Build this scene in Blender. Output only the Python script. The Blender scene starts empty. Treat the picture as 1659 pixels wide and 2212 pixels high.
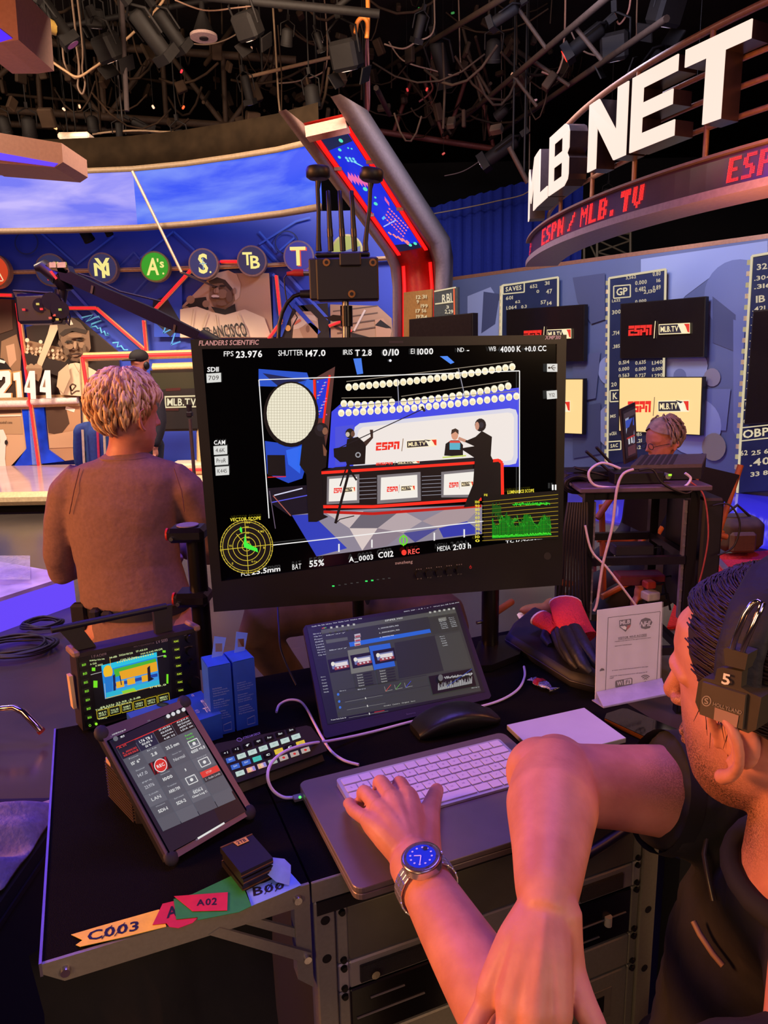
import bpy, bmesh, math, random
from mathutils import Vector, Matrix, noise
from mathutils.geometry import tessellate_polygon
V = Vector
SC = bpy.context.scene
C = SC.collection
rnd = random.Random(7)
rad = math.radians

# ------------------------------------------------------------------ camera
W_, H_, FPX = 1659.0, 2212.0, 1560.0
CAM = V((0, 0, 1.6))
ROT = Matrix.Rotation(rad(78), 3, 'X') @ Matrix.Rotation(rad(-1.2), 3, 'Z')
_cd = bpy.data.cameras.new('camera')
_cd.sensor_fit = 'VERTICAL'; _cd.sensor_height = 36.0; _cd.lens = 36.0 * FPX / H_
_cd.clip_start = 0.02; _cd.clip_end = 100
_co = bpy.data.objects.new('camera', _cd); C.objects.link(_co)
_co.matrix_world = Matrix.Translation(CAM) @ ROT.to_4x4()
SC.camera = _co
SC.view_settings.view_transform = 'Standard'
SC.view_settings.look = 'None'
SC.view_settings.gamma = 1.0
SC.view_settings.exposure = 0.0
SC.view_settings.use_curve_mapping = False

# ------------------------------------------------------------------ world and lights
def lin(h):
    h = h.lstrip('#')
    r = []
    for i in (0, 2, 4):
        c = int(h[i:i+2], 16) / 255.0
        r.append(c / 12.92 if c <= 0.04045 else ((c + 0.055) / 1.055) ** 2.4)
    return tuple(r)
_w = bpy.data.worlds.new('studio_world'); SC.world = _w; _w.use_nodes = True
_w.node_tree.nodes['Background'].inputs[0].default_value = (0.55, 0.33, 0.42, 1)
_w.node_tree.nodes['Background'].inputs[1].default_value = 0.03

def lamp(name, kind, loc, aim, col, power, size=1.0, size_y=None, spot=60, blend=.5):
    d = bpy.data.lights.new(name, kind); d.color = lin(col); d.energy = power
    if kind == 'AREA':
        d.size = size
        if size_y: d.shape = 'RECTANGLE'; d.size_y = size_y
    elif kind == 'SPOT':
        d.spot_size = rad(spot); d.spot_blend = blend; d.shadow_soft_size = size
    else: d.shadow_soft_size = size
    o = bpy.data.objects.new(name, d); C.objects.link(o)
    o.location = loc
    o.rotation_euler = (V(aim) - V(loc)).to_track_quat('-Z', 'Y').to_euler()
    return o
# warm studio key from the left behind the camera, violet wash from the grid overhead
lamp('warm_key_light', 'AREA', (-3.1, 0.2, 2.1), (0.3, 1.0, 0.95), '#ff9c5c', 100, 0.8)
lamp('warm_side_light', 'AREA', (-4.6, 0.6, 2.9), (-0.6, 2.3, 1.3), '#ffb27c', 105, 1.2)
lamp('violet_grid_light', 'AREA', (0.5, 2.0, 4.6), (0.3, 1.0, 0.9), '#8468ff', 95, 1.6)
lamp('front_fill_light', 'AREA', (0.4, -1.6, 3.4), (0.2, 1.2, 1.0), '#b8a4ff', 17, 1.6)  # unseen fill lamp added to lift the camera-facing sign paper
lamp('amber_front_fill', 'AREA', (2.2, -1.6, 2.3), (0.5, 0.9, 0.8), '#ffcf9c', 40, 1.0)  # added fill from out of frame, brightens the cart front
lamp('warm_aisle_fill', 'AREA', (2.9, 1.6, 2.9), (1.4, 3.7, 0.9), '#ff9a60', 46, 0.8)  # added warm fill, no fixture shown, for the man with glasses and rack
lamp('amber_low_fill', 'AREA', (-1.3, -1.7, 1.7), (0.1, 0.9, 0.75), '#ffd2a0', 15, 0.8)  # another added fill, reaches the cart front below the arms
lamp('mural_wash_light', 'AREA', (-4.6, 6.0, 4.6), (-3.8, 10, 1.5), '#ffe2c4', 330, 1.6, .5)
lamp('mural_wash_light', 'AREA', (-1.0, 6.0, 4.6), (-1.2, 10, 1.8), '#ffe2c4', 300, 1.6, .5)
lamp('stats_wall_light', 'AREA', (1.2, 6.3, 4.4), (3.2, 9.4, 1.5), '#ccd2ff', 200, 1.2)
lamp('blue_floor_light', 'SPOT', (3.7, 5.6, 3.2), (3.5, 6.3, 0), '#2a30ff', 420, .15, spot=62, blend=.6)
lamp('blue_floor_light', 'AREA', (-2.6, 4.0, 3.4), (-1.9, 3.2, 0), '#4a3cff', 100, 1.4)
lamp('red_grid_light', 'SPOT', (1.0, 8.5, 2.9), (1.2, 9.6, 5.4), '#ff2030', 50, .2, spot=110)
lamp('amber_grid_light', 'AREA', (-3.0, 4.0, 2.9), (-2.0, 9.0, 5.4), '#ff9a58', 22, 1.0)
lamp('amber_grid_light', 'AREA', (2.2, 4.2, 2.4), (2.4, 8.5, 5.0), '#ff9a58', 22, 1.0)

# ------------------------------------------------------------------ unprojection of photo pixels on real planes
def ray(px, py): return ROT @ V(((px - W_/2) / FPX, (H_/2 - py) / FPX, -1.0))
def PZ(px, py, z): d = ray(px, py); return CAM + d * ((z - CAM.z) / d.z)
def PY(px, py, y): d = ray(px, py); return CAM + d * (y / d.y)
def PROJ(p):
    q = ROT.transposed() @ (V(p) - CAM); return (W_/2 + FPX*q.x/-q.z, H_/2 - FPX*q.y/-q.z)
class Plane:
    def __init__(s, p, n):
        s.p = V(p); s.n = V(n).normalized()
        if (CAM - s.p).dot(s.n) < 0: s.n = -s.n
    @staticmethod
    def of3(a, b, c): return Plane(a, (V(b)-V(a)).cross(V(c)-V(a)))
    def at(s, px, py, off=0.0):
        d = ray(px, py); o = s.p + s.n*off
        return CAM + d * ((o - CAM).dot(s.n) / d.dot(s.n))

# ------------------------------------------------------------------ materials
_mats = {}
def M(hexc, rough=.6, metal=0.0, var=0.12, bump=0.0, scale=40.0, spec=.5, alpha=1.0, trans=0.0, coat=0.0):
    key = ('m', hexc, rough, metal, var, bump, scale, spec, alpha, trans, coat)
    if key in _mats: return _mats[key]
    m = bpy.data.materials.new('surface'); m.use_nodes = True
    nt = m.node_tree; b = nt.nodes['Principled BSDF']
    c = lin(hexc)
    b.inputs['Roughness'].default_value = rough; b.inputs['Metallic'].default_value = metal
    b.inputs['Specular IOR Level'].default_value = spec; b.inputs['Alpha'].default_value = alpha
    b.inputs['Transmission Weight'].default_value = trans; b.inputs['Coat Weight'].default_value = coat
    tc = nt.nodes.new('ShaderNodeTexCoord'); nz = nt.nodes.new('ShaderNodeTexNoise')
    nz.inputs['Scale'].default_value = scale; nz.inputs['Detail'].default_value = 3
    nt.links.new(tc.outputs['Object'], nz.inputs['Vector'])
    rp = nt.nodes.new('ShaderNodeValToRGB')
    rp.color_ramp.elements[0].position = .3; rp.color_ramp.elements[1].position = .7
    rp.color_ramp.elements[0].color = tuple(x*(1-var) for x in c) + (1,)
    rp.color_ramp.elements[1].color = tuple(min(1, x*(1+var)) for x in c) + (1,)
    nt.links.new(nz.outputs['Fac'], rp.inputs['Fac'])
    nt.links.new(rp.outputs['Color'], b.inputs['Base Color'])
    if bump:
        bp = nt.nodes.new('ShaderNodeBump'); bp.inputs['Strength'].default_value = bump
        bp.inputs['Distance'].default_value = .01
        nt.links.new(nz.outputs['Fac'], bp.inputs['Height']); nt.links.new(bp.outputs['Normal'], b.inputs['Normal'])
    _mats[key] = m
    return m
def E(hexc, k=1.0):
    key = ('e', hexc, k)
    if key in _mats: return _mats[key]
    m = bpy.data.materials.new('glow'); m.use_nodes = True
    b = m.node_tree.nodes['Principled BSDF']
    b.inputs['Base Color'].default_value = (.02, .02, .02, 1)
    b.inputs['Emission Color'].default_value = lin(hexc) + (1,); b.inputs['Emission Strength'].default_value = k
    _mats[key] = m
    return m
def ATTR(kind, k=1.0, rough=.6):
    """colour attribute drawn as a screen picture ('glow') or as flat print ('print')"""
    key = ('a', kind, k, rough)
    if key in _mats: return _mats[key]
    m = bpy.data.materials.new(kind + '_picture'); m.use_nodes = True
    nt = m.node_tree; b = nt.nodes['Principled BSDF']
    a = nt.nodes.new('ShaderNodeAttribute'); a.attribute_name = 'Col'
    b.inputs['Roughness'].default_value = rough
    if kind == 'glow':
        b.inputs['Base Color'].default_value = (.01, .01, .01, 1)
        b.inputs['Roughness'].default_value = .35
        nt.links.new(a.outputs['Color'], b.inputs['Emission Color']); b.inputs['Emission Strength'].default_value = k
    else:
        nt.links.new(a.outputs['Color'], b.inputs['Base Color'])
    _mats[key] = m
    return m

# ------------------------------------------------------------------ mesh builder
MATW = {}
class MB:
    def __init__(s): s.v = []; s.f = []; s.c = []; s.sm = []
    def add(s, vs, fs, col=None, sm=False):
        n = len(s.v); s.v += [V(x) for x in vs]
        for f in fs: s.f.append([i + n for i in f]); s.c.append(col); s.sm.append(sm)
        return s
    def poly(s, pts, col=None): return s.add(pts, [list(range(len(pts)))], col)
    def box(s, c, size, rot=None, bev=0.0, col=None):
        c = V(c); hx, hy, hz = (x/2 for x in size)
        b = min(bev, hx*.9, hy*.9, hz*.9)
        vs = []; fs = []
        if b <= 0:
            for sx in (-1, 1):
                for sy in (-1, 1):
                    for sz in (-1, 1): vs.append(V((sx*hx, sy*hy, sz*hz)))
            fs = [(0,1,3,2),(4,6,7,5),(0,4,5,1),(2,3,7,6),(0,2,6,4),(1,5,7,3)]
        else:
            idx = {}
            for sx in (-1, 1):
                for sy in (-1, 1):
                    for sz in (-1, 1):
                        k = (sx, sy, sz); idx[k] = len(vs)
                        vs += [V((sx*hx, sy*(hy-b), sz*(hz-b))), V((sx*(hx-b), sy*hy, sz*(hz-b))), V((sx*(hx-b), sy*(hy-b), sz*hz))]
            for ax in range(3):
                for sg in (-1, 1):
                    q = []
                    for a, d in ((-1,-1),(1,-1),(1,1),(-1,1)):
                        k = [0,0,0]; k[ax] = sg; k[(ax+1)%3] = a; k[(ax+2)%3] = d
                        q.append(idx[tuple(k)] + ax)
                    fs.append(q if sg > 0 else q[::-1])
            for ax in range(3):
                o1, o2 = (ax+1)%3, (ax+2)%3
                for a in (-1, 1):
                    for d in (-1, 1):
                        k0 = [0,0,0]; k0[o1] = a; k0[o2] = d; k1 = list(k0); k0[ax] = -1; k1[ax] = 1
                        i0, i1 = idx[tuple(k0)], idx[tuple(k1)]
                        q = [i0+o1, i1+o1, i1+o2, i0+o2]
                        fs.append(q if a*d > 0 else q[::-1])
            for k, i in idx.items():
                t = [i, i+1, i+2]; fs.append(t if k[0]*k[1]*k[2] > 0 else t[::-1])
        if rot is not None: vs = [rot @ x for x in vs]
        return s.add([x + c for x in vs], fs, col)
    def tube(s, pts, r, seg=8, caps=True, closed=False, flat=1.0, col=None):
        pts = [V(p) for p in pts]; n = len(pts)
        rs = r if isinstance(r, (list, tuple)) else [r]*n
        up = None; rings = []
        for i, p in enumerate(pts):
            if closed: t = pts[(i+1)%n] - pts[i-1]
            else: t = pts[min(i+1, n-1)] - pts[max(i-1, 0)]
            if t.length < 1e-9: t = V((0,0,1))
            t.normalize()
            if up is None:
                up = V((0,0,1)) if abs(t.z) < .9 else V((1,0,0))
            a = up - t*up.dot(t)
            if a.length < 1e-6: a = t.orthogonal()
            a.normalize(); up = a; b = t.cross(a)
            rings.append([p + (a*math.cos(2*math.pi*k/seg)*flat + b*math.sin(2*math.pi*k/seg))*rs[i] for k in range(seg)])
        return s.loft(rings, caps and not closed, closed, col)
    def loft(s, rings, caps=True, closed=False, col=None):
        k = len(rings[0]); n = len(rings); vs = [p for r in rings for p in r]; fs = []
        for i in range(n if closed else n-1):
            j = (i+1) % n
            for a in range(k):
                b = (a+1) % k; fs.append((i*k+a, i*k+b, j*k+b, j*k+a))
        s.add(vs, fs, col, True)
        if caps:
            s.add(rings[0], [list(range(k))[::-1]], col); s.add(rings[-1], [list(range(k))], col)
        return s
    def cyl(s, p0, p1, r0, r1=None, seg=12, col=None):
        return s.tube([p0, p1], [r0, r0 if r1 is None else r1], seg, col=col)
    def ell(s, c, rr, rot=None, seg=16, rings=10, col=None):
        c = V(c); rr = V(rr) if not isinstance(rr, (int, float)) else V((rr, rr, rr)); rg = []
        for i in range(rings+1):
            a = math.pi * min(max(i/rings, .012), .988)
            ring = []
            for k in range(seg):
                p = V((math.sin(a)*math.cos(2*math.pi*k/seg)*rr.x, math.sin(a)*math.sin(2*math.pi*k/seg)*rr.y, -math.cos(a)*rr.z))
                ring.append(c + (rot @ p if rot is not None else p))
            rg.append(ring)
        return s.loft(rg, True, False, col)
    def prism(s, pts, ext, col=None):
        pts = [V(p) for p in pts]; ext = V(ext); n = len(pts)
        q = [p + ext for p in pts]
        s.add(pts + q, [list(range(n))[::-1], list(range(n, 2*n))] + [(i, (i+1)%n, n+(i+1)%n, n+i) for i in range(n)], col)
        return s
    def prism_map(s, loops, fmap, d0, d1, col=None):
        """outline with holes: loops of 2-D points, fmap(x, y, depth) -> point"""
        tri = tessellate_polygon([[V((x, y, 0)) for x, y in l] for l in loops])
        flat = [p for l in loops for p in l]; n = len(flat)
        vs = [fmap(x, y, d0) for x, y in flat] + [fmap(x, y, d1) for x, y in flat]
        fs = [list(t) for t in tri] + [[i + n for i in t[::-1]] for t in tri]
        k = 0
        for l in loops:
            m = len(l)
            for i in range(m): fs.append([k+i, k+(i+1)%m, n+k+(i+1)%m, n+k+i])
            k += m
        return s.add(vs, fs, col)
    def sheet(s, grid, col=None):
        a = len(grid); b = len(grid[0])
        return s.add([p for r in grid for p in r], [(i*b+j, i*b+j+1, (i+1)*b+j+1, (i+1)*b+j) for i in range(a-1) for j in range(b-1)], col, True)
    def build(s, name, mat, parent=None, label=None, cat=None, group=None, kind=None, recalc=True):
        me = bpy.data.meshes.new(name)
        if parent is not None: o0 = MATW[parent.name]; inv = o0.inverted(); vs = [inv @ p for p in s.v]; base = None
        else:
            xs = [p.x for p in s.v]; ys = [p.y for p in s.v]; zs = [p.z for p in s.v]
            base = V(((min(xs)+max(xs))/2, (min(ys)+max(ys))/2, min(zs))); vs = [p - base for p in s.v]
        me.from_pydata([tuple(p) for p in vs], [], s.f)
        me.polygons.foreach_set('use_smooth', s.sm)
        if any(c is not None for c in s.c):
            at = me.color_attributes.new('Col', 'FLOAT_COLOR', 'CORNER'); data = []
            for p, c in zip(me.polygons, s.c):
                c = c or (0, 0, 0)
                data += [c[0], c[1], c[2], 1.0] * p.loop_total
            at.data.foreach_set('color', data)
        me.materials.append(mat)
        if recalc:
            bm = bmesh.new(); bm.from_mesh(me); bmesh.ops.recalc_face_normals(bm, faces=bm.faces); bm.to_mesh(me); bm.free()
        me.update()
        o = bpy.data.objects.new(name, me); C.objects.link(o)
        if parent is not None: o.parent = parent; MATW[o.name] = MATW[parent.name]
        else: o.location = base; MATW[o.name] = Matrix.Translation(base)
        tag(o, label, cat, group, kind)
        return o
def tag(o, label=None, cat=None, group=None, kind=None):
    if label: o['label'] = label
    if cat: o['category'] = cat
    if group: o['group'] = group
    if kind: o['kind'] = kind
    return o
def thing(name, label, cat, loc=(0, 0, 0), group=None, rotz=0.0):
    o = bpy.data.objects.new(name, None); C.objects.link(o); o.empty_display_size = .05
    o.location = loc; o.rotation_euler = (0, 0, rotz)
    MATW[o.name] = Matrix.Translation(V(loc)) @ Matrix.Rotation(rotz, 4, 'Z')
    return tag(o, label, cat, group)
def struct(o): o['kind'] = 'structure'; return o
def dup(root, mw, label=None, group=None):
    r = root.copy(); C.objects.link(r); r.matrix_world = mw
    if label: r['label'] = label
    if group: r['group'] = group
    for ch in list(root.children):
        c = ch.copy(); C.objects.link(c); c.parent = r
        for g in list(ch.children):
            d = g.copy(); C.objects.link(d); d.parent = c
    return r
def frame_rot(x, y):
    """3x3 with columns x, y, x cross y (orthonormalised)"""
    x = V(x).normalized(); y = V(y); y = (y - x*y.dot(x)).normalized(); z = x.cross(y)
    return Matrix((x, y, z)).transposed()

# ------------------------------------------------------------------ glyphs (built-in font) and flat drawings
_GL = {}
def _make_glyphs():
    chars = [chr(i) for i in range(33, 127)]; obs = []
    for bold in (0, 1):
        for ch in chars:
            cu = bpy.data.curves.new('g', 'FONT'); cu.body = ch; cu.resolution_u = 2
            cu.offset = .022 if bold else 0.0
            o = bpy.data.objects.new('g', cu); C.objects.link(o); obs.append((bold, ch, o, cu))
    dg = bpy.context.evaluated_depsgraph_get()
    for bold, ch, o, cu in obs:
        me = bpy.data.meshes.new_from_object(o.evaluated_get(dg))
        vs = [(v.co.x, v.co.y) for v in me.vertices]; fs = [list(p.vertices) for p in me.polygons]
        x0 = min([v[0] for v in vs], default=0)
        _GL[(bold, ch)] = ([(x - x0, y) for x, y in vs], fs, max([x for x, y in vs], default=.3) - x0)
        bpy.data.meshes.remove(me)
    for bold, ch, o, cu in obs: bpy.data.objects.remove(o); bpy.data.curves.remove(cu)
_make_glyphs()
def text2d(body, bold=0, shear=0.0, gap=.075):
    """vertices normalised to the unit box, faces"""
    x = 0; vs = []; fs = []
    for ch in body:
        if ch == ' ': x += .26; continue
        g = _GL[(bold, ch)]; n = len(vs)
        vs += [(x + a + b*shear, b) for a, b in g[0]]; fs += [[i + n for i in f] for f in g[1]]
        x += g[2] + gap
    x0 = min(v[0] for v in vs); x1 = max(v[0] for v in vs); y0 = min(v[1] for v in vs); y1 = max(v[1] for v in vs)
    return [((a-x0)/(x1-x0 or 1), (b-y0)/(y1-y0 or 1)) for a, b in vs], fs, (x1-x0)/(y1-y0 or 1)
class Draw:
    """flat picture: shapes laid one over the other on a plane; fmap(x, y, layer offset) -> point"""
    def __init__(s, fmap, eps): s.m = fmap; s.e = eps; s.k = 1; s.mb = MB()
    def _c(s, c): return lin(c) if isinstance(c, str) else c
    def poly(s, pts, col):
        s.mb.add([s.m(x, y, s.e*s.k) for x, y in pts], [list(range(len(pts)))], s._c(col)); s.k += 1; return s
    def rect(s, x0, y0, x1, y1, col): return s.poly([(x0,y0),(x1,y0),(x1,y1),(x0,y1)], col)
    def ell(s, cx, cy, rx, ry=None, col='#ffffff', n=20, rot=0.0):
        ry = rx if ry is None else ry; cr, sr = math.cos(rot), math.sin(rot)
        return s.poly([(cx + rx*math.cos(2*math.pi*i/n)*cr - ry*math.sin(2*math.pi*i/n)*sr,
                        cy + rx*math.cos(2*math.pi*i/n)*sr + ry*math.sin(2*math.pi*i/n)*cr) for i in range(n)], col)
    def ring(s, cx, cy, rx, ry, w, col, n=28):
        fs = []; vs = []
        for i in range(n):
            a = 2*math.pi*i/n
            vs += [s.m(cx+rx*math.cos(a), cy+ry*math.sin(a), s.e*s.k), s.m(cx+(rx-w)*math.cos(a), cy+(ry-w)*math.sin(a), s.e*s.k)]
        for i in range(n): j = (i+1)%n; fs.append((2*i, 2*i+1, 2*j+1, 2*j))
        s.mb.add(vs, fs, s._c(col)); s.k += 1; return s
    def line(s, pts, w, col):
        c = s._c(col)
        for (x0, y0), (x1, y1) in zip(pts, pts[1:]):
            L = math.hypot(x1-x0, y1-y0) or 1; nx, ny = -(y1-y0)/L*w/2, (x1-x0)/L*w/2
            s.mb.add([s.m(a, b, s.e*s.k) for a, b in ((x0+nx,y0+ny),(x1+nx,y1+ny),(x1-nx,y1-ny),(x0-nx,y0-ny))], [[0,1,2,3]], c)
        s.k += 1; return s
    def text(s, body, q, col, bold=0, shear=0.0):
        """q: (x0, ytop, x1, ybottom) or four corners tl, tr, br, bl"""
        if len(q) == 4 and not isinstance(q[0], tuple): x0, y0, x1, y1 = q; q = ((x0,y0),(x1,y0),(x1,y1),(x0,y1))
        vs, fs, _ = text2d(body, bold, shear); (a, b, c, d) = q; out = []
        for u, v in vs:
            t = (a[0]+(b[0]-a[0])*u, a[1]+(b[1]-a[1])*u); w = (d[0]+(c[0]-d[0])*u, d[1]+(c[1]-d[1])*u)
            out.append(s.m(w[0]+(t[0]-w[0])*v, w[1]+(t[1]-w[1])*v, s.e*s.k))
        s.mb.add(out, fs, s._c(col)); s.k += 1; return s
    def build(s, name, mat, parent=None, **kw): return s.mb.build(name, mat, parent, recalc=False, **kw)
def on_plane(pl, ox=0.0, oy=0.0, sc=1.0):
    return lambda x, y, off=0.0: pl.at(ox + x*sc, oy + y*sc) + pl.n*off
def grid_lerp(a, b, t): return V(a)*(1-t) + V(b)*t
# ================================================================== SETTING
def floor_mat():
    m = M('#4a423c', .22, 0, .18, .02, 1.5, .5)
    return m
struct(MB().box((0, 7, -.05), (24, 26, .1)).build('floor', floor_mat()))
struct(MB().box((0, 9, 6.05), (24, 22, .1)).build('ceiling', M('#120d0d', .95, 0, .4, .3, 1.2, .05)))
struct(MB().box((0, 18.1, 3), (24, .2, 6)).build('wall_back', M('#0d0a0c', .95)))
MUR = Plane((0, 10, 0), (0, -1, 0))
_wl = struct(MB().box((-3.3, 10.15, 1.75), (7.6, .2, 3.5)).build('wall_left', M('#2844b8', .6, 0, .1, 0, 1.0)))
LM = on_plane(MUR, 0, 560, .2532)
d = Draw(on_plane(MUR), .003)
for a, b, c in (((85,500),(165,572),(245,510)), ((300,560),(375,500),(420,540)), ((560,500),(600,545),(640,510))):
    d.line([a, b, c], 4, '#3f6ae0')
d.line([(560,528),(640,478),(670,470)], 4, '#3a62d8'); d.line([(565,530),(610,575)], 4, '#3a62d8')
for x in (90, 125, 590, 620): d.line([(x, 592), (x+90, 690)], 6, '#4a6ae8')
d.line([(245,590),(290,545),(330,590),(290,635)], 3, '#3858c0'); d.line([(600,620),(690,720)], 9, '#3050d0')
for cx in (60, 620): d.ring(cx, 525, 26, 26, 3, '#26356e')
d.poly([(335,680),(395,600),(395,728),(335,728)], '#1d49c8'); d.poly([(330,690),(333,650),(360,640),(395,700),(370,728)], '#141a30')
d.line([(350,700),(365,690),(355,720),(385,705),(372,745),(392,738)], 3, '#3f9ae8')
d.poly([(590,600),(640,650),(610,728),(592,728)], '#2450c8')
d.build('chevron_print', ATTR('print'), _wl)

def mural(name, label, outline, fill, fn, fmap=LM):
    t = thing(name, label, 'mural', fmap(*outline[0], 0))
    MB().prism([fmap(x, y, .02) for x, y in outline], (0, .05, 0)).build('backing_board', M('#6a5440', .7), t)
    d = Draw(fmap, .003); d.k = 8
    d.poly(outline, fill); fn(d); d.build('print', ATTR('print'), t)
    return t
def m44(d):
    d.poly([(235,690),(560,760),(600,830),(560,880),(240,790)], '#8a6c50')
    for i in range(26): d.ell(250 + (i*37) % 330, 740 + (i*53) % 90 + (i*37 % 330)*.12, 13, 14, '#c8a888' if i % 3 else '#e0c4a4', 8)
    d.poly([(240,800),(600,880),(590,1020),(262,900)], '#2a1a14')
    d.ell(265,692,18,18,'#e8cdb0',12); d.ell(380,706,16,16,'#e8cdb0',12)
    d.poly([(470,530),(520,530),(525,600),(390,915),(350,915),(352,880),(440,640)], '#d8b898')           # bat
    d.poly([(535,640),(790,610),(805,760),(760,850),(690,880),(600,800),(560,740)], '#7a5e48')              # face
    d.poly([(545,700),(600,800),(690,880),(640,870),(570,790)], '#4a3628')
    d.poly([(525,570),(560,520),(650,500),(720,545),(770,610),(640,590),(560,650),(540,690)], '#5a4838')    # cap
    d.poly([(540,640),(590,600),(680,585),(780,610),(765,640),(650,615),(570,660)], '#33241a')
    d.poly([(612,520),(640,520),(660,560),(635,565)], '#e8d8c0')
    d.ell(628,712,26,9,'#3a2818',12); d.ell(722,690,26,9,'#3a2818',12); d.ell(628,700,30,6,'#2e2016',10); d.ell(724,676,30,6,'#2e2016',10)
    d.poly([(672,700),(690,700),(706,765),(668,772)], '#94765a'); d.ell(700,812,38,12,'#4a3024',14)
    d.poly([(560,760),(535,720),(545,690),(575,730)], '#644c3a')
    d.poly([(560,960),(640,890),(690,880),(760,900),(948,1000),(948,1180),(560,1150),(530,1060)], '#e0c8a8')  # jersey
    d.line([(640,1080),(660,1060),(690,1075),(655,1120),(640,1080),(650,1150),(690,1120),(720,1120)], 12, '#5a4030')
    d.line([(720,960),(735,1160)], 5, '#b89a7a')
    for i in range(5): d.ell(292 + i*24, 925 - (i % 2)*12, 22, 24, '#a8886a', 10)
    d.poly([(280,930),(415,930),(400,1000),(380,1040),(300,990)], '#8e6e54')
    for cx_, cy_, rx_, ry_, cc in ((640,745,34,26,'#8e7056'),(745,735,26,24,'#8e7056'),(690,655,60,16,'#8a6c52'),(690,850,34,16,'#6a4e3a'),(690,735,12,30,'#a5866a'),(620,790,22,30,'#66503c'),(770,770,14,40,'#66503c')): d.ell(cx_, cy_, rx_, ry_, cc, 14)
    d.ell(628,712,22,8,'#2e2016',12); d.ell(722,692,22,8,'#2e2016',12); d.ell(632,711,7,6,'#120c08',8); d.ell(726,691,7,6,'#120c08',8); d.ell(694,772,22,7,'#5a4030',10); d.ell(700,812,34,7,'#3a241a',12); d.ell(700,824,28,6,'#8a6850',12)
    d.poly([(560,960),(640,890),(660,1000),(600,1140),(545,1080)], '#c8ae8e'); d.line([(690,885),(730,960),(760,905)], 6, '#b89a7a')
    for a, b in ((290, 950), (420, 945)):
        x, y = a, b
        d.poly([(x+30,y),(x+75,y),(x+85,y+235),(x+40,y+235),(x+38,y+185),(x-12,y+180),(x-12,y+140)], '#f4e8ec')
        d.poly([(x+33,y+70),(x+35,y+140),(x+12,y+138)], '#8e6e54')
mural('player_mural', 'sepia mural of a batter in a dark cap above white numerals 44', [(228,580),(520,505),(664,500),(1010,790),(1030,1190),(300,1215)], '#2a1c14', m44)
def m21(d):
    d.poly([(20,700),(150,640),(190,800),(180,1000),(60,960),(10,860)], '#8e6c50'); d.poly([(60,740),(130,720),(150,860),(90,930)], '#c0987a')
    d.poly([(0,340),(110,345),(120,600),(0,640)], '#5a3e2e'); d.poly([(0,840),(40,850),(110,940),(0,960)], '#17100e'); d.poly([(0,850),(60,870),(50,890),(10,880)], '#f0e8e0')
    for o, c in ((10, '#e8a060'), (0, '#f6ecee')):
        d.poly([(0-o,955-o),(90+o,950-o),(105+o,970),(105+o,1060),(45+o,1140),(110+o,1140),(110+o,1195+o),(-6-o,1195+o),(-6,1130),(60,1050),(60,1005),(40-o,1000),(30-o,1030),(0-o,1030)], c)
        d.poly([(130-o,970-o),(185+o,960-o),(208+o,1195+o),(165-o,1195+o),(155-o,1030+o),(135-o,1035)], c)
mural('player_mural', 'sepia mural of a blurred player with outlined numerals 21 at the left edge', [(-30,335),(125,345),(215,1205),(-30,1215)], '#3a281e', m21)
def mlow(d):
    d.poly([(-30,1250),(180,1250),(190,1310),(-30,1320)], '#5a4030'); d.poly([(-30,1350),(190,1350),(205,1490),(-30,1490)], '#b89470')
    d.text('baseball scene', (5,1378,115,1402), '#3a2a20'); d.line([(-30,1335),(190,1330)], 14, '#f0dcc8')
    d.poly([(-30,1455),(40,1450),(70,1520),(60,1600),(55,1700),(90,1985),(20,1990),(-30,1700)], '#f4e6da'); d.ell(66,1560,14,22,'#241a16',10)
    d.poly([(5,1490),(12,1490),(14,1560),(4,1560)], '#30241c')
mural('field_mural', 'tan field mural with a player in white trousers at the left edge', [(-30,1248),(196,1250),(236,1612),(100,1762),(-30,1790)], '#d0a884', mlow)
def mlow2(d):
    d.poly([(390,1230),(560,1220),(600,1400),(520,1500),(420,1480)], '#4e3626'); d.poly([(570,1250),(650,1275),(640,1305),(565,1280)], '#f0e4d4')
    d.poly([(420,1500),(700,1450),(700,1600),(430,1610)], '#c8a07c')
mural('field_mural', 'brown base path mural between the blue pedestal and the blue jacket', [(392,1232),(690,1205),(705,1700),(560,1718),(428,1622)], '#b88c68', mlow2)
t = thing('pedestal_mural', 'shiny deep blue flared column graphic under the numerals 44', 'mural', LM(130,1770,0))
MB().prism([LM(x, y, .05) for x, y in ((197,1240),(384,1236),(427,1620),(556,1720),(130,1768),(240,1610))], (0, .06, 0)).build('panel', M('#1540d8', .25, 0, .5, .1, 3), t)
MB().prism([LM(x, y, .055) for x, y in ((255,1240),(275,1240),(330,1750),(290,1750))], (0, .004, 0)).build('fold', M('#6a88e8', .3), t)
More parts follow.
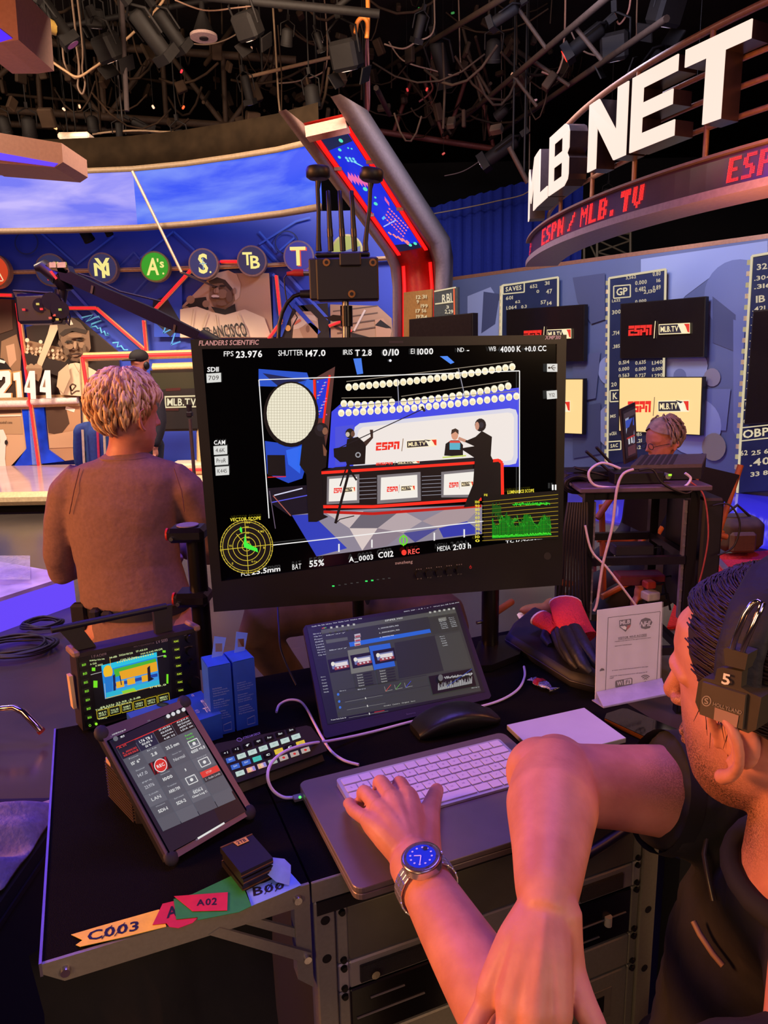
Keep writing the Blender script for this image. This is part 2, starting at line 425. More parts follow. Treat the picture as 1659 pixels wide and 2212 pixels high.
def msf(d):
    d.poly([(1300,560),(1400,480),(1480,470),(1500,560),(1400,600)], '#1c1612')
    for x, y, r in ((1370,490,30),(1480,520,26),(1340,560,24)): d.ell(x, y, r, r, '#a88868', 12)
    d.poly([(1510,380),(1560,340),(1660,330),(1700,400),(1690,480),(1660,540),(1590,560),(1540,540),(1505,480)], '#8a6a50')
    d.poly([(1500,360),(1560,300),(1640,280),(1700,310),(1730,380),(1720,470),(1690,500),(1680,420),(1600,350),(1520,370)], '#d8bca0')
    d.poly([(1500,360),(1560,330),(1620,350),(1670,410),(1660,430),(1600,370),(1510,380)], '#3a281c')
    d.ell(1545,400,22,8,'#2e2018',10); d.ell(1600,392,22,8,'#2e2018',10); d.ell(1550,466,30,12,'#e8d0bc',12); d.ell(1550,478,32,7,'#4a2e24',12)
    d.poly([(1520,540),(1620,560),(1690,520),(1700,590),(1560,600)], '#140f0e')
    d.poly([(1300,560),(1420,540),(1530,580),(1620,600),(1760,560),(1900,620),(1950,760),(1300,760)], '#e4ccb0')
    for cx_, cy_, rx_, ry_, cc in ((1600,450,40,34,'#9a785c'),(1560,430,20,22,'#a5836a'),(1650,470,22,40,'#7a5c46'),(1600,520,34,16,'#8a6a52'),(1690,430,12,24,'#a5836a')): d.ell(cx_, cy_, rx_, ry_, cc, 14)
    d.ell(1545,402,18,6,'#2a1c14',10); d.ell(1602,396,18,6,'#2a1c14',10); d.poly([(1562,405),(1576,405),(1580,445),(1556,446)], '#b08c70'); d.ell(1556,470,26,10,'#efdccb',12); d.ell(1556,482,28,6,'#4a2e24',12); d.line([(1500,585),(1440,760)], 7, '#cdb394'); d.line([(1720,590),(1790,760)], 7, '#cdb394')
    d.line([(1560,600),(1580,760)], 5, '#a88a6a'); d.line([(1400,560),(1380,700)], 6, '#c0a486')
    d.text('A FRANCISCO', ((1410,700),(1760,650),(1790,760),(1420,760)), '#2e2c2a', 1)
mural('player_mural', 'sepia mural of a player in a pale team jersey looking up beneath the logo discs', [(1298,545),(1490,350),(1560,300),(1930,300),(1960,765),(1300,765)], '#c8a484', msf, on_plane(MUR, 0, 500, .3014))
def mcap(d):
    d.poly([(760,700),(800,640),(900,640),(950,690),(960,790),(930,830),(770,830)], '#caa888')
    d.poly([(770,690),(850,660),(930,670),(945,710),(900,700),(830,760),(780,770)], '#e0c8ac')
    d.poly([(820,760),(900,720),(955,760),(950,830),(850,830)], '#b48c6c'); d.ell(880,765,14,26,'#8a6248',10); d.line([(780,730),(830,700)], 18, '#e07858')
    d.ell(740,760,20,22,'#e8b060',10)
mural('player_mural', 'sepia mural of a capped player in profile behind the wireless transmitter', [(690,720),(800,600),(1020,580),(1035,830),(640,830)], '#221812', mcap, on_plane(MUR, 400, 480, .3014))
def mbat(d):
    for i in range(4): d.line([(1060+i*10,640+i*52),(1380,600+i*50)], 9, '#6a5444')
    d.line([(1210,780),(1290,630)], 14, '#e8dac8'); d.line([(1060,740),(1140,780)], 16, '#241812')
    d.poly([(1360,700),(1420,690),(1480,780),(1470,830),(1370,830)], '#c89c7c'); d.poly([(1360,740),(1400,700),(1480,760),(1440,760)], '#17110f')
    d.poly([(1190,790),(1340,830),(1190,830)], '#241a14')
mural('player_mural', 'sepia mural of bleachers and a player in a cap beside the red portal', [(1040,590),(1380,600),(1480,690),(1490,830),(1045,830)], '#b89474', mbat, on_plane(MUR, 400, 480, .3014))

# white rails, red neon strips on the mural wall
def strip(name, label, pts, w, mat, cat, fm=LM, off=.10, extra=None, th=.04):
    t = thing(name, label, cat, fm(*pts[-1], off))
    q = [fm(x, y, off) for x, y in pts]
    mb = MB()
    for a, b in zip(q, q[1:]): mb.tube([a, b], w, 8)
    mb.build('tube', mat, t)
    mb = MB()
    for a, b in zip(q, q[1:]):
        dd = (b - a).normalized(); s = dd.cross(V((0,1,0)))*w*1.8
        mb.prism([a+s+V((0,.03,0)), b+s+V((0,.03,0)), b-s+V((0,.03,0)), a-s+V((0,.03,0))], (0, th, 0))
    mb.build('channel', M('#c8a67a', .4, .3), t)
    return t
NEON = E('#ff1a22', 1.6)
ZM = on_plane(MUR, 0, 500, .3014)
strip('neon_strip', 'long leaning red neon strip between the numerals 21 and 44', [(170,380),(385,1985)], .014, NEON, 'neon light')
strip('neon_strip', 'short red neon strip at the left edge below the red logo disc', [(-40,308),(125,312)], .014, NEON, 'neon light')
strip('neon_strip', 'red neon strip bending over the signature beside the capped batter', [(490,552),(705,552),(1050,850),(1052,880)], .014, NEON, 'neon light', ZM)
strip('neon_strip', 'red neon strip slanting up to the navy S disc', [(1385,275),(1105,580)], .014, NEON, 'neon light', ZM)
strip('neon_strip', 'short upright red neon strip behind the camera crane arm', [(1042,640),(1062,860)], .014, NEON, 'neon light', ZM)
strip('neon_strip', 'red neon strip joining the S disc and the TB disc', [(1590,222),(1750,222)], .014, NEON, 'neon light', ZM)
strip('neon_strip', 'red neon strip running down right of the TB disc', [(1985,320),(2020,650),(1930,770)], .014, NEON, 'neon light', ZM)
strip('neon_strip', 'red neon strip peaking right of the wireless transmitter', [(2360,680),(2460,640),(2520,720)], .013, NEON, 'neon light', ZM)
strip('disc_rail', 'long tan rail carrying the round team logo discs', [(-40,300),(700,285),(1330,270),(1990,245),(2900,190)], .014, M('#c0a07a', .5, .1), 'rail', ZM, .12)
for lab, p in (('thick white ledge under the outlined 21', [(-30,1232),(268,1226)]), ('white ledge running under the plain 44 to the blue jacket', [(300,1212),(690,1198)])):
    strip('ledge_rail', lab, p, .045, M('#f0dcd6', .4), 'rail')
for lab, pts in (('pale blue scrawled autograph beside the capped batter', [(600,620),(680,600),(630,650),(690,620),(720,610),(740,640),(670,665),(660,690),(700,680),(715,700),(730,690),(740,730),(760,715),(770,745),(800,745),(780,730)]),
                 ('pale blue scrawled initials low beside the frame corner', [(820,800),(860,795),(850,830),(880,820),(900,850),(930,850)])):
    q = [ZM(x, y, .06) for x, y in pts]
    MB().tube(q, .012, 5).build('autograph', M('#5cc0f0', .6), None, lab, 'autograph')

# ---- round team discs
def disc_sign(label, cx, cy, r, rim, face, fn, off=.2):
    c = MUR.at(cx, cy) + V((0, -off, 0)); R0 = (MUR.at(cx+r, cy) - MUR.at(cx, cy)).length
    t = thing('team_disc', label, 'logo sign', c, 'round team logo discs on the rail')
    MB().cyl(c + V((0, .05, 0)), c + V((0, -.05, 0)), R0*1.08, None, 32).build('rim', M(rim, .4, .3), t)
    MB().cyl(c + V((0, -.05, 0)), c + V((0, -.058, 0)), R0*.96, None, 32).build('face', E(face, .75), t)
    k = R0/10.0
    d = Draw(lambda x, y, o=0: c + V((x*k, -.06-o, -y*k)), .002); fn(d)
    d.build('emblem', ATTR('glow', 1.0), t)
    MB().box(c + V((0, .1, 0)), (.06, .12, .06)).build('bracket', M('#6a5a48', .5), t)
CR = '#f6e88a'
def letter(s, col, bold=1, box=(-5.2, -6.2, 5.2, 6.2), out=None):
    def fn(d):
        if out:
            x0, y0, x1, y1 = box
            for dx, dy in ((-.6,0),(.6,0),(0,.6),(0,-.6)): d.text(s, (x0+dx, y0+dy, x1+dx, y1+dy), out, 1)
        d.text(s, box, col, bold)
    return fn
def dA(d): letter('A', '#e02a20', 1, (-6, -6.5, 6, 6), '#f6dca8')(d); d.ring(0, -6.2, 2.4, 1.1, .5, '#f6dca8')
disc_sign('orange red disc with an outlined letter A and halo', 6, 590, 33, '#b08a60', '#e8481c', dA)
disc_sign('dark disc with a cream band behind the camera crane head', 128, 588, 31, '#8a7866', '#2c3058', lambda d: (d.rect(-6,-5,-1,-1.5,CR), d.rect(0,-5,6,-1.5,CR), d.text('TC', (-4,1,4,7), '#e03030', 1)))
def dNY(d): d.text('N', (-6,-3.5,5,5.5), CR, 1); d.text('Y', (-5,-6.8,6,7), CR, 1)
disc_sign('navy disc with interlocked cream letters NY', 237, 584, 29, '#8a7a78', '#2e3260', dNY)
disc_sign("green disc with cream letters A's", 347, 581, 29, '#8a8a58', '#2fb01c', lambda d: (d.text('A', (-6.2,-6,2.8,6), CR, 1, .1), d.text("'s", (2,-5.5,7,1), CR, 1), d.ell(6,5,.7,.7,CR)))
disc_sign('navy disc with a tall cream letter S', 449, 575, 29, '#9a8a80', '#343a70', lambda d: (d.text('S', (-3.5,-7,3.5,7), CR, 1), d.line([(0,-4),(0,4)], .6, '#8ab0c0'), d.line([(-2.5,0),(2.5,0)], .6, '#8ab0c0'), d.ell(5,6,.7,.7,CR)))
disc_sign('navy disc with staggered cream letters TB', 551, 569, 29, '#8a7a78', '#282c58', lambda d: (d.text('T', (-6.5,-6,.5,3), CR, 1), d.text('B', (-1,-3.5,6,5.5), CR, 1)))
disc_sign('blue disc with a cream letter T edged in red', 650, 560, 30, '#8a7a88', '#3a38a0', lambda d: (d.text('T', (-5.3,-6,6,6.6), '#e04a38', 1), d.text('T', (-6,-6.5,5,6), CR, 1)))
disc_sign('pale yellow disc half hidden behind the transmitter antennas', 752, 548, 31, '#a09a70', '#b8bc50', lambda d: d.poly([(-9,2),(9,-3),(9,4),(-8,7)], '#4a5aa0'))

# ---- curved sky screen
ZT, ZB = 3.65, 3.1
def sky_mat(c0, c1, sc, seed):
    m = bpy.data.materials.new('sky_picture'); m.use_nodes = True; nt = m.node_tree; b = nt.nodes['Principled BSDF']
    tc = nt.nodes.new('ShaderNodeTexCoord'); mp = nt.nodes.new('ShaderNodeMapping'); mp.inputs['Scale'].default_value = (.55, .55, 2.3); mp.inputs['Location'].default_value = (seed, 0, 0); mp.inputs['Rotation'].default_value = (0, rad(-16), 0)
    nz = nt.nodes.new('ShaderNodeTexNoise'); nz.inputs['Scale'].default_value = sc; nz.inputs['Detail'].default_value = 6; nz.inputs['Distortion'].default_value = .35
    rp = nt.nodes.new('ShaderNodeValToRGB'); e = rp.color_ramp.elements
    e[0].position = .42; e[0].color = lin(c0) + (1,); e[1].position = .68; e[1].color = lin(c1) + (1,)
    nt.links.new(tc.outputs['Object'], mp.inputs[0]); nt.links.new(mp.outputs[0], nz.inputs['Vector']); nt.links.new(nz.outputs['Fac'], rp.inputs[0])
    nt.links.new(rp.outputs[0], b.inputs['Emission Color']); b.inputs['Emission Strength'].default_value = 1.0
    b.inputs['Base Color'].default_value = (.01, .01, .015, 1); b.inputs['Roughness'].default_value = .9; b.inputs['Specular IOR Level'].default_value = 0.0
    return m
_bt = [(-260,380),(-120,380),(0,379),(140,377),(287,371),(400,360),(500,346),(600,330),(690,309)]
SKYP = [PZ(x, y, ZT) for x, y in _bt]
def skyseg(i0, i1, z0, z1, off=0.0, th=.05):
    g = MB(); pts = SKYP[i0:i1+1]; fr = []; bk = []
    for p in pts:
        fr.append(V((p.x, p.y-off, 0))); bk.append(V((p.x, p.y-off+th, 0)))
    rings = [[V((a.x,a.y,z0)), V((a.x,a.y,z1)), V((b.x,b.y,z1)), V((b.x,b.y,z0))] for a, b in zip(fr, bk)]
    return g.loft(rings)
t = thing('sky_screen', 'long curved video band showing blue sky with thin clouds', 'video screen', (SKYP[4].x, SKYP[4].y, ZB))
skyseg(0, 4, ZB, ZT).build('screen_panel', sky_mat('#6c74f2', '#c2b6fa', 1.5, 3), t, 'lilac tinted cloud panel')
skyseg(4, 8, ZB, ZT).build('screen_panel', sky_mat('#1a4cf4', '#7f9af8', 1.4, 9), t, 'deeper blue sky panel')
skyseg(0, 8, ZT, ZT+.05, .03, .1).build('trim', M('#6a5844', .6), t)
skyseg(0, 8, ZB-.05, ZB, .03, .1).build('trim', M('#6e5c4c', .6), t)
t2 = skyseg(0, 8, ZT+.051, ZT+.36, .0, .08).build('valance', M('#1a120a', .9, 0, .3, .2, 6, .05), None, 'dark brown fabric valance above the sky screen', 'valance')
t = thing('slanted_pole', 'thin slanted pole crossing the sky screen down to the logo discs', 'pole', PY(392,588,8.25))
MB().tube([PY(286,370,8.3), PY(392,588,8.3)], .016, 8).build('pole', M('#a08a78', .45, .4), t)
MB().tube([PY(392,588,8.3), PY(392,588,8.3) + V((0,1.6,.0))], .014, 8).build('tie_bar', M('#6a5a50', .45, .4), t)

# ---- platform and steps under the mural
t = thing('stage_platform', 'low white stage platform with a cream rounded edge before the murals', 'platform', (-4, 8.9, 0))
MB().box((-4.1, 8.9, .2), (5.8, 2.2, .1), bev=.03).build('deck', M('#d8b4b4', .12, 0, .15, .02, 2), t)
MB().box((-4.1, 7.82, .175), (5.82, .12, .15), bev=.05).build('edge', M('#e0cc98', .35), t)
MB().box((-4.1, 8.95, .075), (5.5, 1.9, .149)).build('base', M('#14100e', .8), t)
for i, (y, z) in enumerate(((8.0, .12), (8.35, .26), (8.7, .40))):
    t = thing('stage_step', ['lowest', 'middle', 'highest'][i] + ' cream stage step with a red neon line right of the woman', 'step', (-1.0, y, 0))
    MB().box((-1.5, y+.18, z-.07), (2.2, .36, .14), bev=.02).build('tread', M('#e8d8b0', .35), t)
    MB().tube([(-2.55, y-.03, z-.07), (-.45, y-.03, z-.07)], .018, 6).build('neon_tube', NEON, t)

# ---- neon frame with a dark monitor
FRP = Plane((0, 8.9, 0), (0, -1, 0)); fr = on_plane(FRP)
t = thing('lit_screen_frame', 'cream frame edged in red neon behind the woman\'s head', 'frame', fr(190, 985, 0))
for a, b in (((181,771),(430,764)), ((181,771),(193,1030)), ((330,794),(430,791)), ((432,764),(434,1030))):
    p, q = fr(*a), fr(*b); MB().tube([p, q], .05, 4).build('frame_bar', M('#e0c084', .4), t)
for a, b in (((181,771),(430,764)), ((181,771),(193,850))):
    MB().tube([fr(*a)+V((0,-.05,0)), fr(*b)+V((0,-.05,0))], .022, 6).build('neon_tube', NEON, t)
t = thing('stage_monitor', 'dark stage monitor with a lit MLB.TV badge beside the large display', 'monitor', fr(400, 950, 0))
MB().prism([fr(x, y, .02) for x, y in ((325,800),(432,797),(436,930),(330,932))], (0, .08, 0)).build('housing', M('#17130f', .4), t)
d = Draw(fr, .004); d.k = 8
d.poly([(330,806),(430,803),(430,838),(330,842)], '#3a3418'); d.poly([(330,842),(430,838),(430,925),(330,927)], '#120c0c'); d.line([(360,842),(392,840)], 6, '#5a0a0c'); d.line([(350,884),(388,884)], 5, '#4a0a0a')
d.poly([(358,855),(440,853),(440,879),(359,881)], '#f2dfb0'); d.poly([(361,858),(440,856),(440,876),(362,878)], '#2a2018'); d.text('MLB.TV', (364,860,426,876), '#f6e8c0', 1)
d.build('screen', ATTR('glow', .9), t)

# ---- glowing violet block on the floor at the left, hanging beams top left
a, b = PZ(0, 1366, 0), PZ(165, 1306, 0); u = (b - a).normalized(); n = V((-u.y, u.x, 0)); a = a - u*.8
t = thing('light_block', 'low translucent platform block glowing violet at the left edge', 'platform', a)
MB().prism([a, b, b + V((0,0,.19)), a + V((0,0,.19))], n*.03).build('glowing_side', E('#6a48ff', .95), t)
MB().prism([a + V((0,0,.19)), b + V((0,0,.19)), b + V((0,0,.215)), a + V((0,0,.215))], n*1.0).build('clear_top', M('#cdb8e8', .15, 0, .3, .1, 5), t)
MB().prism([a + n*.05, b + n*.05, b + n*.05 + V((0,0,.185)), a + n*.05 + V((0,0,.185))], n*.9).build('core', M('#4a38a0', .5), t)
MB().sheet([[PZ(-30 + 95*i/9, 1200 + 52*j/7, .222 + .012 + .014*noise.noise(V((i*.7, j*.8, 4))) + .006*((i*3+j*5) % 3)) for j in range(8)] for i in range(10)]).build('plastic_wrap', M('#e8dcf4', .08, 0, .2, .5, 30, alpha=.45), None, 'crumpled clear plastic film lying on the glowing violet block', 'plastic film')
def hang_beam(label, face, led, y, dep):
    t = thing('hanging_beam', label, 'ceiling beam', PY(*face[0], y))
    MB().prism([PY(px, py, y) for px, py in face], (0, dep, .0)).build('casing', M('#8a6658', .6, 0, .08), t)
    MB().prism([PY(px, py, y-.006) for px, py in led], (0, .005, 0)).build('led_strip', E('#3a18ff', 1.3), t)
    MB().tube([PY(*face[0], y+.2), PY(*face[0], y+.2) + V((0, .2, 2.6))], .012, 6).build('hanger_rod', M('#1a1614'), t)
hang_beam('mauve hanging beam end with a blue light strip above the sky screen', [(-60,278),(0,287),(133,309),(136,350),(118,362),(-60,348)], [(-60,320),(0,330),(125,353),(117,360),(-60,338)], 6.2, .5)
hang_beam('mauve hanging beam end with a blue strip in the top left corner', [(-60,-40),(30,-40),(40,86),(0,92),(-60,92)], [(-60,40),(0,62),(26,82),(0,90),(-60,90)], 5.0, .5)

# ---- red portal with the leaning video panel
def sect(pxs, yf, yb):
    a, b, c, dd, e, f, g = pxs
    return [PY(*a, yf), PY(*b, yf), PY(*c, yb), PY(*dd, yb), PY(*e, yf), PY(*f, yf), PY(*g, yb+.25), PY(*a, yb+.2)]
SECS = [sect([(849,1010),(854,1010),(869,1010),(938,1010),(942,1010),(960,1010),(978,1010)], 8.0, 8.2),
        sect([(848,620),(853,620),(868,620),(938,618),(942,618),(960,618),(978,615)], 8.0, 8.2),
        sect([(843,578),(850,576),(866,576),(934,566),(942,566),(961,566),(979,556)], 7.96, 8.16),
        sect([(828,545),(838,545),(856,549),(925,536),(930,526),(949,524),(972,514)], 7.84, 8.04),
        sect([(601,241),(618,236),(655,266),(742,246),(714,209),(735,203),(794,238)], 6.7, 6.95)]
t = thing('portal_arch', 'leaning grey portal beam with red neon edges and a blue video face', 'arch', SECS[0][2])
def chan(ix, name, mat, lab=None): return MB().loft([[s[i] for i in ix] for s in SECS]).build(name, mat, t, lab)
chan([0, 1, 2, 7], 'flange', M('#6e5a56', .45, .2), 'mauve grey left flange')
chan([4, 5, 6, 3], 'flange', M('#6e605e', .45, .2), 'wide grey right flange')
MB().loft([[s[2], s[3], s[3]+V((0,.15,0)), s[2]+V((0,.15,0))] for s in SECS]).build('back_plate', M('#b02018', .35), t)
def pt(k, f, off):       # point across the back plate (f 0..1) along section interval position k (3..4)
    i = int(k); w = k - i
    p = SECS[i][2].lerp(SECS[i][3], f); q = SECS[min(i+1, 4)][2].lerp(SECS[min(i+1, 4)][3], f)
    A, B, Cc = SECS[3][2], SECS[3][3], SECS[4][2]
    nn = (B - A).cross(Cc - A).normalized()
    if nn.dot(CAM - A) < 0: nn = -nn
    return p.lerp(q, w) + nn*off
for f0, f1 in ((.02, .13), (.87, .98)):
    ks = [3.0, 3.5, 3.93]
    MB().loft([[pt(k, f0, .01), pt(k, f1, .01), pt(k, f1, .03), pt(k, f0, .03)] for k in ks]).build('neon_tube', E('#ff1410', 1.2), t)
    MB().loft([[s[2].lerp(s[3], f0)+V((0,-.03,0)), s[2].lerp(s[3], f1)+V((0,-.03,0)), s[2].lerp(s[3], f1)+V((0,-.01,0)), s[2].lerp(s[3], f0)+V((0,-.01,0))] for s in SECS[0:3]]).build('neon_tube', E('#ff1410', 1.0), t)
MB().loft([[pt(k, .16, .012), pt(k, .84, .012), pt(k, .84, .03), pt(k, .16, .03)] for k in (3.03, 3.9)]).build('video_face', E('#1030f0', .85), t)
MB().loft([[pt(k, .0, .02), pt(k, 1, .02), pt(k, 1, .2), pt(k, .0, .2)] for k in (3.955, 3.99)]).build('end_cap', M('#8a5a52', .5), t)
d = Draw(lambda x, y, o=0: pt(3.9 - y*.87, .16 + x*.68, .031 + o), .0004)
d.poly([(0,0),(1,0),(1,.06),(0,.09)], '#16204a'); d.poly([(0,.93),(1,.95),(1,1),(0,1)], '#10183a')
for x, y, r in ((.62,.04,.07),(.38,.10,.055),(.2,.15,.05),(.8,.11,.03),(.7,.10,.03),(.34,.42,.08),(.36,.55,.07),(.5,.5,.04),(.62,.955,.07),(.86,.95,.07)): d.ell(x, y, r, r*.22, '#58e8c8', 10)
for i in range(6): d.ell(.42 + (i % 3)*.11, .165 + (i//3)*.02 + (i%3)*.008, .045, .011, '#78d8f0', 8)
d.poly([(.55,.2),(.62,.2),(.85,.26),(.7,.235)], '#8ae4f4')
for i in range(6): d.line([(.16+i*.09,.285+i*.012),(.02+i*.095,.33+i*.014)], .05, '#f06ab0')
for i in range(9):
    for j in range(4): d.ell(.75-.13*j+.03*i, .61+.022*j+.022*i, .034, .009, '#ff7a90', 8)
for i in range(5):
    for j in range(2+i % 4): d.ell(.14+.12*i+.02*j, .80+.025*i+.013*j, .045, .010, '#ff8a88', 8)
d.line([(.1,.735),(.75,.70)], .01, '#a8b8ff'); d.line([(.9,.52),(.82,.55)], .06, '#f060a0'); d.line([(.25,.67),(.4,.655)], .02, '#58b8f8')
d.build('video_picture', ATTR('glow', 1.0), t, kind='stuff')
for k in (3.35, 3.7):
    for f in (.075, .925): MB().box(pt(k, f, .035), (.07, .03, .03)).build('clip', M('#c0a890', .4, .5), t)

# ---- blue drape behind the portal
g = []
for i in range(60):
    x = .4 + i*.05; y = 12.6 + .07*math.sin(i*1.9) + .03*math.sin(i*.7)
    g.append([V((x, y, 0)), V((x, y, 2.0)), V((x, y+.05, 3.9 + .012*i))])
MB().sheet(g).build('stage_drape', M('#1c2878', .9, 0, .1, 0, 40, .05), None, 'dark blue pleated drape hanging between portal and curved sign', 'drape')
lamp('drape_light', 'SPOT', (1.3, 11.6, 1.9), (1.3, 12.7, 2.9), '#4060ff', 16, .1, spot=120)
# ================================================================== CURVED SIGN (right)
CC, CR0 = V((6.488, 6.771, 0)), 5.063
def cyl_pt(th, z, r=CR0): return V((CC.x + r*math.cos(th), CC.y + r*math.sin(th), z))
TH0, TH1 = rad(170), rad(225)
def th_of(px, z):
    a, b = rad(168.7), rad(232)
    for _ in range(50):
        m = (a+b)/2
        if PROJ(cyl_pt(m, z))[0] < px: a = m
        else: b = m
    return (a+b)/2
def arc(z0, z1, r0, r1, a=TH0, b=TH1, n=40):
    m = MB().loft([[cyl_pt(a+(b-a)*i/n, z0, r0), cyl_pt(a+(b-a)*i/n, z1, r0), cyl_pt(a+(b-a)*i/n, z1, r1), cyl_pt(a+(b-a)*i/n, z0, r1)] for i in range(n+1)])
    m.sm = [False]*len(m.f); return m
t = thing('ticker_sign', 'curved black ticker band with red scrolling ESPN and MLB.TV letters', 'ticker sign', cyl_pt(rad(195), 2.47))
arc(2.52, 2.70, CR0-.02, CR0-.3).build('ticker_face', M('#3a2430', .25, 0, .2, 0, 4), t)
arc(2.70, 2.715, CR0+.02, CR0-.3).build('trim', M('#6a5450', .5, .2), t)
arc(2.475, 2.52, CR0+.02, CR0-.3).build('trim', M('#7a6874', .45, .2), t)
F57 = {'E': ('11111','11000','11000','11110','11000','11000','11111'), 'S': ('01111','11000','11000','01110','00011','00011','11110'),
       'P': ('11110','11011','11011','11110','11000','11000','11000'), 'N': ('11001','11101','11101','11111','11011','11011','11001'),
       'M': ('10001','11011','11111','10101','10001','10001','10001'), 'L': ('11000','11000','11000','11000','11000','11000','11111'),
       'B': ('11110','11011','11011','11110','11011','11011','11110'), 'T': ('11111','11111','00110','00110','00110','00110','00110'),
       'V': ('11011','11011','11011','11011','11011','01110','00100'), '.': ('00000','00000','00000','00000','00000','01100','01100'),
       '/': ('00001','00011','00010','00110','01100','01000','11000')}
def led(word, pa, pb, z0, z1):
    a, b = th_of(pa, 2.6), th_of(pb, 2.6); n = len(word)*6 - 1; c = (b-a)/n
    for k, ch in enumerate(word):
        mb = MB()
        for r, row in enumerate(F57[ch]):
            for q, bit in enumerate(row):
                if bit == '1':
                    for sx in (0, 1):
                        for sz in (0, 1):
                            th = a + c*(k*6+q+.25+.5*sx + (6-r)*.12); z = z0 + (z1-z0)*(6-r+.25+.5*sz)/7; h = .2
                            mb.add([cyl_pt(th-c*h, z-.0045, CR0-.014), cyl_pt(th+c*h, z-.0045, CR0-.014), cyl_pt(th, z+.0075, CR0-.014)], [[0,1,2]])
        mb.build('led_letter', E('#ff1c10', 2.2), t)
led('ESPN', 1166, 1212, 2.545, 2.675); led('/', 1222, 1236, 2.55, 2.67); led('MLB.TV', 1249, 1384, 2.545, 2.68); led('ESPN', 1566, 1700, 2.545, 2.675); led('/', 1139, 1142, 2.545, 2.67)
LET = {'M': [[(0,0),(.22,0),(.22,.62),(.5,.22),(.78,.62),(.78,0),(1,0),(1,1),(.8,1),(.5,.52),(.2,1),(0,1)]],
       'L': [[(0,0),(1,0),(1,.2),(.3,.2),(.3,1),(0,1)]],
       'B': [[(0,0),(.82,0),(.97,.08),(1,.16),(1,.42),(.92,.51),(1,.58),(1,.84),(.95,.94),(.82,1),(0,1)], [(.27,.18),(.27,.42),(.72,.42),(.72,.18)], [(.27,.59),(.27,.82),(.72,.82),(.72,.59)]],
       'N': [[(0,0),(.24,0),(.24,.62),(.72,0),(1,0),(1,1),(.76,1),(.76,.4),(.28,1),(0,1)]],
       'E': [[(0,0),(1,0),(1,.2),(.27,.2),(.27,.41),(.93,.41),(.93,.6),(.27,.6),(.27,.8),(1,.8),(1,1),(0,1)]],
       'T': [[(.36,0),(.64,0),(.64,.79),(1,.79),(1,1),(0,1),(0,.79),(.36,.79)]],
       'W': [[(.2,0),(.4,0),(.5,.45),(.6,0),(.8,0),(1,1),(.8,1),(.68,.42),(.58,.9),(.42,.9),(.32,.42),(.2,1),(0,1)]]}
for ch, pa, pb in (('M',1142.5,1160),('L',1160.5,1184),('B',1187,1229),('N',1272,1355),('E',1364,1461),('T',1477,1618),('W',1654,1830)):
    a, b = th_of(pa, 3.12), th_of(pb, 3.12)
    if ch == 'W': b = a + rad(7)
    t = thing('sign_letter', 'glowing cream letter %s standing on the curved sign' % ch, 'sign letter', cyl_pt((a+b)/2, 2.9), 'glowing letters of the curved sign')
    fm = lambda x, y, r: cyl_pt(a+(b-a)*x, 2.9+.45*y, CR0+r)
    MB().prism_map(LET[ch], fm, -.005, -.15).build('return', M('#3a2c2c', .3, .5), t)
    MB().prism_map(LET[ch], fm, .006, -.004).build('face', E('#ffe3d2', 1.05), t)
t = thing('sign_railing', 'curved tan pipe railing behind the glowing sign letters', 'railing', cyl_pt(rad(195), 2.7))
PIPE = M('#8a6248', .4, .3)
for z, r in ((2.94, .018), (3.1, .018), (3.25, .018), (3.49, .024)):
    MB().tube([cyl_pt(TH0+(TH1-TH0)*i/40, z, CR0-.19) for i in range(41)], r, 6).build('rail', PIPE, t)
for px in (1168, 1235, 1328, 1490, 1700):
    th = th_of(px, 3.49); MB().cyl(cyl_pt(th, 2.7, CR0-.19), cyl_pt(th, 3.49, CR0-.19), .018, None, 8).build('post', PIPE, t)
# ================================================================== STATS WALL
RA, RB = V((1.05, 11.78, 0)), V((4.9, 7.13, 0))
RW = Plane(RA, V((0,0,1)).cross(RB-RA)); rn = RW.n; ru = (RB-RA).normalized()
ZW = 2.76
def blue_wall():
    m = M('#4e5c84', .55, 0, .05, 0, 2)
    return m
_wr = struct(MB().prism([RA, RB, RB+V((0,0,ZW)), RA+V((0,0,ZW))], -rn*.2).build('wall_right', blue_wall()))
MB().prism([RA+V((0,0,ZW+.001)), RB+V((0,0,ZW+.001)), RB+V((0,0,ZW+.05)), RA+V((0,0,ZW+.05))], -rn*.2).build('cap_rail', M('#8a6250', .4, .3), _wr)
rw = on_plane(RW)
d = Draw(rw, .002)
LT, MD, DK = '#8292bc', '#5e6c98', '#3c466a'
d.poly([(1010,640),(1060,620),(1085,660),(1085,735),(1040,735),(1010,700)], LT); d.poly([(1045,630),(1080,635),(1070,700),(1040,720)], DK)
d.poly([(1385,560),(1659,520),(1659,640),(1560,580),(1480,640),(1440,700),(1385,660)], LT)
d.ell(1600, 640, 78, 80, MD, 28); d.poly([(1540,640),(1590,680),(1590,760),(1540,740)], DK); d.poly([(1585,690),(1610,700),(1600,960),(1585,930)], MD)
d.ell(1480, 790, 50, 40, LT, 24); d.ell(1470, 812, 14, 16, MD, 14); d.ell(1540, 815, 18, 20, '#7a7888', 14); d.poly([(1455,840),(1580,840),(1570,930),(1455,925)], MD)
d.ell(1500, 920, 60, 62, LT, 28); d.ell(1320, 800, 26, 32, LT, 20); d.ell(1330, 920, 40, 50, LT, 24); d.poly([(1240,880),(1300,870),(1300,980),(1240,990)], DK)
d.poly([(1240,600),(1310,590),(1310,690),(1280,700),(1250,650)], DK); d.poly([(1240,770),(1300,760),(1290,860),(1240,870)], '#4e587e')
d.ell(1545, 965, 26, 30, '#807c70', 18)
d.build('ghost_print', ATTR('print'), _wr)

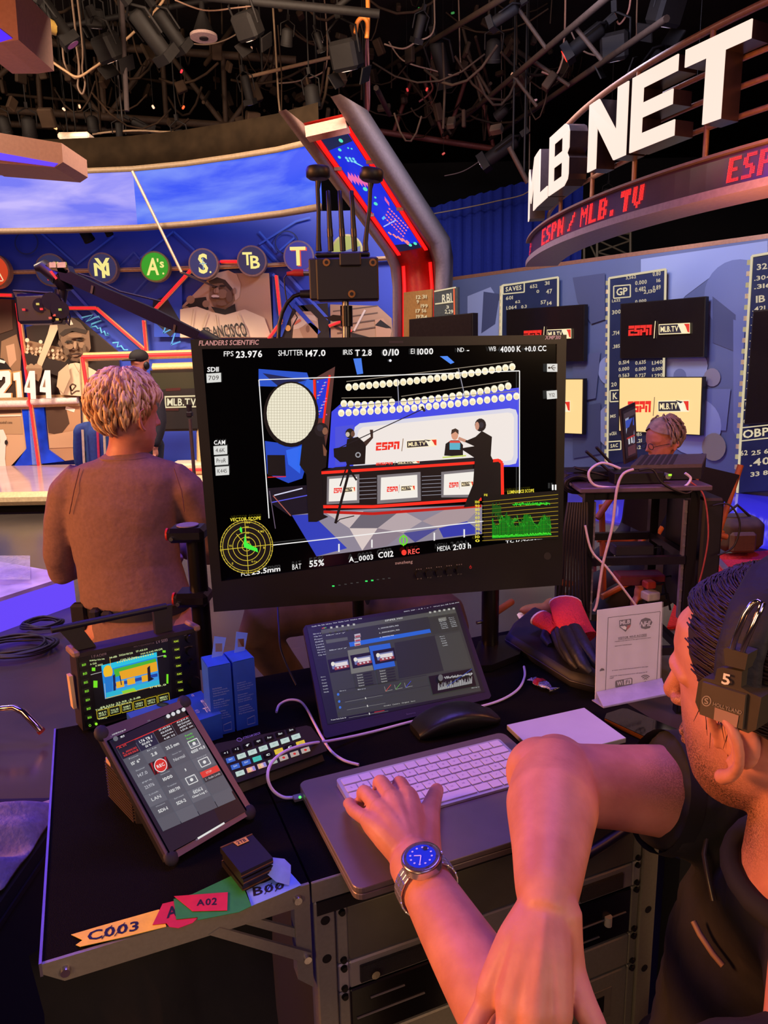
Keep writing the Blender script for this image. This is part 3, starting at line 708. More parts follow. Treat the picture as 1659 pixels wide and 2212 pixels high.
def stat_panel(label, quad, rows, off=.07, glass=True, edge='#e8d8b0'):
    """quad px tl tr br bl; rows: (text, x0, y0, x1, y1, boxed)"""
    t = thing('stat_panel', label, 'stat panel', rw(*quad[3], off))
    q = [rw(x, y, off) for x, y in quad]
    MB().prism(q, rn*.03).build('panel', M('#262e4a', .2, 0, .15, 0, 3), t)
    for tx, x0, y0, x1, y1, bx in rows:
        d = Draw(lambda x, y, o=0: rw(x, y, off+.031+o), .0015)
        hgt = (x0-x1)*.13
        if bx:
            for e0, e1 in (((x0-6,y0-5),(x1+6,y0-5+hgt)), ((x0-6,y1+5),(x1+6,y1+5+hgt)), ((x0-6,y0-5),(x0-6,y1+5)), ((x1+6,y0-5+hgt),(x1+6,y1+5+hgt))): d.line([e0, e1], 2.5, edge)
        d.text(tx, ((x0,y0),(x1,y0+hgt),(x1,y1+hgt),(x0,y1)), '#f0dfb8' if bx else '#d8c8a8', 1)
        d.build('figure', ATTR('glow', .8), t)
    mb = MB()
    for a, b in ((0, 1), (3, 0), (1, 2)): mb.tube([q[a]+rn*.035, q[b]+rn*.035], .014, 5)
    mb.build('edge_trim', E(edge, .75), t)
    # studs along the left edge
    for i in range(22): MB().box(q[0].lerp(q[3], (i+.5)/22) - ru*.035 + rn*.02, (.03, .03, .05)).build('edge_light', M('#c8b48c', .4) if i % 2 else E('#e8d4a0', .5), t)
    return t
R_ = lambda *a: a
nums = ['0.514','0.635','1.140','0.000','0.000','0.000','0.563','0.727','1.290']
rows = [('3,562',1362,598,1384,606,0), ('0.80',1420,588,1437,598,0), ('0.000',1382,608,1407,617,0), ('16',1428,603,1437,611,0), ('0.482',1382,622,1405,632,0), ('0.89',1420,618,1437,628,0), ('2,130',1400,628,1426,637,0),
        ('GP',1342,624,1366,640,1), ('1,632',1332,648,1350,655,0), ('0.000',1382,649,1406,656,0), ('300',1332,671,1351,680,0), ('.714',1332,716,1348,725,0), ('.385',1333,745,1349,753,0)]
for i, s in enumerate(nums): rows.append((s, 1346+(i % 3)*36, 780+(i//3)*14, 1369+(i % 3)*36, 788+(i//3)*14, 0))
rows += [('20',1330,826,1342,835,0), ('K',1334,848,1344,862,1), ('MS',1328,895,1340,902,0), ('OBS',1379,934,1396,942,0), ('wOBA',1326,932,1342,940,0), ('0.21',1379,948,1396,956,0), ('SAC',1329,958,1345,966,1), ('162',1379,962,1394,970,0)]
stat_panel('tall dark statistics panel with a boxed GP between the two right monitors', [(1326,602),(1448,583),(1440,985),(1322,1000)], rows)
stat_panel('statistics panel with a boxed SAVES above the half hidden monitor', [(1095,618),(1216,600),(1215,760),(1092,775)], [('SAVES',1103,621,1137,631,1), ('652',1155,616,1171,624,0), ('31',1187,609,1197,617,0), ('601',1103,641,1118,649,0), ('0',1169,627,1175,634,0), ('47',1190,626,1203,636,0), ('62',1123,650,1134,656,0), ('1.064',1104,662,1126,670,0), ('57',1178,650,1190,658,0), ('0.3',1136,660,1148,667,0), ('14',1192,652,1202,660,0)])
stat_panel('large statistics panel with a boxed OBP at the right edge', [(1634,555),(1790,528),(1770,1050),(1602,1062)], [('324',1644,572,1680,585,0), ('.304',1638,598,1675,608,0), ('.316',1638,616,1675,626,0), ('1B',1642,640,1662,655,0), ('.421',1634,664,1662,674,0)] + [(s, 1632-i*1.2, 677+i*17, 1648-i*1.2, 687+i*17, 0) for i, s in enumerate(('.08','.38','.28','.45','.00','.41','.00','.38','.38','.41'))] + [('HR',1620,868,1640,880,1), ('.00',1612,905,1628,914,0), ('OBP',1614,928,1670,946,1), ('62',1608,972,1624,983,0), ('25 62',1632,972,1680,982,0), ('.400',1628,990,1690,1006,0), ('33 80',1630,1018,1680,1028,0)])
# the RBI panel stands forward beside the portal base
RBP = Plane(PY(980, 680, 7.4), rn); rb = on_plane(RBP)
t = thing('stat_panel', 'statistics panel with RBI lettering overlapping the red portal leg', 'stat panel', rb(940, 740))
MB().prism([rb(942,632), rb(993,620), rb(994,745), rb(942,750)], rn*.03).build('panel', M('#343a3c', .2), t)
MB().prism([rb(875,632,0), rb(936,625,0), rb(936,700,0), rb(875,735,0)], rn*.02).build('smoked_panel', M('#7a5c34', .3, alpha=.85), t)
d = Draw(lambda x, y, o=0: rb(x, y, .032+o), .0015)
MB().cyl(rb(968, 750, .01), V((rb(968, 750).x, rb(968, 750).y, 0)), .04, None, 10).build('stand', M('#2a2420', .5), t)
RBF = lambda x, y, o=0: rb(x, y, .032+o)
for s, q_ in (('RBI', ((960,637),(980,633),(981,652),(960,655))), ('3', (969,660,975,667)), ('2,29', (966,669,984,679))):
    d = Draw(RBF, .0015); d.text(s, q_, '#f2e2c0', 1); d.build('figure', ATTR('glow', .8), t)
d = Draw(RBF, .0015); d.line([(945,657),(984,652)], 3, '#f0dcb0'); d.build('rule', ATTR('glow', .8), t)
for s, x, y in (('12',904,638),('31',917,637),('9',905,648),('199',914,657),('17',903,668),('56',916,667),('197',904,680),('14',918,681)):
    d = Draw(RBF, .0015); d.text(s, (x,y,x+5*len(s),y+8), '#e8cfa0', 1); d.build('figure', ATTR('glow', .8), t)
d = Draw(RBF, .0015)
d.line([(943,630),(990,621)], 3, '#f0dcb0'); d.line([(986,624),(987,682)], 3, '#ff6a3a')
d.build('edge_light', ATTR('glow', .8), t)

def espn_logo(d, q, dark):
    """q: bounding quad (tl, tr, br, bl) of the pair of logos"""
    def b(u, v):
        (a, b_, c, e) = q; tx = a[0]+(b_[0]-a[0])*u, a[1]+(b_[1]-a[1])*u; bx = e[0]+(c[0]-e[0])*u, e[1]+(c[1]-e[1])*u
        return (tx[0]+(bx[0]-tx[0])*v, tx[1]+(bx[1]-tx[1])*v)
    red = '#f02a1c'; cream = '#ffe9b4'
    def P(pts, c): d.poly([b(*p) for p in pts], c)
    sl = .012
    x = 0
    for ch in 'ESPN':
        w = .088; x0 = x; s = lambda v: x0 + sl*(1-v)*2
        def bar(u0, v0, u1, v1): P([(x0+u0*w+sl*(1-v0), v0), (x0+u1*w+sl*(1-v0), v0), (x0+u1*w+sl*(1-v1), v1), (x0+u0*w+sl*(1-v1), v1)], red)
        bar(0, .2, 1, .38)
        if ch == 'E': bar(0,.44,.38,.8); bar(.38,.44,1,.54); bar(.38,.67,1,.8)
        if ch == 'S': bar(0,.38,.36,.56); bar(0,.46,1,.58); bar(.62,.56,1,.8); bar(0,.68,1,.8)
        if ch == 'P': bar(0,.44,.38,.8); bar(.62,.38,1,.62); bar(.38,.53,1,.62)
        if ch == 'N': bar(0,.44,.38,.8); bar(.62,.38,1,.8)
        x += .097
    P([(.44,0),(.452,0),(.43,1),(.418,1)], cream if dark else '#8a6a4a')
    P([(.5,.2),(.99,.2),(.99,.8),(.5,.8)], cream if dark else '#ffeec4')
    P([(.51,.25),(.8,.25),(.86,.75),(.51,.75)], '#2a2430')
    d.text('MLB.TV', (b(.53,.34), b(.81,.34), b(.81,.66), b(.53,.66)), cream, 1)
    P([(.8,.25),(.92,.25),(.9,.5),(.93,.75),(.86,.75)], '#ffeec4' if dark else '#fff2d4'); P([(.9,.25),(.985,.25),(.985,.75),(.955,.7),(.93,.42)], '#e8301c')
    if not dark: P([(.78,.2),(.8,.2),(.9,.28),(.86,.36)], '#2a2430')
def wall_tv(label, quad, lq, dark, off=.14, rw=rw):
    t = thing('wall_monitor', label, 'monitor', rw(*quad[3], off))
    q = [rw(x, y, off) for x, y in quad]
    MB().prism(q, -rn*.07).build('housing', M('#15100e', .35), t)
    cen = sum(q, V((0,0,0)))/4; s = [cen + (p-cen)*.97 for p in q]
    MB().prism([p + rn*.001 for p in s], rn*.004).build('screen', M('#1a1312', .2) if dark else E('#ffd890', 1.0), t)
    d = Draw(lambda x, y, o=0: rw(x, y, off+.006+o), .0015)
    espn_logo(d, lq, dark); d.build('picture', ATTR('glow', 1.0), t)
    MB().prism([cen-rn*.07+ru*.1, cen-rn*.07-ru*.1, cen-rn*.07-ru*.1+V((0,0,.1)), cen-rn*.07+ru*.1+V((0,0,.1))], -rn*(off-.075)).build('mount', M('#15100e'), t)
wall_tv('black wall monitor with lit ESPN and MLB.TV logos left of the OBP panel', [(1354,657),(1538,641),(1534,771),(1353,774)], [(1371,697),(1508,690),(1508,728),(1371,733)], True)
wall_tv('cream lit wall monitor with ESPN and MLB.TV logos behind the man with glasses', [(1350,814),(1532,813),(1527,939),(1349,930)], [(1369,858),(1506,854),(1506,896),(1369,897)], False)
wall_tv('black wall monitor partly hidden behind the display\'s top right corner', [(1108,670),(1277,658),(1275,780),(1108,782)], [(1145,708),(1252,703),(1252,738),(1145,742)], True)
wall_tv('cream lit wall monitor mostly hidden behind the large display', [(1110,818),(1275,817),(1273,937),(1110,930)], [(1120,864),(1250,856),(1250,896),(1120,898)], False)
wall_tv('blank dark wall monitor low beside the red portal leg', [(893,690),(1031,676),(1031,800),(893,802)], [(905,770),(1010,766),(1010,790),(905,792)], True, .06, rb)
wall_tv('black wall monitor cut off by the right edge over the OBP panel', [(1645,672),(1800,655),(1790,905),(1625,915)], [(1740,760),(1790,757),(1790,790),(1740,792)], True, .2)

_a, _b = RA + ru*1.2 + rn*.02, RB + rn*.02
MB().prism([_a, _b, _b + rn*2.3, _a + rn*2.3], (0, 0, .02)).build('blue_glow_deck', M('#4c46d8', .08, 0, .04, 0, 2), None, 'added glossy floor deck tinted like the blue floor light reflecting the statistics wall', 'floor deck')  # added slab, the floor's blue light is put into its colour
# ================================================================== CEILING GRID
TRM = M('#281c14', .7, 0, .2, 0, 40, .15); TRB = M('#0e0a09', .7, 0, .2, 0, 40, .15)
def truss(label, c1, c2, braces, r=.05, mat=TRM):
    """chords and braces: each a list of (px, py, depth) end points"""
    p0 = PY(*c1[0][0]); t = thing('roof_truss', label, 'truss', p0)
    for a, b in c1 + c2: MB().cyl(PY(*a), PY(*b), r, None, 8).build('chord', mat, t)
    for a, b in braces: MB().cyl(PY(*a), PY(*b), r*.7, None, 8).build('brace', mat, t)
    return t
Y1 = 10.6
truss('long dark roof truss spanning above the sky screen', [((-60,232,Y1),(640,282,Y1)), ((-60,80,Y1),(640,130,Y1))], [((-60,262,Y1+.5),(560,300,Y1+.5))],
      [((78,100,Y1),(88,242,Y1)), ((212,100,Y1),(226,252,Y1)), ((350,112,Y1),(360,262,Y1)), ((482,122,Y1),(488,270,Y1)), ((70,100,Y1),(-20,180,Y1)), ((95,105,Y1),(218,248,Y1)), ((335,112,Y1),(234,250,Y1)), ((365,115,Y1),(482,268,Y1)), ((600,128,Y1),(495,270,Y1)), ((88,242,Y1),(100,268,Y1+.5)), ((226,252,Y1),(232,275,Y1+.5)), ((488,270,Y1),(500,292,Y1+.5))])
truss('dark roof truss running back from the glowing sign', [((958,292,12.5),(1320,-12,6.6)), ((1058,300,12.5),(1440,40,6.6))], [((830,150,12.5),(1180,-60,6.6))],
      [((975,290,12),(860,140,12)), ((1010,250,11),(1060,180,10)), ((1060,205,10),(1010,120,10)), ((1110,165,9),(1160,230,9)), ((1180,105,8),(1120,20,8)), ((1240,55,7.4),(1300,130,7.4)), ((1040,224,10.4),(1000,60,10.4)), ((1150,130,8.6),(1230,185,8.6))], .03)
truss('roof truss tinted with red light crossing behind the portal top', [((820,284,13),(1070,322,13)), ((830,140,13),(1100,120,13))], [],
      [((850,288,13),(900,140,13)), ((905,140,13),(960,300,13)), ((965,302,13),(1020,128,13)), ((1022,130,13),(1066,318,13))], .05, M('#5a2c28', .6, .3, .2))  # red light falling on this truss is put into its colour
truss('dark upright lattice tower behind the curved ticker', [((1290,480,12.0),(1290,575,12.0)), ((1362,470,12.0),(1362,570,12.0))], [((1262,490,12.3),(1262,575,12.3))],
      [((1290,490,12),(1362,520,12)), ((1362,520,12),(1290,545,12)), ((1290,545,12),(1362,565,12)), ((1290,505,12),(1362,505,12)), ((1262,500,12.3),(1290,560,12)), ((1250,500,12),(1380,560,12))], .022, M('#4a4230', .6, .3))
truss('near roof truss along the top edge left of the sign', [((340,-18,7.5),(820,30,7.5)), ((340,-90,7.5),(820,-40,7.5))], [], [((400,-10,7.5),(470,-90,7.5)), ((560,5,7.5),(640,-70,7.5)), ((720,22,7.5),(800,-40,7.5))], .04, TRB)
for lab, a, b, r, m in (('yellow lit grid pipe in the top left corner', (30,12,7),(118,62,7.6), .06, M('#9a7a3a', .5)), ('thin tan pipe above the portal top', (528,168,9),(722,122,9), .02, M('#5a4434', .7, 0, .1, 0, 40, .1)), ('long dark grid pipe behind the spotlights', (120,60,9),(560,-20,9), .03, TRB),  # top left pipe carries its yellow light in the base colour
                        ('grey scaffold pipe hanging over the valance', (262,-20,8),(274,240,8), .025, M('#2c2424', .7, 0, .1, 0, 40, .1)), ('slim dark pipe right of the portal', (792,180,10),(788,330,10), .02, M('#401818', .7, 0, .1, 0, 40, .1)), ('dark pipe slanting down behind letter M', (1100,318,9),(1140,395,9), .03, TRM)):
    t = thing('grid_pipe', lab, 'pipe', PY(*b)); MB().cyl(PY(*a), PY(*b), r, None, 8).build('tube', m, t)
    for q in (PY(*a).lerp(PY(*b), .2), PY(*a).lerp(PY(*b), .8)): MB().cyl(q, (q.x, q.y, 6.0), .012, None, 6).build('drop_rod', TRB, t)

# ---- fixtures: prototypes with parts, aiming along -Z local, hung from +Z
def proto_spot(kind):
    t = thing('stage_light', 'proto', 'stage light', (0, 0, 0))
    body = M('#0d0908', .7, 0, .2, 0, 40, .15)
    if kind == 'tube':
        MB().tube([(0,0,.22),(0,0,.2),(0,0,-.12)], [.05,.075,.07], 12).build('body', body, t); MB().box((0,0,-.16), (.17,.17,.08)).build('gel_frame', body, t)
        MB().cyl((0,0,-.2),(0,0,-.205), .06, None, 14).build('lens', M('#8a90b0', .1, .3), t)
    elif kind == 'par':
        MB().tube([(0,0,.14),(0,0,.1),(0,0,-.12)], [.05,.11,.12], 14).build('body', body, t); MB().cyl((0,0,-.11),(0,0,-.122), .11, None, 14).build('lens', M('#e8e0d8', .15, .6, .3, .5, 20), t)
        MB().tube([(0,0,-.12),(0,0,-.17)], .125, 14, caps=False).build('snoot', body, t)
    else:
        MB().box((0,0,0), (.26,.2,.24), bev=.03).build('body', body, t); MB().cyl((0,0,-.12),(0,0,-.125), .08, None, 14).build('lens', M('#b0a8a8', .15, .4), t)
        for s in (-1, 1): MB().box((s*.15,0,-.18), (.012,.2,.13), Matrix.Rotation(rad(25*s), 3, 'Y')).build('barn_door', body, t)
    MB().tube([(-.13,0,0),(-.14,0,.2),(0,0,.28),(.14,0,.2),(.13,0,0)], .012, 6).build('yoke', TRB, t)
    MB().box((0,0,.32), (.05,.06,.09)).build('clamp', TRB, t)
    return t
PROT = {k: proto_spot(k) for k in ('tube', 'par', 'box')}
def light(kind, px, py, y, size, tx, tz, label, lens=None):
    size *= .62; p = PY(px, py, y)
    rot = Matrix.Rotation(rad(tz), 4, 'Z') @ Matrix.Rotation(rad(tx), 4, 'X')
    o = dup(PROT[kind], Matrix.Translation(p) @ rot @ Matrix.Scale(size, 4), label, 'stage lights on the grid')
    if lens:
        for c in o.children:
            if c.name.startswith('lens'):
                c.data = c.data.copy(); c.data.materials[0] = lens
    mw = Matrix.Translation(p) @ rot @ Matrix.Scale(size, 4); MATW[o.name] = mw; top = mw @ V((0, 0, .34))
    MB().cyl(top, (top.x, top.y, 5.99), .008, None, 6).build('drop_rod', TRB, o)
    return o
LENS_GLINT = E('#c8b4a6', .55)  # emission stands in for bright glints on shiny lamp lenses
for a in (
    ('tube',60,70,7.2,1.5,40,60,'spotlight with a blue lens under the yellow pipe',E('#5a70d8',.6)), ('tube',125,52,7.6,1.6,35,-70,'spotlight with magenta gel right of the yellow pipe',E('#a03a78',.35)),
    ('box',205,40,8,1.1,20,10,'small boxy fixture with a mauve face near the top left',E('#6a4a58',.25)), ('box',234,103,8,1.6,30,-35,'boxy fixture tilted over the slack cable',None),
    ('tube',330,80,7.6,1.8,48,-40,'spotlight with a glowing salmon front',E('#e8604a',.6)), ('tube',372,70,7.8,1.5,48,-40,'spotlight close behind the salmon one',None),
    ('box',535,55,7.6,1.5,35,-30,'plain boxy fixture right of the round ceiling speaker',None), ('par',620,78,8,.8,30,20,'small bright lamp hanging above the thin tan pipe',LENS_GLINT),
    ('box',748,118,8,1.8,25,-25,'broad dark fixture above the portal end',None), ('tube',690,92,8.2,.7,30,-35,'slim pale lamp between boxy fixture and portal',LENS_GLINT),
    ('par',674,204,8.4,1.1,20,-15,'shiny silver reflector lamp above the portal tip',LENS_GLINT), ('tube',535,196,8.8,1.1,25,-20,'spotlight with a violet lens behind the portal tip',E('#7a6ad0',.5)),
    ('par',200,266,9.2,.9,20,10,'silver reflector lamp above the white light box',LENS_GLINT), ('par',62,272,9.2,1.1,25,20,'silver reflector lamp at the left above the beam',LENS_GLINT),
    ('par',8,268,9.2,1.0,25,0,'dim reflector lamp cut by the left edge',LENS_GLINT), ('par',390,300,9.0,1.1,20,-10,'silver reflector lamp just above the valance',LENS_GLINT),
    ('tube',310,272,9.3,1.0,70,-60,'sideways spotlight right of the white light box',None), ('tube',258,290,9.2,.9,20,20,'thin upright fixture hanging over the valance',None),
    ('par',1066,107,9,1.2,25,0,'square silver reflector lamp left of the long truss',LENS_GLINT), ('tube',905,64,8.4,1.0,30,30,'pale violet lamp near the top centre',LENS_GLINT),
    ('tube',955,140,10,2.0,40,-30,'long spotlight pointing down left of the long truss',None), ('tube',1085,36,8,1.2,70,60,'sideways spotlight with yellowish edge near the top',None),
    ('tube',1258,92,8,1.6,60,70,'scanner fixture with a red glowing tip above the sign',E('#ff3818',.9)), ('box',1330,100,8,1.7,20,-30,'large boxy fixture above the sign railing',None),
    ('tube',1075,330,10,2.0,60,70,'long sideways spotlight below the trusses',None), ('par',1085,242,10,.9,60,50,'small lamp with a pale ring below the long truss',LENS_GLINT),
    ('box',1440,20,7.5,1.8,25,20,'dark boxy fixture over the letter E',None), ('tube',1395,150,8.5,1.6,50,40,'dark spotlight under the railing over letter N',None),
    ('par',1310,418,11,.8,30,0,'small pale lamp seen below the letter N',LENS_GLINT), ('par',185,505,9.3,.9,35,-30,'black spotlight hanging in front of the mural',None),
    ('par',232,498,9.3,.6,35,-30,'smaller black spotlight beside the mural spotlight',None)):
    light(a[0], a[1], a[2], a[3], a[4], a[5], a[6], a[7], a[8])
for k, p in PROT.items():
    for ch in list(p.children): bpy.data.objects.remove(ch)
    bpy.data.objects.remove(p)
t = thing('ceiling_speaker', 'round pale ring ceiling speaker', 'speaker', PY(440, 78, 9))
c = PY(440, 78, 9); MB().tube([c+V((0,0,-.02)), c+V((0,0,.01))], [.15,.15], 24).build('ring', M('#c8a8a0', .5), t); MB().cyl(c+V((0,0,-.03)), c+V((0,0,-.02)), .05, None, 14).build('cone', M('#2a2020', .6), t); MB().tube([c, c+V((0,0,.25)), c+V((0,0,2.0))], [.13,.03,.03], 12).build('can', M('#1a1514'), t)
t = thing('light_box', 'small white oblong light box hanging above the sky screen', 'light box', PY(165, 297, 9.0))
c = PY(165, 297, 9.0); MB().box(c, (.36,.2,.07), bev=.02).build('diffuser', M('#f0d8c0', .5), t); MB().cyl(c, V((c.x, c.y, 6.0)), .008, None, 6).build('rod', TRB, t)
# slack cables
def slack(label, pts, r=.012, col='#5a4434', name='slack_cable'):
    q = []; P_ = [PY(*p) for p in pts]; P_ = P_ + [P_[-1] + V((.02, .02, .3)), V((P_[-1].x, P_[-1].y, 6.0))]
    for i in range(len(P_)-1):
        p0, p1, p2, p3 = P_[max(i-1,0)], P_[i], P_[i+1], P_[min(i+2, len(P_)-1)]
        for k in range(5):
            s = k/5; q.append(.5*((2*p1)+(p2-p0)*s+(2*p0-5*p1+4*p2-p3)*s*s+(3*p1-p0-3*p2+p3)*s**3))
    q.append(P_[-1]); return MB().tube(q, r, 6).build(name, M(col, .6), None, label, 'cable')
slack('tan slack cable looping under the tilted boxy fixture', [(105,128,8.5),(140,152,8.5),(168,166,8.5),(200,148,8.5),(232,122,8.5),(350,5,8.5)], .014, '#8a6a4a')
slack('brown cable hanging in a narrow loop by the truss', [(165,100,8.6),(172,150,8.6),(168,185,8.6),(178,203,8.6),(184,180,8.6),(178,150,8.6)], .012)
slack('dark cable drooping beside the narrow loop', [(135,90,8.6),(138,130,8.6),(150,158,8.6),(168,166,8.6)])
slack('thin cable sagging along the top edge', [(378,0,8),(440,22,8),(500,18,8),(560,2,8)], .008, '#7a5a48')
slack('thin cable curving past the round speaker', [(400,92,8.8),(450,96,8.8),(500,80,8.8),(530,50,8.8)], .008)
slack('cable draped between the reflector lamps', [(200,290,9.2),(240,285,9.2),(300,282,9.2),(380,285,9.2),(480,275,9.2),(600,270,9.2)], .012, '#6a543c')
slack('low cable behind the white light box', [(135,315,9.2),(190,322,9.2),(230,305,9.2),(262,288,9.2)], .01, '#241c1c')
slack('orange cable loop at the top centre', [(768,72,8),(772,48,8),(784,38,8),(794,50,8),(792,82,8)], .022, '#c06a18')
slack('cable running down beside the orange loop', [(795,60,8),(790,120,8.4),(793,180,8.6),(795,240,8.8)], .012, '#5a3030')
slack('cable swag left of the long spotlight', [(830,95,9),(870,105,9),(900,90,9),(935,70,9)], .01)
slack('red lit cable arc behind the portal', [(905,220,11),(925,205,11),(935,190,11),(930,170,11)], .014, '#5a2424')  # red light painted into the cable colour
slack('dark cable arc over the lattice', [(840,90,10),(870,130,10),(930,150,10),(990,160,10)], .01)
slack('cable loop dangling left of the letter N', [(1170,155,9),(1200,162,9),(1215,130,9),(1216,112,9)], .012, '#6a4a3a')
slack('cable drooping above the railing', [(1322,10,8),(1330,35,8),(1338,52,8),(1355,30,8),(1362,0,8)], .01, '#8a5a48')
slack('cable hanging from the top behind letter E', [(1230,60,9),(1260,110,9),(1320,120,9),(1370,90,9)], .01)
slack('thin cable stretched above the blue drape', [(935,462,12.3),(1000,450,12.3),(1070,435,12.3),(1140,415,12.3)], .01, '#7a6a5a')
slack('lower cable sweeping through the dark grid', [(960,380,11),(1000,370,11),(1040,345,11),(1080,310,11)], .008, '#3a2c26')
slack('cable trailing toward the truss corner', [(600,180,10),(640,176,10),(690,160,10),(705,140,10)], .01)
for lab, x, y, c in (('pale tag on the grid above the reflector lamps',172,230,'#d8b098'), ('small white tag at the truss bottom',138,236,'#c8b0a0'), ('white tag by the sideways spotlight',331,231,'#d8c0b0'), ('cream tag low above the valance',120,277,'#d8a878'), ('white tag right of the light box',266,318,'#e0c8b8'), ('pink gel scrap hanging in the grid',392,154,'#e02848'), ('orange gel scrap near the truss end',396,232,'#f05a28'), ('pale tag below the yellow pipe',54,153,'#c8a878'), ('white tag hanging mid ceiling',543,105,'#b89888'), ('white tag below the top fixtures',694,90,'#c8b0a0'), ('pale tag left of the letter B',1157,216,'#d8b8a8'), ('cream tag under the long truss',1106,160,'#d0a888'), ('red indicator left of the long truss',922,193,'#ff3a30'), ('dim red indicator beside the first',880,194,'#e02828'), ('red indicator low in the grid',958,332,'#c83018'), ('green exit style mark at the top',905,20,'#2a9a3a'), ('second green mark at the top',978,28,'#2a8a3a'), ('orange scrap behind the letter T',1506,172,'#c87838')):
    y0 = 9.0 if x < 800 else 10.0
    if 'behind' in lab: y0 = 6.5
    p = PY(x, y, y0); t = thing('gel_tag', lab, 'tag', p); MB().box(p, (.026,.016,.045), Matrix.Rotation(rad(x), 3, 'Y'), .008).build('tag', E(c, .8) if 'indicator' in lab or 'green' in lab else M(c, .6), t); MB().cyl(p, (p.x, p.y, 6.0), .002, None, 4).build('string', TRB, t)

# tangle of thin leads and hardware nobody could count, up in the dark grid
mb = MB(); rt = random.Random(21)
for i in range(150):
    x, y = rt.uniform(-20, 1280), rt.uniform(-30, 300)
    if x > 1050: y = min(y, 330 - (x-1050)*.9)
    yy = rt.uniform(8.6, 13); p = PY(x, y, yy); L = rt.uniform(.3, 1.3); a = rt.uniform(0, 6.28); dv = V((math.cos(a), math.sin(a)*.6, 0))*L; sg = rt.uniform(.08, .45)
    pts = [p + dv*w + V((0, 0, .2 - sg*4*w*(1-w))) for w in (0, .2, .4, .6, .8, 1)]
    if rt.random() < .3: pts = [p, p + V((.02, 0, .4)), p + V((.0, .03, .9))]
    mb.tube(pts, rt.choice((.008, .011, .016)), 5)
for i in range(150):
    x, y = rt.uniform(-20, 1250), rt.uniform(-30, 290)
    if x > 1050: y = min(y, 300 - (x-1050)*.9)
    mb.box(PY(x, y, rt.uniform(8.6, 13)), (rt.uniform(.04,.16), rt.uniform(.04,.12), rt.uniform(.05,.2)), Matrix.Rotation(rt.uniform(0,3), 3, 'Z') @ Matrix.Rotation(rt.uniform(-.8,.8), 3, 'X'), .01)
for i in range(34):
    x, y = rt.uniform(-20, 1150), rt.uniform(-30, 280); p = PY(x, y, rt.uniform(9, 13)); a = rt.uniform(0, 6.28); dv = V((math.cos(a), math.sin(a), rt.uniform(-.5, .5)))*rt.uniform(.6, 1.6)
    mb.cyl(p, p + dv, rt.choice((.02, .03)), None, 6)
mb.build('rigging_tangle', M('#22170f', .8, 0, .6, 0, 3, .1), None, 'tangle of dark cables, clamps and pipes filling the studio ceiling', 'rigging', kind='stuff')
# ================================================================== LARGE DISPLAY
MA, MBR = V((-.347, 1.36, 1.12)), V((.363, 1.455, 1.12))
MP = Plane(MA, V((0,0,1)).cross(MBR-MA)); mn = MP.n; mu = (MBR-MA).normalized(); mp = on_plane(MP)
OUT = [(411,733),(1224,723),(1214,1264),(462,1322)]; SCR = [(436,754),(1203,743),(1201,1160),(478,1256)]
t = thing('reference_monitor', 'large black reference display showing the ESPN studio desk with scopes', 'monitor', mp(838, 1295) - mn*.03)
q = [mp(*p) for p in OUT]; s = [mp(*p) for p in SCR]
MB().prism([p - mn*.006 for p in q], -mn*.055).build('housing', M('#15100f', .45, 0, .1), t)
for a, b in ((0,1),(1,2),(2,3),(3,0)):
    MB().prism([q[a], q[b], s[b], s[a]], -mn*.006).build('bezel', M('#171211', .4, 0, .1), t)
MB().prism([p - mn*.0055 for p in s], mn*.0025).build('screen', M('#020203', .12), t)
Z = lambda x, y, o=0: MP.at(400 + x*.5063, 720 + y*.5063) + mn*(-.0028 + o)
d = Draw(Z, .000022)
BLK = '#050407'
# studio picture
d.poly([(313,152),(520,168),(548,250),(400,228),(313,226)], '#1c50c8'); d.poly([(330,170),(520,200),(400,228)], '#0c1c50'); d.poly([(520,196),(548,200),(548,280),(500,240)], '#2a62dc')
d.poly([(718,108),(752,106),(760,172),(734,176)], '#3f7ae8'); d.poly([(1088,98),(1120,97),(1150,124),(1134,131)], '#3f86f4')
d.poly([(340,460),(470,478),(520,430),(540,480),(500,620),(440,640),(350,600)], '#1a46c0'); d.poly([(430,500),(500,480),(490,600),(440,560)], '#2a68ee')
d.poly([(350,520),(425,520),(430,610),(352,608)], '#08070c'); d.line([(352,615),(430,612)], 4, '#e02018')
d.poly([(545,196),(640,142),(612,420),(585,560),(560,440)], '#5a3430'); d.poly([(560,200),(612,192),(596,362),(562,362)], '#1634d4'); d.line([(551,198),(556,362)], 10, '#ff2414'); d.line([(617,178),(600,300),(585,420),(582,580)], 9, '#ff2414')
for i in range(40): d.ell(566 + (i*17) % 38, 208 + (i*41) % 150, 3, 3, '#e060b0' if i % 3 else '#58c8f0', 6)
d.poly([(625,335),(665,300),(900,290),(1425,232),(1425,570),(610,575)], '#3c46e4'); d.poly([(640,400),(720,390),(720,560),(640,565)], '#4a50d8')
d.poly([(718,430),(724,400),(745,384),(1385,320),(1412,326),(1420,350),(1420,530),(1412,556),(1385,562),(718,575)], '#d8d6e4'); d.poly([(736,432),(742,412),(758,400),(1378,338),(1396,342),(1404,360),(1402,520),(1394,540),(1370,546),(736,560)], '#efe6e0')
for n_, (x0, y0), (x1, y1), gap in ((25, (698,230), (1396,143), None), (8, (677,300), (882,294), None), (16, (932,293), (1378,225), None), (25, (666,340), (1412,268), None)):
    for i in range(n_):
        w = i/(n_-1); x = x0+(x1-x0)*w; y = y0+(y1-y0)*w + 8*math.sin(math.pi*w)
        d.ell(x, y, 14, 16, '#fff6dc', 10); d.ell(x, y+4, 10, 9, '#f2e2b4', 8)
    d.line([(x0-10, y0-24), (x1, y1-22)], 3, '#8a8070')
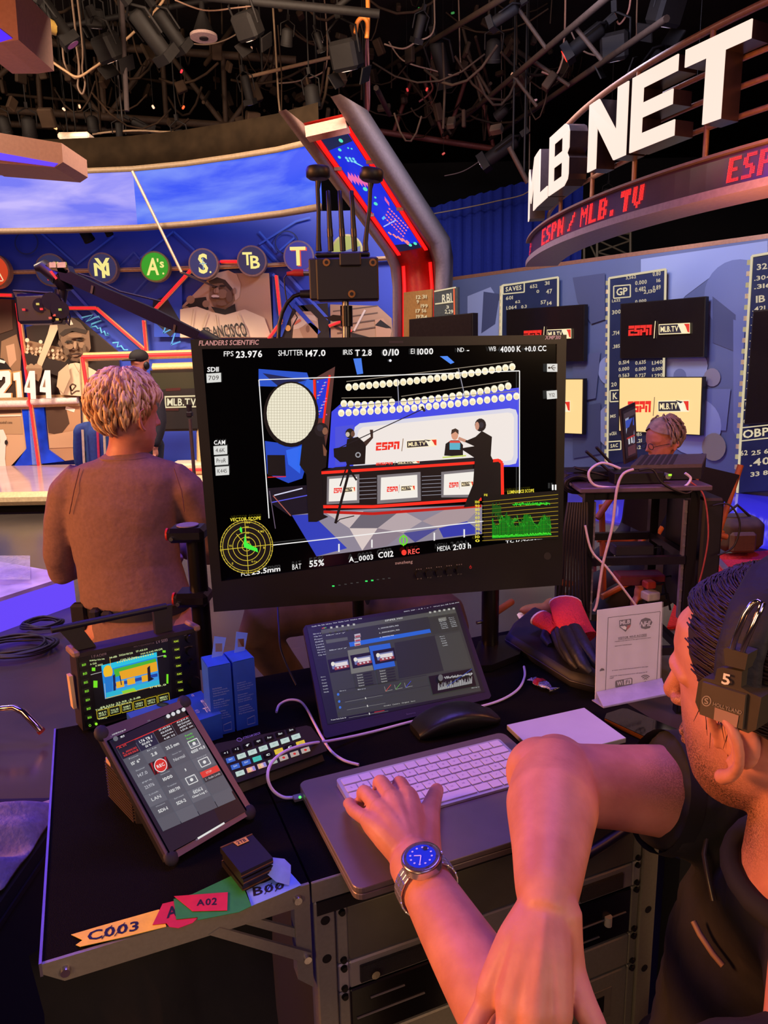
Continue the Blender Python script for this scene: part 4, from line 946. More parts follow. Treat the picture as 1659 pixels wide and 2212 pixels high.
d.line([(905,195),(912,320)], 3, '#a0a0b0'); d.line([(1165,150),(1195,280)], 3, '#a0a0b0')
def espn(q): espn_logo(d, q, False)
espn([(812,455),(1075,440),(1075,490),(812,512)])
d.ell(452, 345, 118, 140, '#060508', 28); d.ell(452, 340, 104, 128, '#efe8d0', 32)
for i in range(-8, 9): d.line([(452+i*12, 340-126*math.sqrt(max(0,1-(i*12/104)**2))), (452+i*12, 340+126*math.sqrt(max(0,1-(i*12/104)**2)))], 1.6, '#b8b098')
for i in range(-10, 11): d.line([(452-102*math.sqrt(max(0,1-(i*12/128)**2)), 340+i*12), (452+102*math.sqrt(max(0,1-(i*12/128)**2)), 340+i*12)], 1.6, '#b8b098')
d.poly([(350,660),(600,640),(600,770),(450,780),(360,720)], '#0a0a1c'); d.line([(380,690),(500,660)], 5, '#d8d8f0'); d.line([(370,720),(520,690)], 4, '#5a5ae8')
# desk and floor
d.poly([(455,775),(620,755),(1265,730),(1265,855),(980,890),(755,925),(560,950)], '#8c8494')
for pts, c in (([(455,775),(540,770),(690,915),(560,950)], '#2a3cb8'), ([(600,765),(760,758),(700,830)], '#c8b8b8'), ([(760,758),(920,752),(820,830),(700,830)], '#6a6470'), ([(820,830),(920,752),(1010,800),(930,850)], '#b4a4a8'), ([(700,830),(820,830),(755,925)], '#d8c8c4'), ([(820,830),(930,850),(860,905),(755,925)], '#8a7c88'), ([(1010,800),(1120,745),(1265,735),(1200,800),(1080,830)], '#a89498'), ([(930,850),(1080,830),(980,890)], '#4a4a90'), ([(1080,830),(1200,800),(1265,850),(1100,870)], '#3038a8')): d.poly(pts, c)
d.poly([(575,590),(1245,545),(1335,535),(1352,545),(1358,690),(1260,712),(1200,712),(590,745)], '#0e0a0c')
d.line([(578,594),(1245,550),(1336,540),(1350,552),(1352,690)], 13, '#ff2c1c'); d.poly([(640,570),(1240,528),(1240,545),(580,588)], '#16131c')
espn([(812,548),(1000,540),(1000,556),(812,566)])
d.line([(570,738),(800,738),(1262,706)], 13, '#ff2c1c'); d.line([(590,760),(800,768),(1262,735)], 12, '#c01810')
for i in range(6): d.line([(740,620+i*17),(815,616+i*17)], 2, '#9a9aa8'); d.line([(1008,610+i*16),(1090,606+i*16)], 2, '#9a9aa8')
for f, g in (([(605,610),(742,600),(742,722),(603,728)], [(614,620),(732,611),(732,710),(612,716)]), ([(818,604),(1002,590),(1004,712),(818,726)], [(834,614),(988,602),(990,698),(832,710)]), ([(1090,590),(1240,576),(1222,698),(1090,698)], [(1102,600),(1234,588),(1216,686),(1100,688)])):
    d.poly(f, '#7a7478'); d.poly(g, '#f2ece4'); x0, x1 = g[0][0], g[1][0]; ym = (g[0][1]+g[3][1])/2
    w = x1-x0; espn([(x0+w*.16, ym-16), (x1-w*.06, ym-22), (x1-w*.06, ym+12), (x0+w*.16, ym+20)])
# crew
K = '#07060a'
d.poly([(498,470),(530,420),(552,400),(590,420),(605,520),(600,570),(580,580),(590,770),(610,780),(560,802),(525,802),(516,600),(488,560)], K); d.ell(580, 410, 30, 30, '#1a1418', 14); d.ell(596, 416, 12, 16, '#8a5a44', 10); d.ell(575, 402, 14, 15, '#2a2630', 10); d.poly([(586,470),(604,500),(600,522),(590,520)], '#7a4c3a')
d.poly([(690,450),(735,440),(770,470),(766,556),(700,560),(680,520)], K); d.ell(702, 426, 20, 22, '#1c1612', 12); d.ell(714, 428, 9, 13, '#6a4838', 8); d.ell(692, 430, 9, 11, '#c8b8a8', 8); d.poly([(760,462),(790,440),(786,410),(800,410),(800,445),(770,480)], '#3a2620')
d.line([(640,495),(1012,322)], 4, '#15121a'); d.line([(1006,312),(1020,332)], 10, '#15121a')
d.poly([(632,490),(690,480),(740,490),(748,520),(720,545),(660,548),(634,525)], '#0a090c'); d.ell(736, 517, 12, 12, '#9a9aa0', 12); d.ell(736, 517, 7, 7, '#0a090c', 10); d.line([(690,545),(700,580),(640,808)], 11, '#08070a'); d.line([(700,580),(730,625)], 8, '#08070a'); d.line([(690,560),(660,650)], 6, '#08070a'); d.line([(640,808),(660,790),(720,776)], 4, '#08070a')
d.poly([(1102,520),(1108,470),(1130,455),(1165,455),(1182,475),(1182,525)], '#0e0c12'); d.ell(1147, 432, 15, 22, '#d89a7c', 14); d.poly([(1131,430),(1134,410),(1150,404),(1163,412),(1163,430),(1150,418)], '#3a2a22'); d.rect(1125, 460, 1170, 495, '#5ab0c8'); d.rect(1125, 457, 1170, 466, '#d8483c'); d.line([(1095,528),(1195,520)], 6, '#c8d868')
d.poly([(1165,445),(1200,455),(1235,440),(1262,415),(1305,440),(1300,520),(1310,540),(1300,640),(1230,735),(1185,740),(1225,640),(1232,530),(1180,496),(1165,490),(1230,480),(1190,462)], K); d.ell(1256, 390, 24, 28, '#141016', 14); d.ell(1242, 394, 9, 18, '#c89078', 10); d.ell(1260, 390, 10, 13, '#2c2a34', 10); d.poly([(1165,440),(1195,452),(1190,464),(1160,452)], '#c89078')
d.line([(360,670),(385,830)], 3, '#6a5a70'); d.line([(375,690),(450,775)], 4, '#a85a50')
# frame lines and ticks
WH = '#f4f2f0'
for a, b in (((315,198),(1422,160)), ((1422,160),(1422,690)), ((315,198),(358,786)), ((375,900),(1275,798))): d.line([a, b], 4, WH)
for x, y in ((655,912),(795,894),(1060,864),(1187,850)): d.line([(x,y-17),(x,y+17)], 6, WH)
d.ring(929, 880, 18, 21, 5, '#68e01c'); d.line([(929,856),(929,904)], 5, '#68e01c'); d.ell(873, 116, 6, 6, '#e8e8f0', 8)
# read-outs
def tx(sx, x0, y0, x1, y1, b=1, c=WH, k=-.03): d.text(sx, ((x0,y0),(x1,y0+(x1-x0)*k),(x1,y1+(x1-x0)*k),(x0,y1)), c, b)
tx('FPS',166,77,207,99,0); tx('23.976',217,76,329,106); tx('SHUTTER',397,73,503,97,0); tx('147.0',514,72,598,100); tx('IRIS',673,70,713,92,0); tx('T 2.8',724,70,794,98); tx('0/10',840,68,910,97); tx('EI',960,66,976,88,0); tx('1000',988,65,1055,92); tx('ND',1158,62,1186,80,0); tx('-',1198,72,1208,76); tx('WB',1291,57,1322,77,0); tx('4000 K',1340,56,1428,82); tx('+0.0 CC',1443,55,1535,79)
tx('SDI1',96,144,144,165)
def badge(sx, x0, y0, x1, y1): d.poly([(x0,y0+2),(x1,y0-2),(x1+1,y1-3),(x0+2,y1+1)], '#d8d8d4'); tx(sx, x0+9, y0+11, x1-9, y1-10, 0, '#141418', -.04)
badge('709',92,170,154,210); tx('CAM',124,455,172,474); badge('4.6K',122,478,180,516); badge('ProR',126,522,184,560); badge('K445',130,566,188,604)
badge('Y12',1536,244,1580,280); d.rect(1538, 130, 1582, 164, '#d8d8d4'); d.line([(1545,147),(1575,147)], 3, '#141418'); d.line([(1555,147),(1562,138),(1570,138)], 3, '#141418'); d.line([(1558,147),(1565,156),(1571,156)], 3, '#141418'); d.ell(1547,147,5,5,'#141418',8)
d.rect(1559, 643, 1566, 666, WH); d.rect(1571, 643, 1578, 666, WH)
k2 = -.115
tx('FCL',240,1015,278,1032,0,WH,k2); tx('25.5mm',284,1004,406,1026,1,WH,-.13); tx('BAT',457,982,495,1004,0,WH,k2); tx('55%',529,966,592,994,1,WH,k2); tx('A_0003',697,950,800,976,1,WH,k2); tx('C012',821,930,886,956,1,WH,k2)
d.ell(931, 931, 11, 12, '#ff3a2c', 14); tx('REC',948,918,997,940,1,'#ff5a50',k2); tx('MEDIA',1072,906,1128,926,0,WH,k2); tx('2:03 h',1139,897,1215,922,1,WH,k2); tx('TC 17:45:56:12',1362,880,1522,892,1,WH,k2)
# vector scope
YE = '#d8c038'
d.ell(263, 905, 113, 116, '#08070a', 36); tx('VECTOR SCOPE',193,785,323,799,1,'#f0e040',-.06)
for r in (112, 103, 81, 60, 40, 20): d.ring(263, 905, r, r*1.02, 2.4, YE, 40)
d.line([(150,920),(376,896)], 2.5, YE); d.line([(255,795),(271,1018)], 2.5, YE); d.line([(220,852),(263,905)], 2.5, YE)
for i in range(36): a = i*math.pi/18; d.line([(263+106*math.cos(a),905+108*math.sin(a)),(263+113*math.cos(a),905+115*math.sin(a))], 2, YE)
for sx, x, y in (('100',260,798),('80',260,818),('60',262,842),('40',263,862),('20',264,880),('R MG',312,836),('YI',188,898),('G Cy',283,965),('G',200,972),('B',334,905)): d.text(sx, (x, y, x+6*len(sx), y+9), YE, 1)
d.poly([(232,830),(238,820),(244,830),(244,848),(236,842)], '#40f040'); d.poly([(250,895),(256,850),(264,888),(292,905),(308,912),(312,930),(298,924),(270,915),(252,908)], '#40f040')
# luminance scope
d.poly([(1266,690),(1588,668),(1585,870),(1268,884)], '#060708'); tx('LUMINANCE SCOPE',1369,668,1482,682,1,'#f0e040',-.07); tx('FE',1270,682,1285,691,1,'#f0e040',0)
for i in range(11):
    y = 716 + i*16.4; d.line([(1262,y),(1584,y-32+i*1.2)], 1.8, '#b89a20'); d.text(str(100-i*10), (1232,y-6,1251,y+6), '#f0e040', 1)
r2 = random.Random(3)
for i in range(90):
    x = 1305 + i*2.7; lo = 870 - i*.2; top = 790 + 22*math.sin(i*.21) + r2.uniform(-10, 10)
    d.line([(x, top), (x, lo)], 2.6, (0, .10 + .14*r2.random(), .005))
    if 30 < i < 88: d.line([(x, 722 + r2.uniform(-5, 5) - .1*(i-30)), (x+3, 728 + r2.uniform(-5, 5) - .1*(i-30))], 3, '#2ad82a')
    if i < 14: d.line([(x, 715 + r2.uniform(0, 20)), (x, 760 + r2.uniform(0, 30))], 2, '#0d5a14')
    d.line([(x, lo-6-r2.uniform(0, 8)), (x+3, lo)], 3.2, '#40f030')
    d.line([(x, 800 + 18*math.sin(i*.3) + r2.uniform(-14, 14)), (x+4, 806 + 18*math.sin(i*.3))], 2.4, '#28b024')
d.build('picture', ATTR('glow', 1.0), t)
# bezel lettering, keys, lamps
d = Draw(lambda x, y, o=0: MP.at(400 + x*.5063, 720 + y*.5063) + mn*(.0005+o), .00004)
d.text('FLANDERS SCIENTIFIC', ((58,31),(315,27),(315,49),(58,53)), '#e8d8e8', 1, .15); d.text('XMP310', ((1534,9),(1603,9),(1603,25),(1534,27)), '#e8d8e8', 1, .15); d.text('zunzheng', ((895,974),(970,966),(970,984),(895,990)), '#c8bcc0', 1)
d.rect(870, 32, 930, 42, '#3a3038')
d.ell(1545, 950, 16, 16, '#2a2424', 16); d.ring(1217, 998, 5, 6, 2, '#e03030'); d.rect(1216, 989, 1218, 997, '#e03030')
for i in range(5): d.text('- - -', ((985+i*43,1005-i*5),(1008+i*43,1003-i*5),(1008+i*43,1007-i*5),(985+i*43,1009-i*5)), '#8a8080'); d.text('F%d' % (i+1), ((990+i*43,1044-i*5),(1008+i*43,1042-i*5),(1008+i*43,1048-i*5),(990+i*43,1050-i*5)), '#8a8080')
d.build('bezel_lettering', ATTR('print'), t)
d = Draw(lambda x, y, o=0: MP.at(400 + x*.5063, 720 + y*.5063) + mn*(.0006+o), .00004)
for x, y in ((632,1078),(773,1057),(798,1054)): d.rect(x-5, y-3, x+5, y+3, '#38e868')
for x, y in ((658,1074),(684,1070),(710,1066),(735,1063),(822,1050),(846,1047),(870,1044)): d.rect(x-5, y-2, x+5, y+2, '#3a3a38')
d.build('status_lamps', ATTR('glow', 1.0), t)
for i in range(5):
    p = Z(995+i*43, 1027-i*5); MB().cyl(p, p + mn*.012, .008, .007, 14).build('knob', M('#0c0a0a', .4), t)
MB().box(mp(820,1010) - mn*.09, (.2, .06, .12), frame_rot(mu, -mn)).build('mount_plate', M('#100d0d', .5), t)

# ---- stand: three black poles
def pole(label, px, ytop, ybot, y, ztop=None, r=.0135):
    a, b = PY(px, ytop, y), PY(px, ybot, y)
    x = (a.x + b.x)/2; z1 = ztop or a.z
    t = thing('stand_pole', label, 'pole', (b.x, y, .97))
    MB().cyl((b.x, y, .97), (b.x, y, z1), r, None, 16).build('tube', M('#15100f', .35, .5, .1), t)
    return t, b.x
tp, lx = pole('thick black stand pole with clamps at the display\'s left edge', 440, 1200, 1400, 1.43, 1.25, .019)
for zz, w in ((1.262, .075), (1.126, .07)):
    c = V((lx-.012, 1.425, zz)); cl = MB().box(c, (w, .06, .03), bev=.008).build('clamp', M('#1c1820', .3, .4), tp)
    MB().cyl(c + V((-w/2, -.008, .0)), c + V((-w/2-.004, -.008, 0)), .013, None, 14).build('red_end', M('#c8301c', .4), cl)
    MB().cyl(c + V((-w/2+.012, -.03, -.004)), c + V((-w/2+.012, -.036, -.004)), .004, None, 10).build('screw', M('#d8d0cc', .2, 1), cl)
p = V((lx-.012, 1.425, 1.278)); MB().cyl(p, p + V((0, 0, .002)), .022, None, 20).build('badge_disc', M('#8a7a9a', .3), tp)
tp, _ = pole('slim black stand pole behind the middle of the portable screen', 777, 1290, 1420, 1.56, 1.25)
tp, rx = pole('black stand pole with a screw knob right of the portable screen', 1058, 1240, 1405, 1.5, 1.3, .019)
MB().cyl((rx-.019, 1.5, 1.03), (rx-.03, 1.495, 1.03), .004, None, 8).build('screw', M('#b0a8a0', .3, 1), tp)
MB().prism([PZ(x, y, .967) for x, y in ((1020,1436),(1034,1398),(1062,1388),(1105,1382),(1128,1414),(1122,1426),(1062,1450),(1032,1452))], (0, 0, .014)).build('base_plate', M('#141012', .35, .4), tp)

# ---- wireless video unit over the display
YT = 1.5
def ty(x, y, o=0): return PY(560 + x*.1808, 340 + y*.1808, YT + o)
t = thing('wireless_receiver', 'black wireless video receiver box with antennas above the display', 'receiver', ty(1050, 2150))
BK = M('#0e0b0b', .5, 0, .1)
def rbox(x0, y0, x1, y1, o0, o1, name, mat, par=None):
    a, b = ty(x0, y1, o0), ty(x1, y0, o0)
    return MB().box(((a.x+b.x)/2, YT+(o0+o1)/2, (a.z+b.z)/2), (abs(b.x-a.x), abs(o1-o0), abs(b.z-a.z)), bev=.003).build(name, mat, par or t)
rbox(690, 1185, 1420, 1715, 0, .045, 'body', BK); rbox(665, 1120, 1320, 1190, .01, .04, 'antenna_block', BK); rbox(960, 1125, 1215, 1300, -.006, .0, 'latch', M('#120e0d', .5)); rbox(605, 1200, 690, 1705, .006, .04, 'side_port', M('#2a2220', .4))
for x, y in ((803,1255),(1358,1256),(1105,1632)):
    c = ty(x, y, -.001); r = (ty(x+44, y)-ty(x, y)).length
    MB().cyl(c, c + V((0,-.0015,0)), r, None, 20).build('brass_ring', M('#c08448', .3, .9), t); MB().cyl(c + V((0,-.0015,0)), c + V((0,-.0025,0)), r*.5, None, 14).build('screw_hole', M('#0a0808'), t)
for cx, cy, tilt, bx in ((705,215,0,712), (1333,240,8,1272)):
    top = ty(cx, cy+70, .02); mid = ty((cx+bx)/2+(14 if tilt else 0), 620, .02); bot = ty(bx, 1120, .02)
    st = MB().tube([bot, ty(bx-4, 1020, .02), ty((cx+bx*2)/3-2, 800, .02), mid, ty(cx-8, 380, .02), top], [.0062,.0052,.0042,.0042,.0042,.006], 10).build('mushroom_antenna', BK, t)
    n = V((math.sin(rad(tilt)), 0, math.cos(rad(tilt))))
    c = ty(cx, cy+45, .02); MB().tube([c, c+n*.004, c+n*.018, c+n*.022], [.018,.0235,.0235,.021], 22).build('antenna_head', BK, st)
for x0, x1 in ((822,855), (962,1000), (1103,1140)):
    MB().tube([ty(x1, 1120, .02), ty((x0+x1)/2+4, 840, .02), ty(x0+10, 600, .02), ty(x0, 400, .02), ty(x0, 392, .02)], [.0058,.0055,.0045,.004,.001], 10).build('rod_antenna', BK, t)
    MB().tube([ty((x0+x1)/2+10, 950, .02), ty((x0+x1)/2+4, 855, .02)], [.0062,.006], 10).build('antenna_sleeve', M('#3a322c', .3, .6), t)
MB().tube([ty(640,1378,.02), ty(530,1378,.02)], .006, 12).build('plug', M('#b0a8a0', .3, .9), t)
MB().tube([ty(530,1378,.02), ty(420,1378,.02), ty(395,1385,.02), ty(330,1392,.02)], [.0075,.007,.005,.004], 12).build('red_plug', M('#a02828', .5), t)
MB().tube([ty(335,1392,.02), ty(298,1440,.02), ty(305,1560,.02), ty(330,1720,.02), ty(400,1820,.02), ty(455,1910,.02), ty(400,2010,.02), ty(385,2180,.02)], .0013, 6).build('thin_lead', M('#15100e', .5), t)
MB().tube([ty(640,1632,.02), ty(490,1632,.02)], [.009,.0075], 12).build('plug', BK, t)
MB().tube([ty(490,1635,.02), ty(410,1660,.02), ty(330,1740,.02), ty(275,1850,.02), ty(240,1980,.02), ty(225,2200,.02)], .0042, 8).build('cable', M('#100c0c', .4), t)
MB().tube([ty(1030,1720,.025), ty(1032,2300,.025)], .007, 12).build('spigot', M('#8a8280', .3, .8), t)
MB().tube([ty(1040,1775,.025), ty(1045,2020,.025)], .0125, 14).build('socket', M('#181416', .3, .5), t)
MB().tube([ty(1055,2020,.025), ty(1055,2700,.025)], .0065, 12).build('post', M('#181416', .35, .4), t)
MB().prism([ty(x, y, .018) for x, y in ((770,1905),(830,1905),(880,1880),(985,1890),(985,1950),(880,1960),(830,1945))], (0, .006, 0)).build('wing_screw', M('#3a302a', .35, .6), t)
# ================================================================== CART WITH WORK SURFACE
AZ = rad(22.3); CU = V((math.cos(AZ), math.sin(AZ), 0)); CV = V((-math.sin(AZ), math.cos(AZ), 0)); RZ = Matrix.Rotation(AZ, 3, 'Z')
TT = .965; TO = PZ(90, 2082, TT); TO.z = 0
def T(u, v, z): return TO + CU*u + CV*v + V((0, 0, z))
def tbox(mb, u0, u1, v0, v1, z0, z1, bev=0.0): return mb.box(T((u0+u1)/2, (v0+v1)/2, (z0+z1)/2), (u1-u0, v1-v0, z1-z0), RZ, bev)
CF = Plane(TO, -CV); cf = on_plane(CF)
OLV = M('#8a8474', .45, .25, .06, .03, 200); DRK = M('#14100f', .6, 0, .15); CARPET = M('#0d0a0b', .95, 0, .35, .5, 900, .1)
t = thing('equipment_cart', 'grey metal equipment cart with black carpeted top and rack units', 'cart', T(.58, .27, 0))
tbox(MB(), .305, .98, 0.004, .62, TT-.012, TT-.001).build('deck', CARPET, t)
tbox(MB(), .305, .87, 0, .004, TT-.03, TT-.001, .001).build('front_rail', OLV, t)
for u0, u1 in ((.307, .334), (.836, .868)):
    po = tbox(MB(), u0, u1, .0, .03, .12, TT-.031, .002).build('post', OLV, t)
    for zz in (.905, .848, .735, .625, .5):
        c = T((u0+u1)/2, -.0008, zz)
        MB().cyl(c + CV*.004, c, .0062, None, 14).build('bolt_hole', M('#0c0a08'), po)
for u0, u1 in ((.307, .334), (.836, .868)): tbox(MB(), u0, u1, .50, .53, .12, TT-.013).build('rear_post', OLV, t)
for zz in (.14, .5): 
    for v0 in (.03, .47): tbox(MB(), .31, .865, v0, v0+.03, zz-.02, zz).build('cross_bar', OLV, t)
tbox(MB(), .335, .835, .035, .47, .15, .9).build('inner_case', M('#0b0909', .7), t)
for u in (.32, .85):
    for v in (.015, .515):
        w = MB().tube([T(u, v, .12), T(u, v, .10)], .01, 8).build('caster', M('#1a1616', .5), t)
        MB().cyl(T(u-.015, v, .05), T(u+.015, v, .05), .05, None, 18).build('wheel', M('#0c0a0a', .6), w)
# rack units: panel, ears, screws
def unit(name, z0, z1, mat, lab=None, ear=None):
    un = tbox(MB(), .352, .82, .004, .03, z0+.001, z1-.001, .002).build(name, mat, t, lab)
    for u0, u1 in ((.336, .352), (.82, .836)):
        tbox(MB(), u0, u1, .004, .012, z0+.0005, z1-.0005, .002).build('rack_ear', ear or mat, un)
        for zz in (z1-.006, z0+.006):
            c = T((u0+u1)/2, .004, zz); MB().cyl(c, c - CV*.004, .0048, .0038, 12).build('rack_screw', M('#12100e', .4, .3), un)
    return un
unit('blank_panel', .828, .912, M('#6a6454', .5, .3, .05), 'plain olive grey blank panel', OLV)
r1 = unit('drive_bay', .784, .827, M('#a29a90', .4, .4, .05), 'pale metal bay with dark slots', M('#b0a8a0', .4, .4))
for u0, u1 in ((.366, .466), (.72, .80)): tbox(MB(), u0, u1, .0, .006, .791, .817, .001).build('slot', M('#1c1612', .5, 0, .3, .6, 900), r1)
MB().cyl(T(.385, -.002, .802), T(.385, -.006, .802), .006, None, 10).build('shiny_knob', M('#d0c8b8', .2, 1), r1)
r2_ = unit('amplifier', .70, .783, M('#0a0809', .25), 'glossy black unit with a small white socket', OLV)
MB().tube([T(.775, .002, .748), T(.775, .002, .732)], .006, 10).build('socket', M('#b0a898', .5), r2_)
for zz, u0, u1 in ((.76,.38,.43), (.735,.36,.46), (.742,.70,.81), (.715,.7,.76)): tbox(MB(), u0, u1, .002, .004, zz, zz+.0012).build('edge_line', M('#7a7470', .4), r2_)
unit('blank_panel', .64, .698, OLV, 'low olive blank panel'); r3 = unit('connector_panel', .50, .638, OLV, 'lower panel with a square black port')
tbox(MB(), .745, .775, .002, .004, .57, .6).build('port', M('#080606'), r3); tbox(MB(), .73, .79, .003, .0045, .555, .612, .001).build('port_frame', M('#766e60', .5), r3)
tbox(MB(), .31, .86, -.001, .003, .915, .934).build('shadow_gap', DRK, t)
MB().tube([T(.62, -.01, .905), T(.68, -.03, .895), T(.74, -.02, .90), T(.83, .0, .905)], .008, 8).build('side_cable', M('#15101c', .4), t)

# folding side shelf
t = thing('side_shelf', 'black carpeted folding side shelf with a grey metal edge', 'shelf', T(.15, .27, TT-.03))
tbox(MB(), .0, .302, .004, .56, TT-.012, TT-.001).build('deck', CARPET, t)
MB().prism([T(0, 0, TT-.001), T(.302, 0, TT-.001), T(.302, 0, TT-.03), T(.02, 0, TT-.03), T(0, 0, TT-.014)], CV*.004).build('front_rail', OLV, t)
tbox(MB(), -.003, .0, .0, .56, TT-.016, TT+.0005).build('side_trim', M('#7a7080', .4, .5), t)
for u, z in ((.022, TT-.017), (.286, TT-.017)): MB().cyl(T(u, 0, z), T(u, -.005, z), .0062, .005, 14).build('rivet', M('#d0c8cc', .2, 1), t)
MB().prism([T(.282, .002, TT-.03), T(.302, .002, TT-.03), T(.302, .002, .81), T(.282, .002, .83)], CV*.02).build('bracket_channel', OLV, t)
br = MB().prism([T(.177, -.002, .938), T(.19, -.002, .943), T(.3, -.002, .866), T(.292, -.002, .854)], CV*.004).build('folding_arm', OLV, t)
MB().cyl(T(.294, -.002, .861), T(.294, -.007, .861), .005, None, 12).build('rivet', M('#d0c8cc', .2, 1), br)
MB().prism([T(.21, .006, .938), T(.222, .006, .942), T(.285, .006, .9), T(.283, .006, .888)], CV*.004).build('folding_arm', OLV, t)
MB().box(T(.1, .5, .87), (.2, .02, .16), RZ).build('rear_skirt', M('#0d0b0b', .8), t)

# black cloth bags hanging under the shelf
g = [[T(-.02+.035*i, .06+.02*math.sin(i*1.4), .93-.09*j) + V((.004*math.sin(j*2+i), .01*math.sin(i*2.3+j), 0)) for j in range(11)] for i in range(9)]
MB().sheet(g).build('cloth_skirt', M('#0e0b0b', .9, 0, .3, .2, 30), None, 'black cloth draped below the side shelf', 'cloth')

# tape strips on the shelf edge
def tape(label, pts, col, word, wq, z, wcol='#141010', curl=0.0):
    fm = lambda x, y, o=0: PZ(x*.434, 1750 + y*.434, TT) + V((0, 0, z + o))
    t = thing('tape_strip', label, 'tape', fm(*pts[0]))
    mb = MB(); p = [fm(x, y) for x, y in pts]; mb.prism(p, (0, 0, .0006)); mb.build('strip', M(col, .6, 0, .08, .1, 60), t)
    if word:
        d = Draw(lambda x, y, o=0: fm(x, y, .0008+o), .0001); d.text(word, wq, wcol, 1, .1)
        if '0' in word and word != 'A02':
            n = word.index('0'); (a, b, c, e) = wq
            for k in (n, n+1):
                w0, w1 = (k+.05)/len(word), (k+.95)/len(word)
                d.line([(e[0]+(c[0]-e[0])*w0, e[1]+(c[1]-e[1])*w0+4), (a[0]+(b[0]-a[0])*w1, a[1]+(b[1]-a[1])*w1-4)], 4, wcol)
        d.build('ink', ATTR('print'), t)
    return t
tape('yellow tape strip marked C003 on the shelf edge', [(355,625),(490,585),(790,500),(806,505),(828,585),(640,632),(400,685),(378,676),(412,652)], '#f4cc30', 'C003', ((432,612),(690,556),(694,604),(440,660)), .001)
tape('red tape strip with a marked A under the green tape', [(810,475),(880,458),(985,545),(960,570),(890,596),(845,590),(830,572),(760,580)], '#c42436', 'A', ((820,500),(880,480),(885,535),(830,550)), .002)
tape('wide green tape strip between the red and blue tapes', [(865,455),(960,430),(1130,350),(1182,325),(1252,490),(1190,520),(985,560),(985,545),(878,556)], '#2a8a34', None, None, .003)
tape('small red tape strip marked A02 on the green tape', [(868,445),(1135,425),(1132,516),(960,520)], '#cc2438', 'A02', ((975,465),(1080,452),(1080,490),(980,495)), .0042)
t = tape('pale blue tape strip marked B00 with a curled end', [(1222,395),(1320,365),(1440,310),(1500,378),(1380,430),(1252,482)], '#84acf0', 'B00', ((1250,392),(1410,362),(1420,395),(1262,436)), .001)
fm = lambda x, y, z=0: PZ(x*.434, 1750 + y*.434, TT) + V((0, 0, z))
MB().sheet([[fm(1320,350,.012), fm(1330,335,.02), fm(1360,318,.024)], [fm(1375,378,.006), fm(1385,350,.02), fm(1420,318,.022)], [fm(1440,385,.003), fm(1450,350,.012), fm(1450,315,.012)]]).build('curled_end', M('#8ea6ee', .6), t)

# ---- closed laptop, keyboard, trackpad, phone
def rounded(u0, u1, v0, v1, r, n=5):
    out = []
    for cu, cv, a0 in ((u1-r, v1-r, 0), (u0+r, v1-r, 90), (u0+r, v0+r, 180), (u1-r, v0+r, 270)):
        for i in range(n+1): a = rad(a0 + 90*i/n); out.append((cu + r*math.cos(a), cv + r*math.sin(a)))
    return out
def slab(pts, z0, z1, bev=.001):
    mb = MB(); cx = sum(p[0] for p in pts)/len(pts); cy = sum(p[1] for p in pts)/len(pts); rings = []
    for z, k in ((z0, bev), (z0+bev, 0), (z1-bev, 0), (z1, bev)):
        rings.append([T(p[0]+(cx-p[0])*k*4, p[1]+(cy-p[1])*k*4, z) for p in pts])
    mb.loft(rings); mb.sm = [False]*len(mb.f); return mb
def UV(p): q = V(p)-TO; return q.dot(CU), q.dot(CV)
lu, lv = UV(PZ(644, 1689, .985))
t = thing('closed_laptop', 'closed space grey laptop under the white keyboard', 'laptop', T(lu+.17, lv-.12, TT))
GREY = M('#7a6c68', .42, .4, .04)
slab(rounded(lu, lu+.354, lv-.246, lv, .012), TT+.003, TT+.0115, .001).build('base', GREY, t); slab(rounded(lu, lu+.354, lv-.246, lv, .012), TT+.0125, TT+.02, .001).build('lid', GREY, t)
slab(rounded(lu+.002, lu+.352, lv-.244, lv-.002, .012), TT+.0114, TT+.0126, .0001).build('seam', M('#1a1616'), t)
for a, b in ((.03,-.03),(.32,-.03),(.03,-.22),(.32,-.22)): MB().cyl(T(lu+a, lv+b, TT), T(lu+a, lv+b, TT+.0032), .008, None, 12).build('foot', DRK, t)
zl = TT+.02
ku, kv = UV(PZ(725, 1682, zl+.01))
t = thing('keyboard', 'slim white wireless keyboard lying on the closed laptop', 'keyboard', T(ku+.14, kv-.06, zl))
KBW, KBD = .279, .115
kp = rounded(ku, ku+KBW, kv-KBD, kv, .006); mb = MB(); kz = lambda v: zl + .0042 + .0055*(v-(kv-KBD))/KBD
mb.loft([[T(u, v, zl+.0005) for u, v in kp], [T(u, v, kz(v)) for u, v in kp]]); mb.sm = [False]*len(mb.f)
mb.build('tray', M('#c8c0cc', .4, .5, .04), t)
WK = M('#dcd4e8', .45, 0, .03); pit = .01905
rows = [[1.55]+[1]*12+[1.0], [1]*13+[1.55], [1.55]+[1]*12+[1], [1.8]+[1]*11+[1.75], [2.3]+[1]*10+[2.25], [1,1,1,1.25,5.1,1.25,1,.98,.98,.98]]
tot = 14.55
keymesh = {}
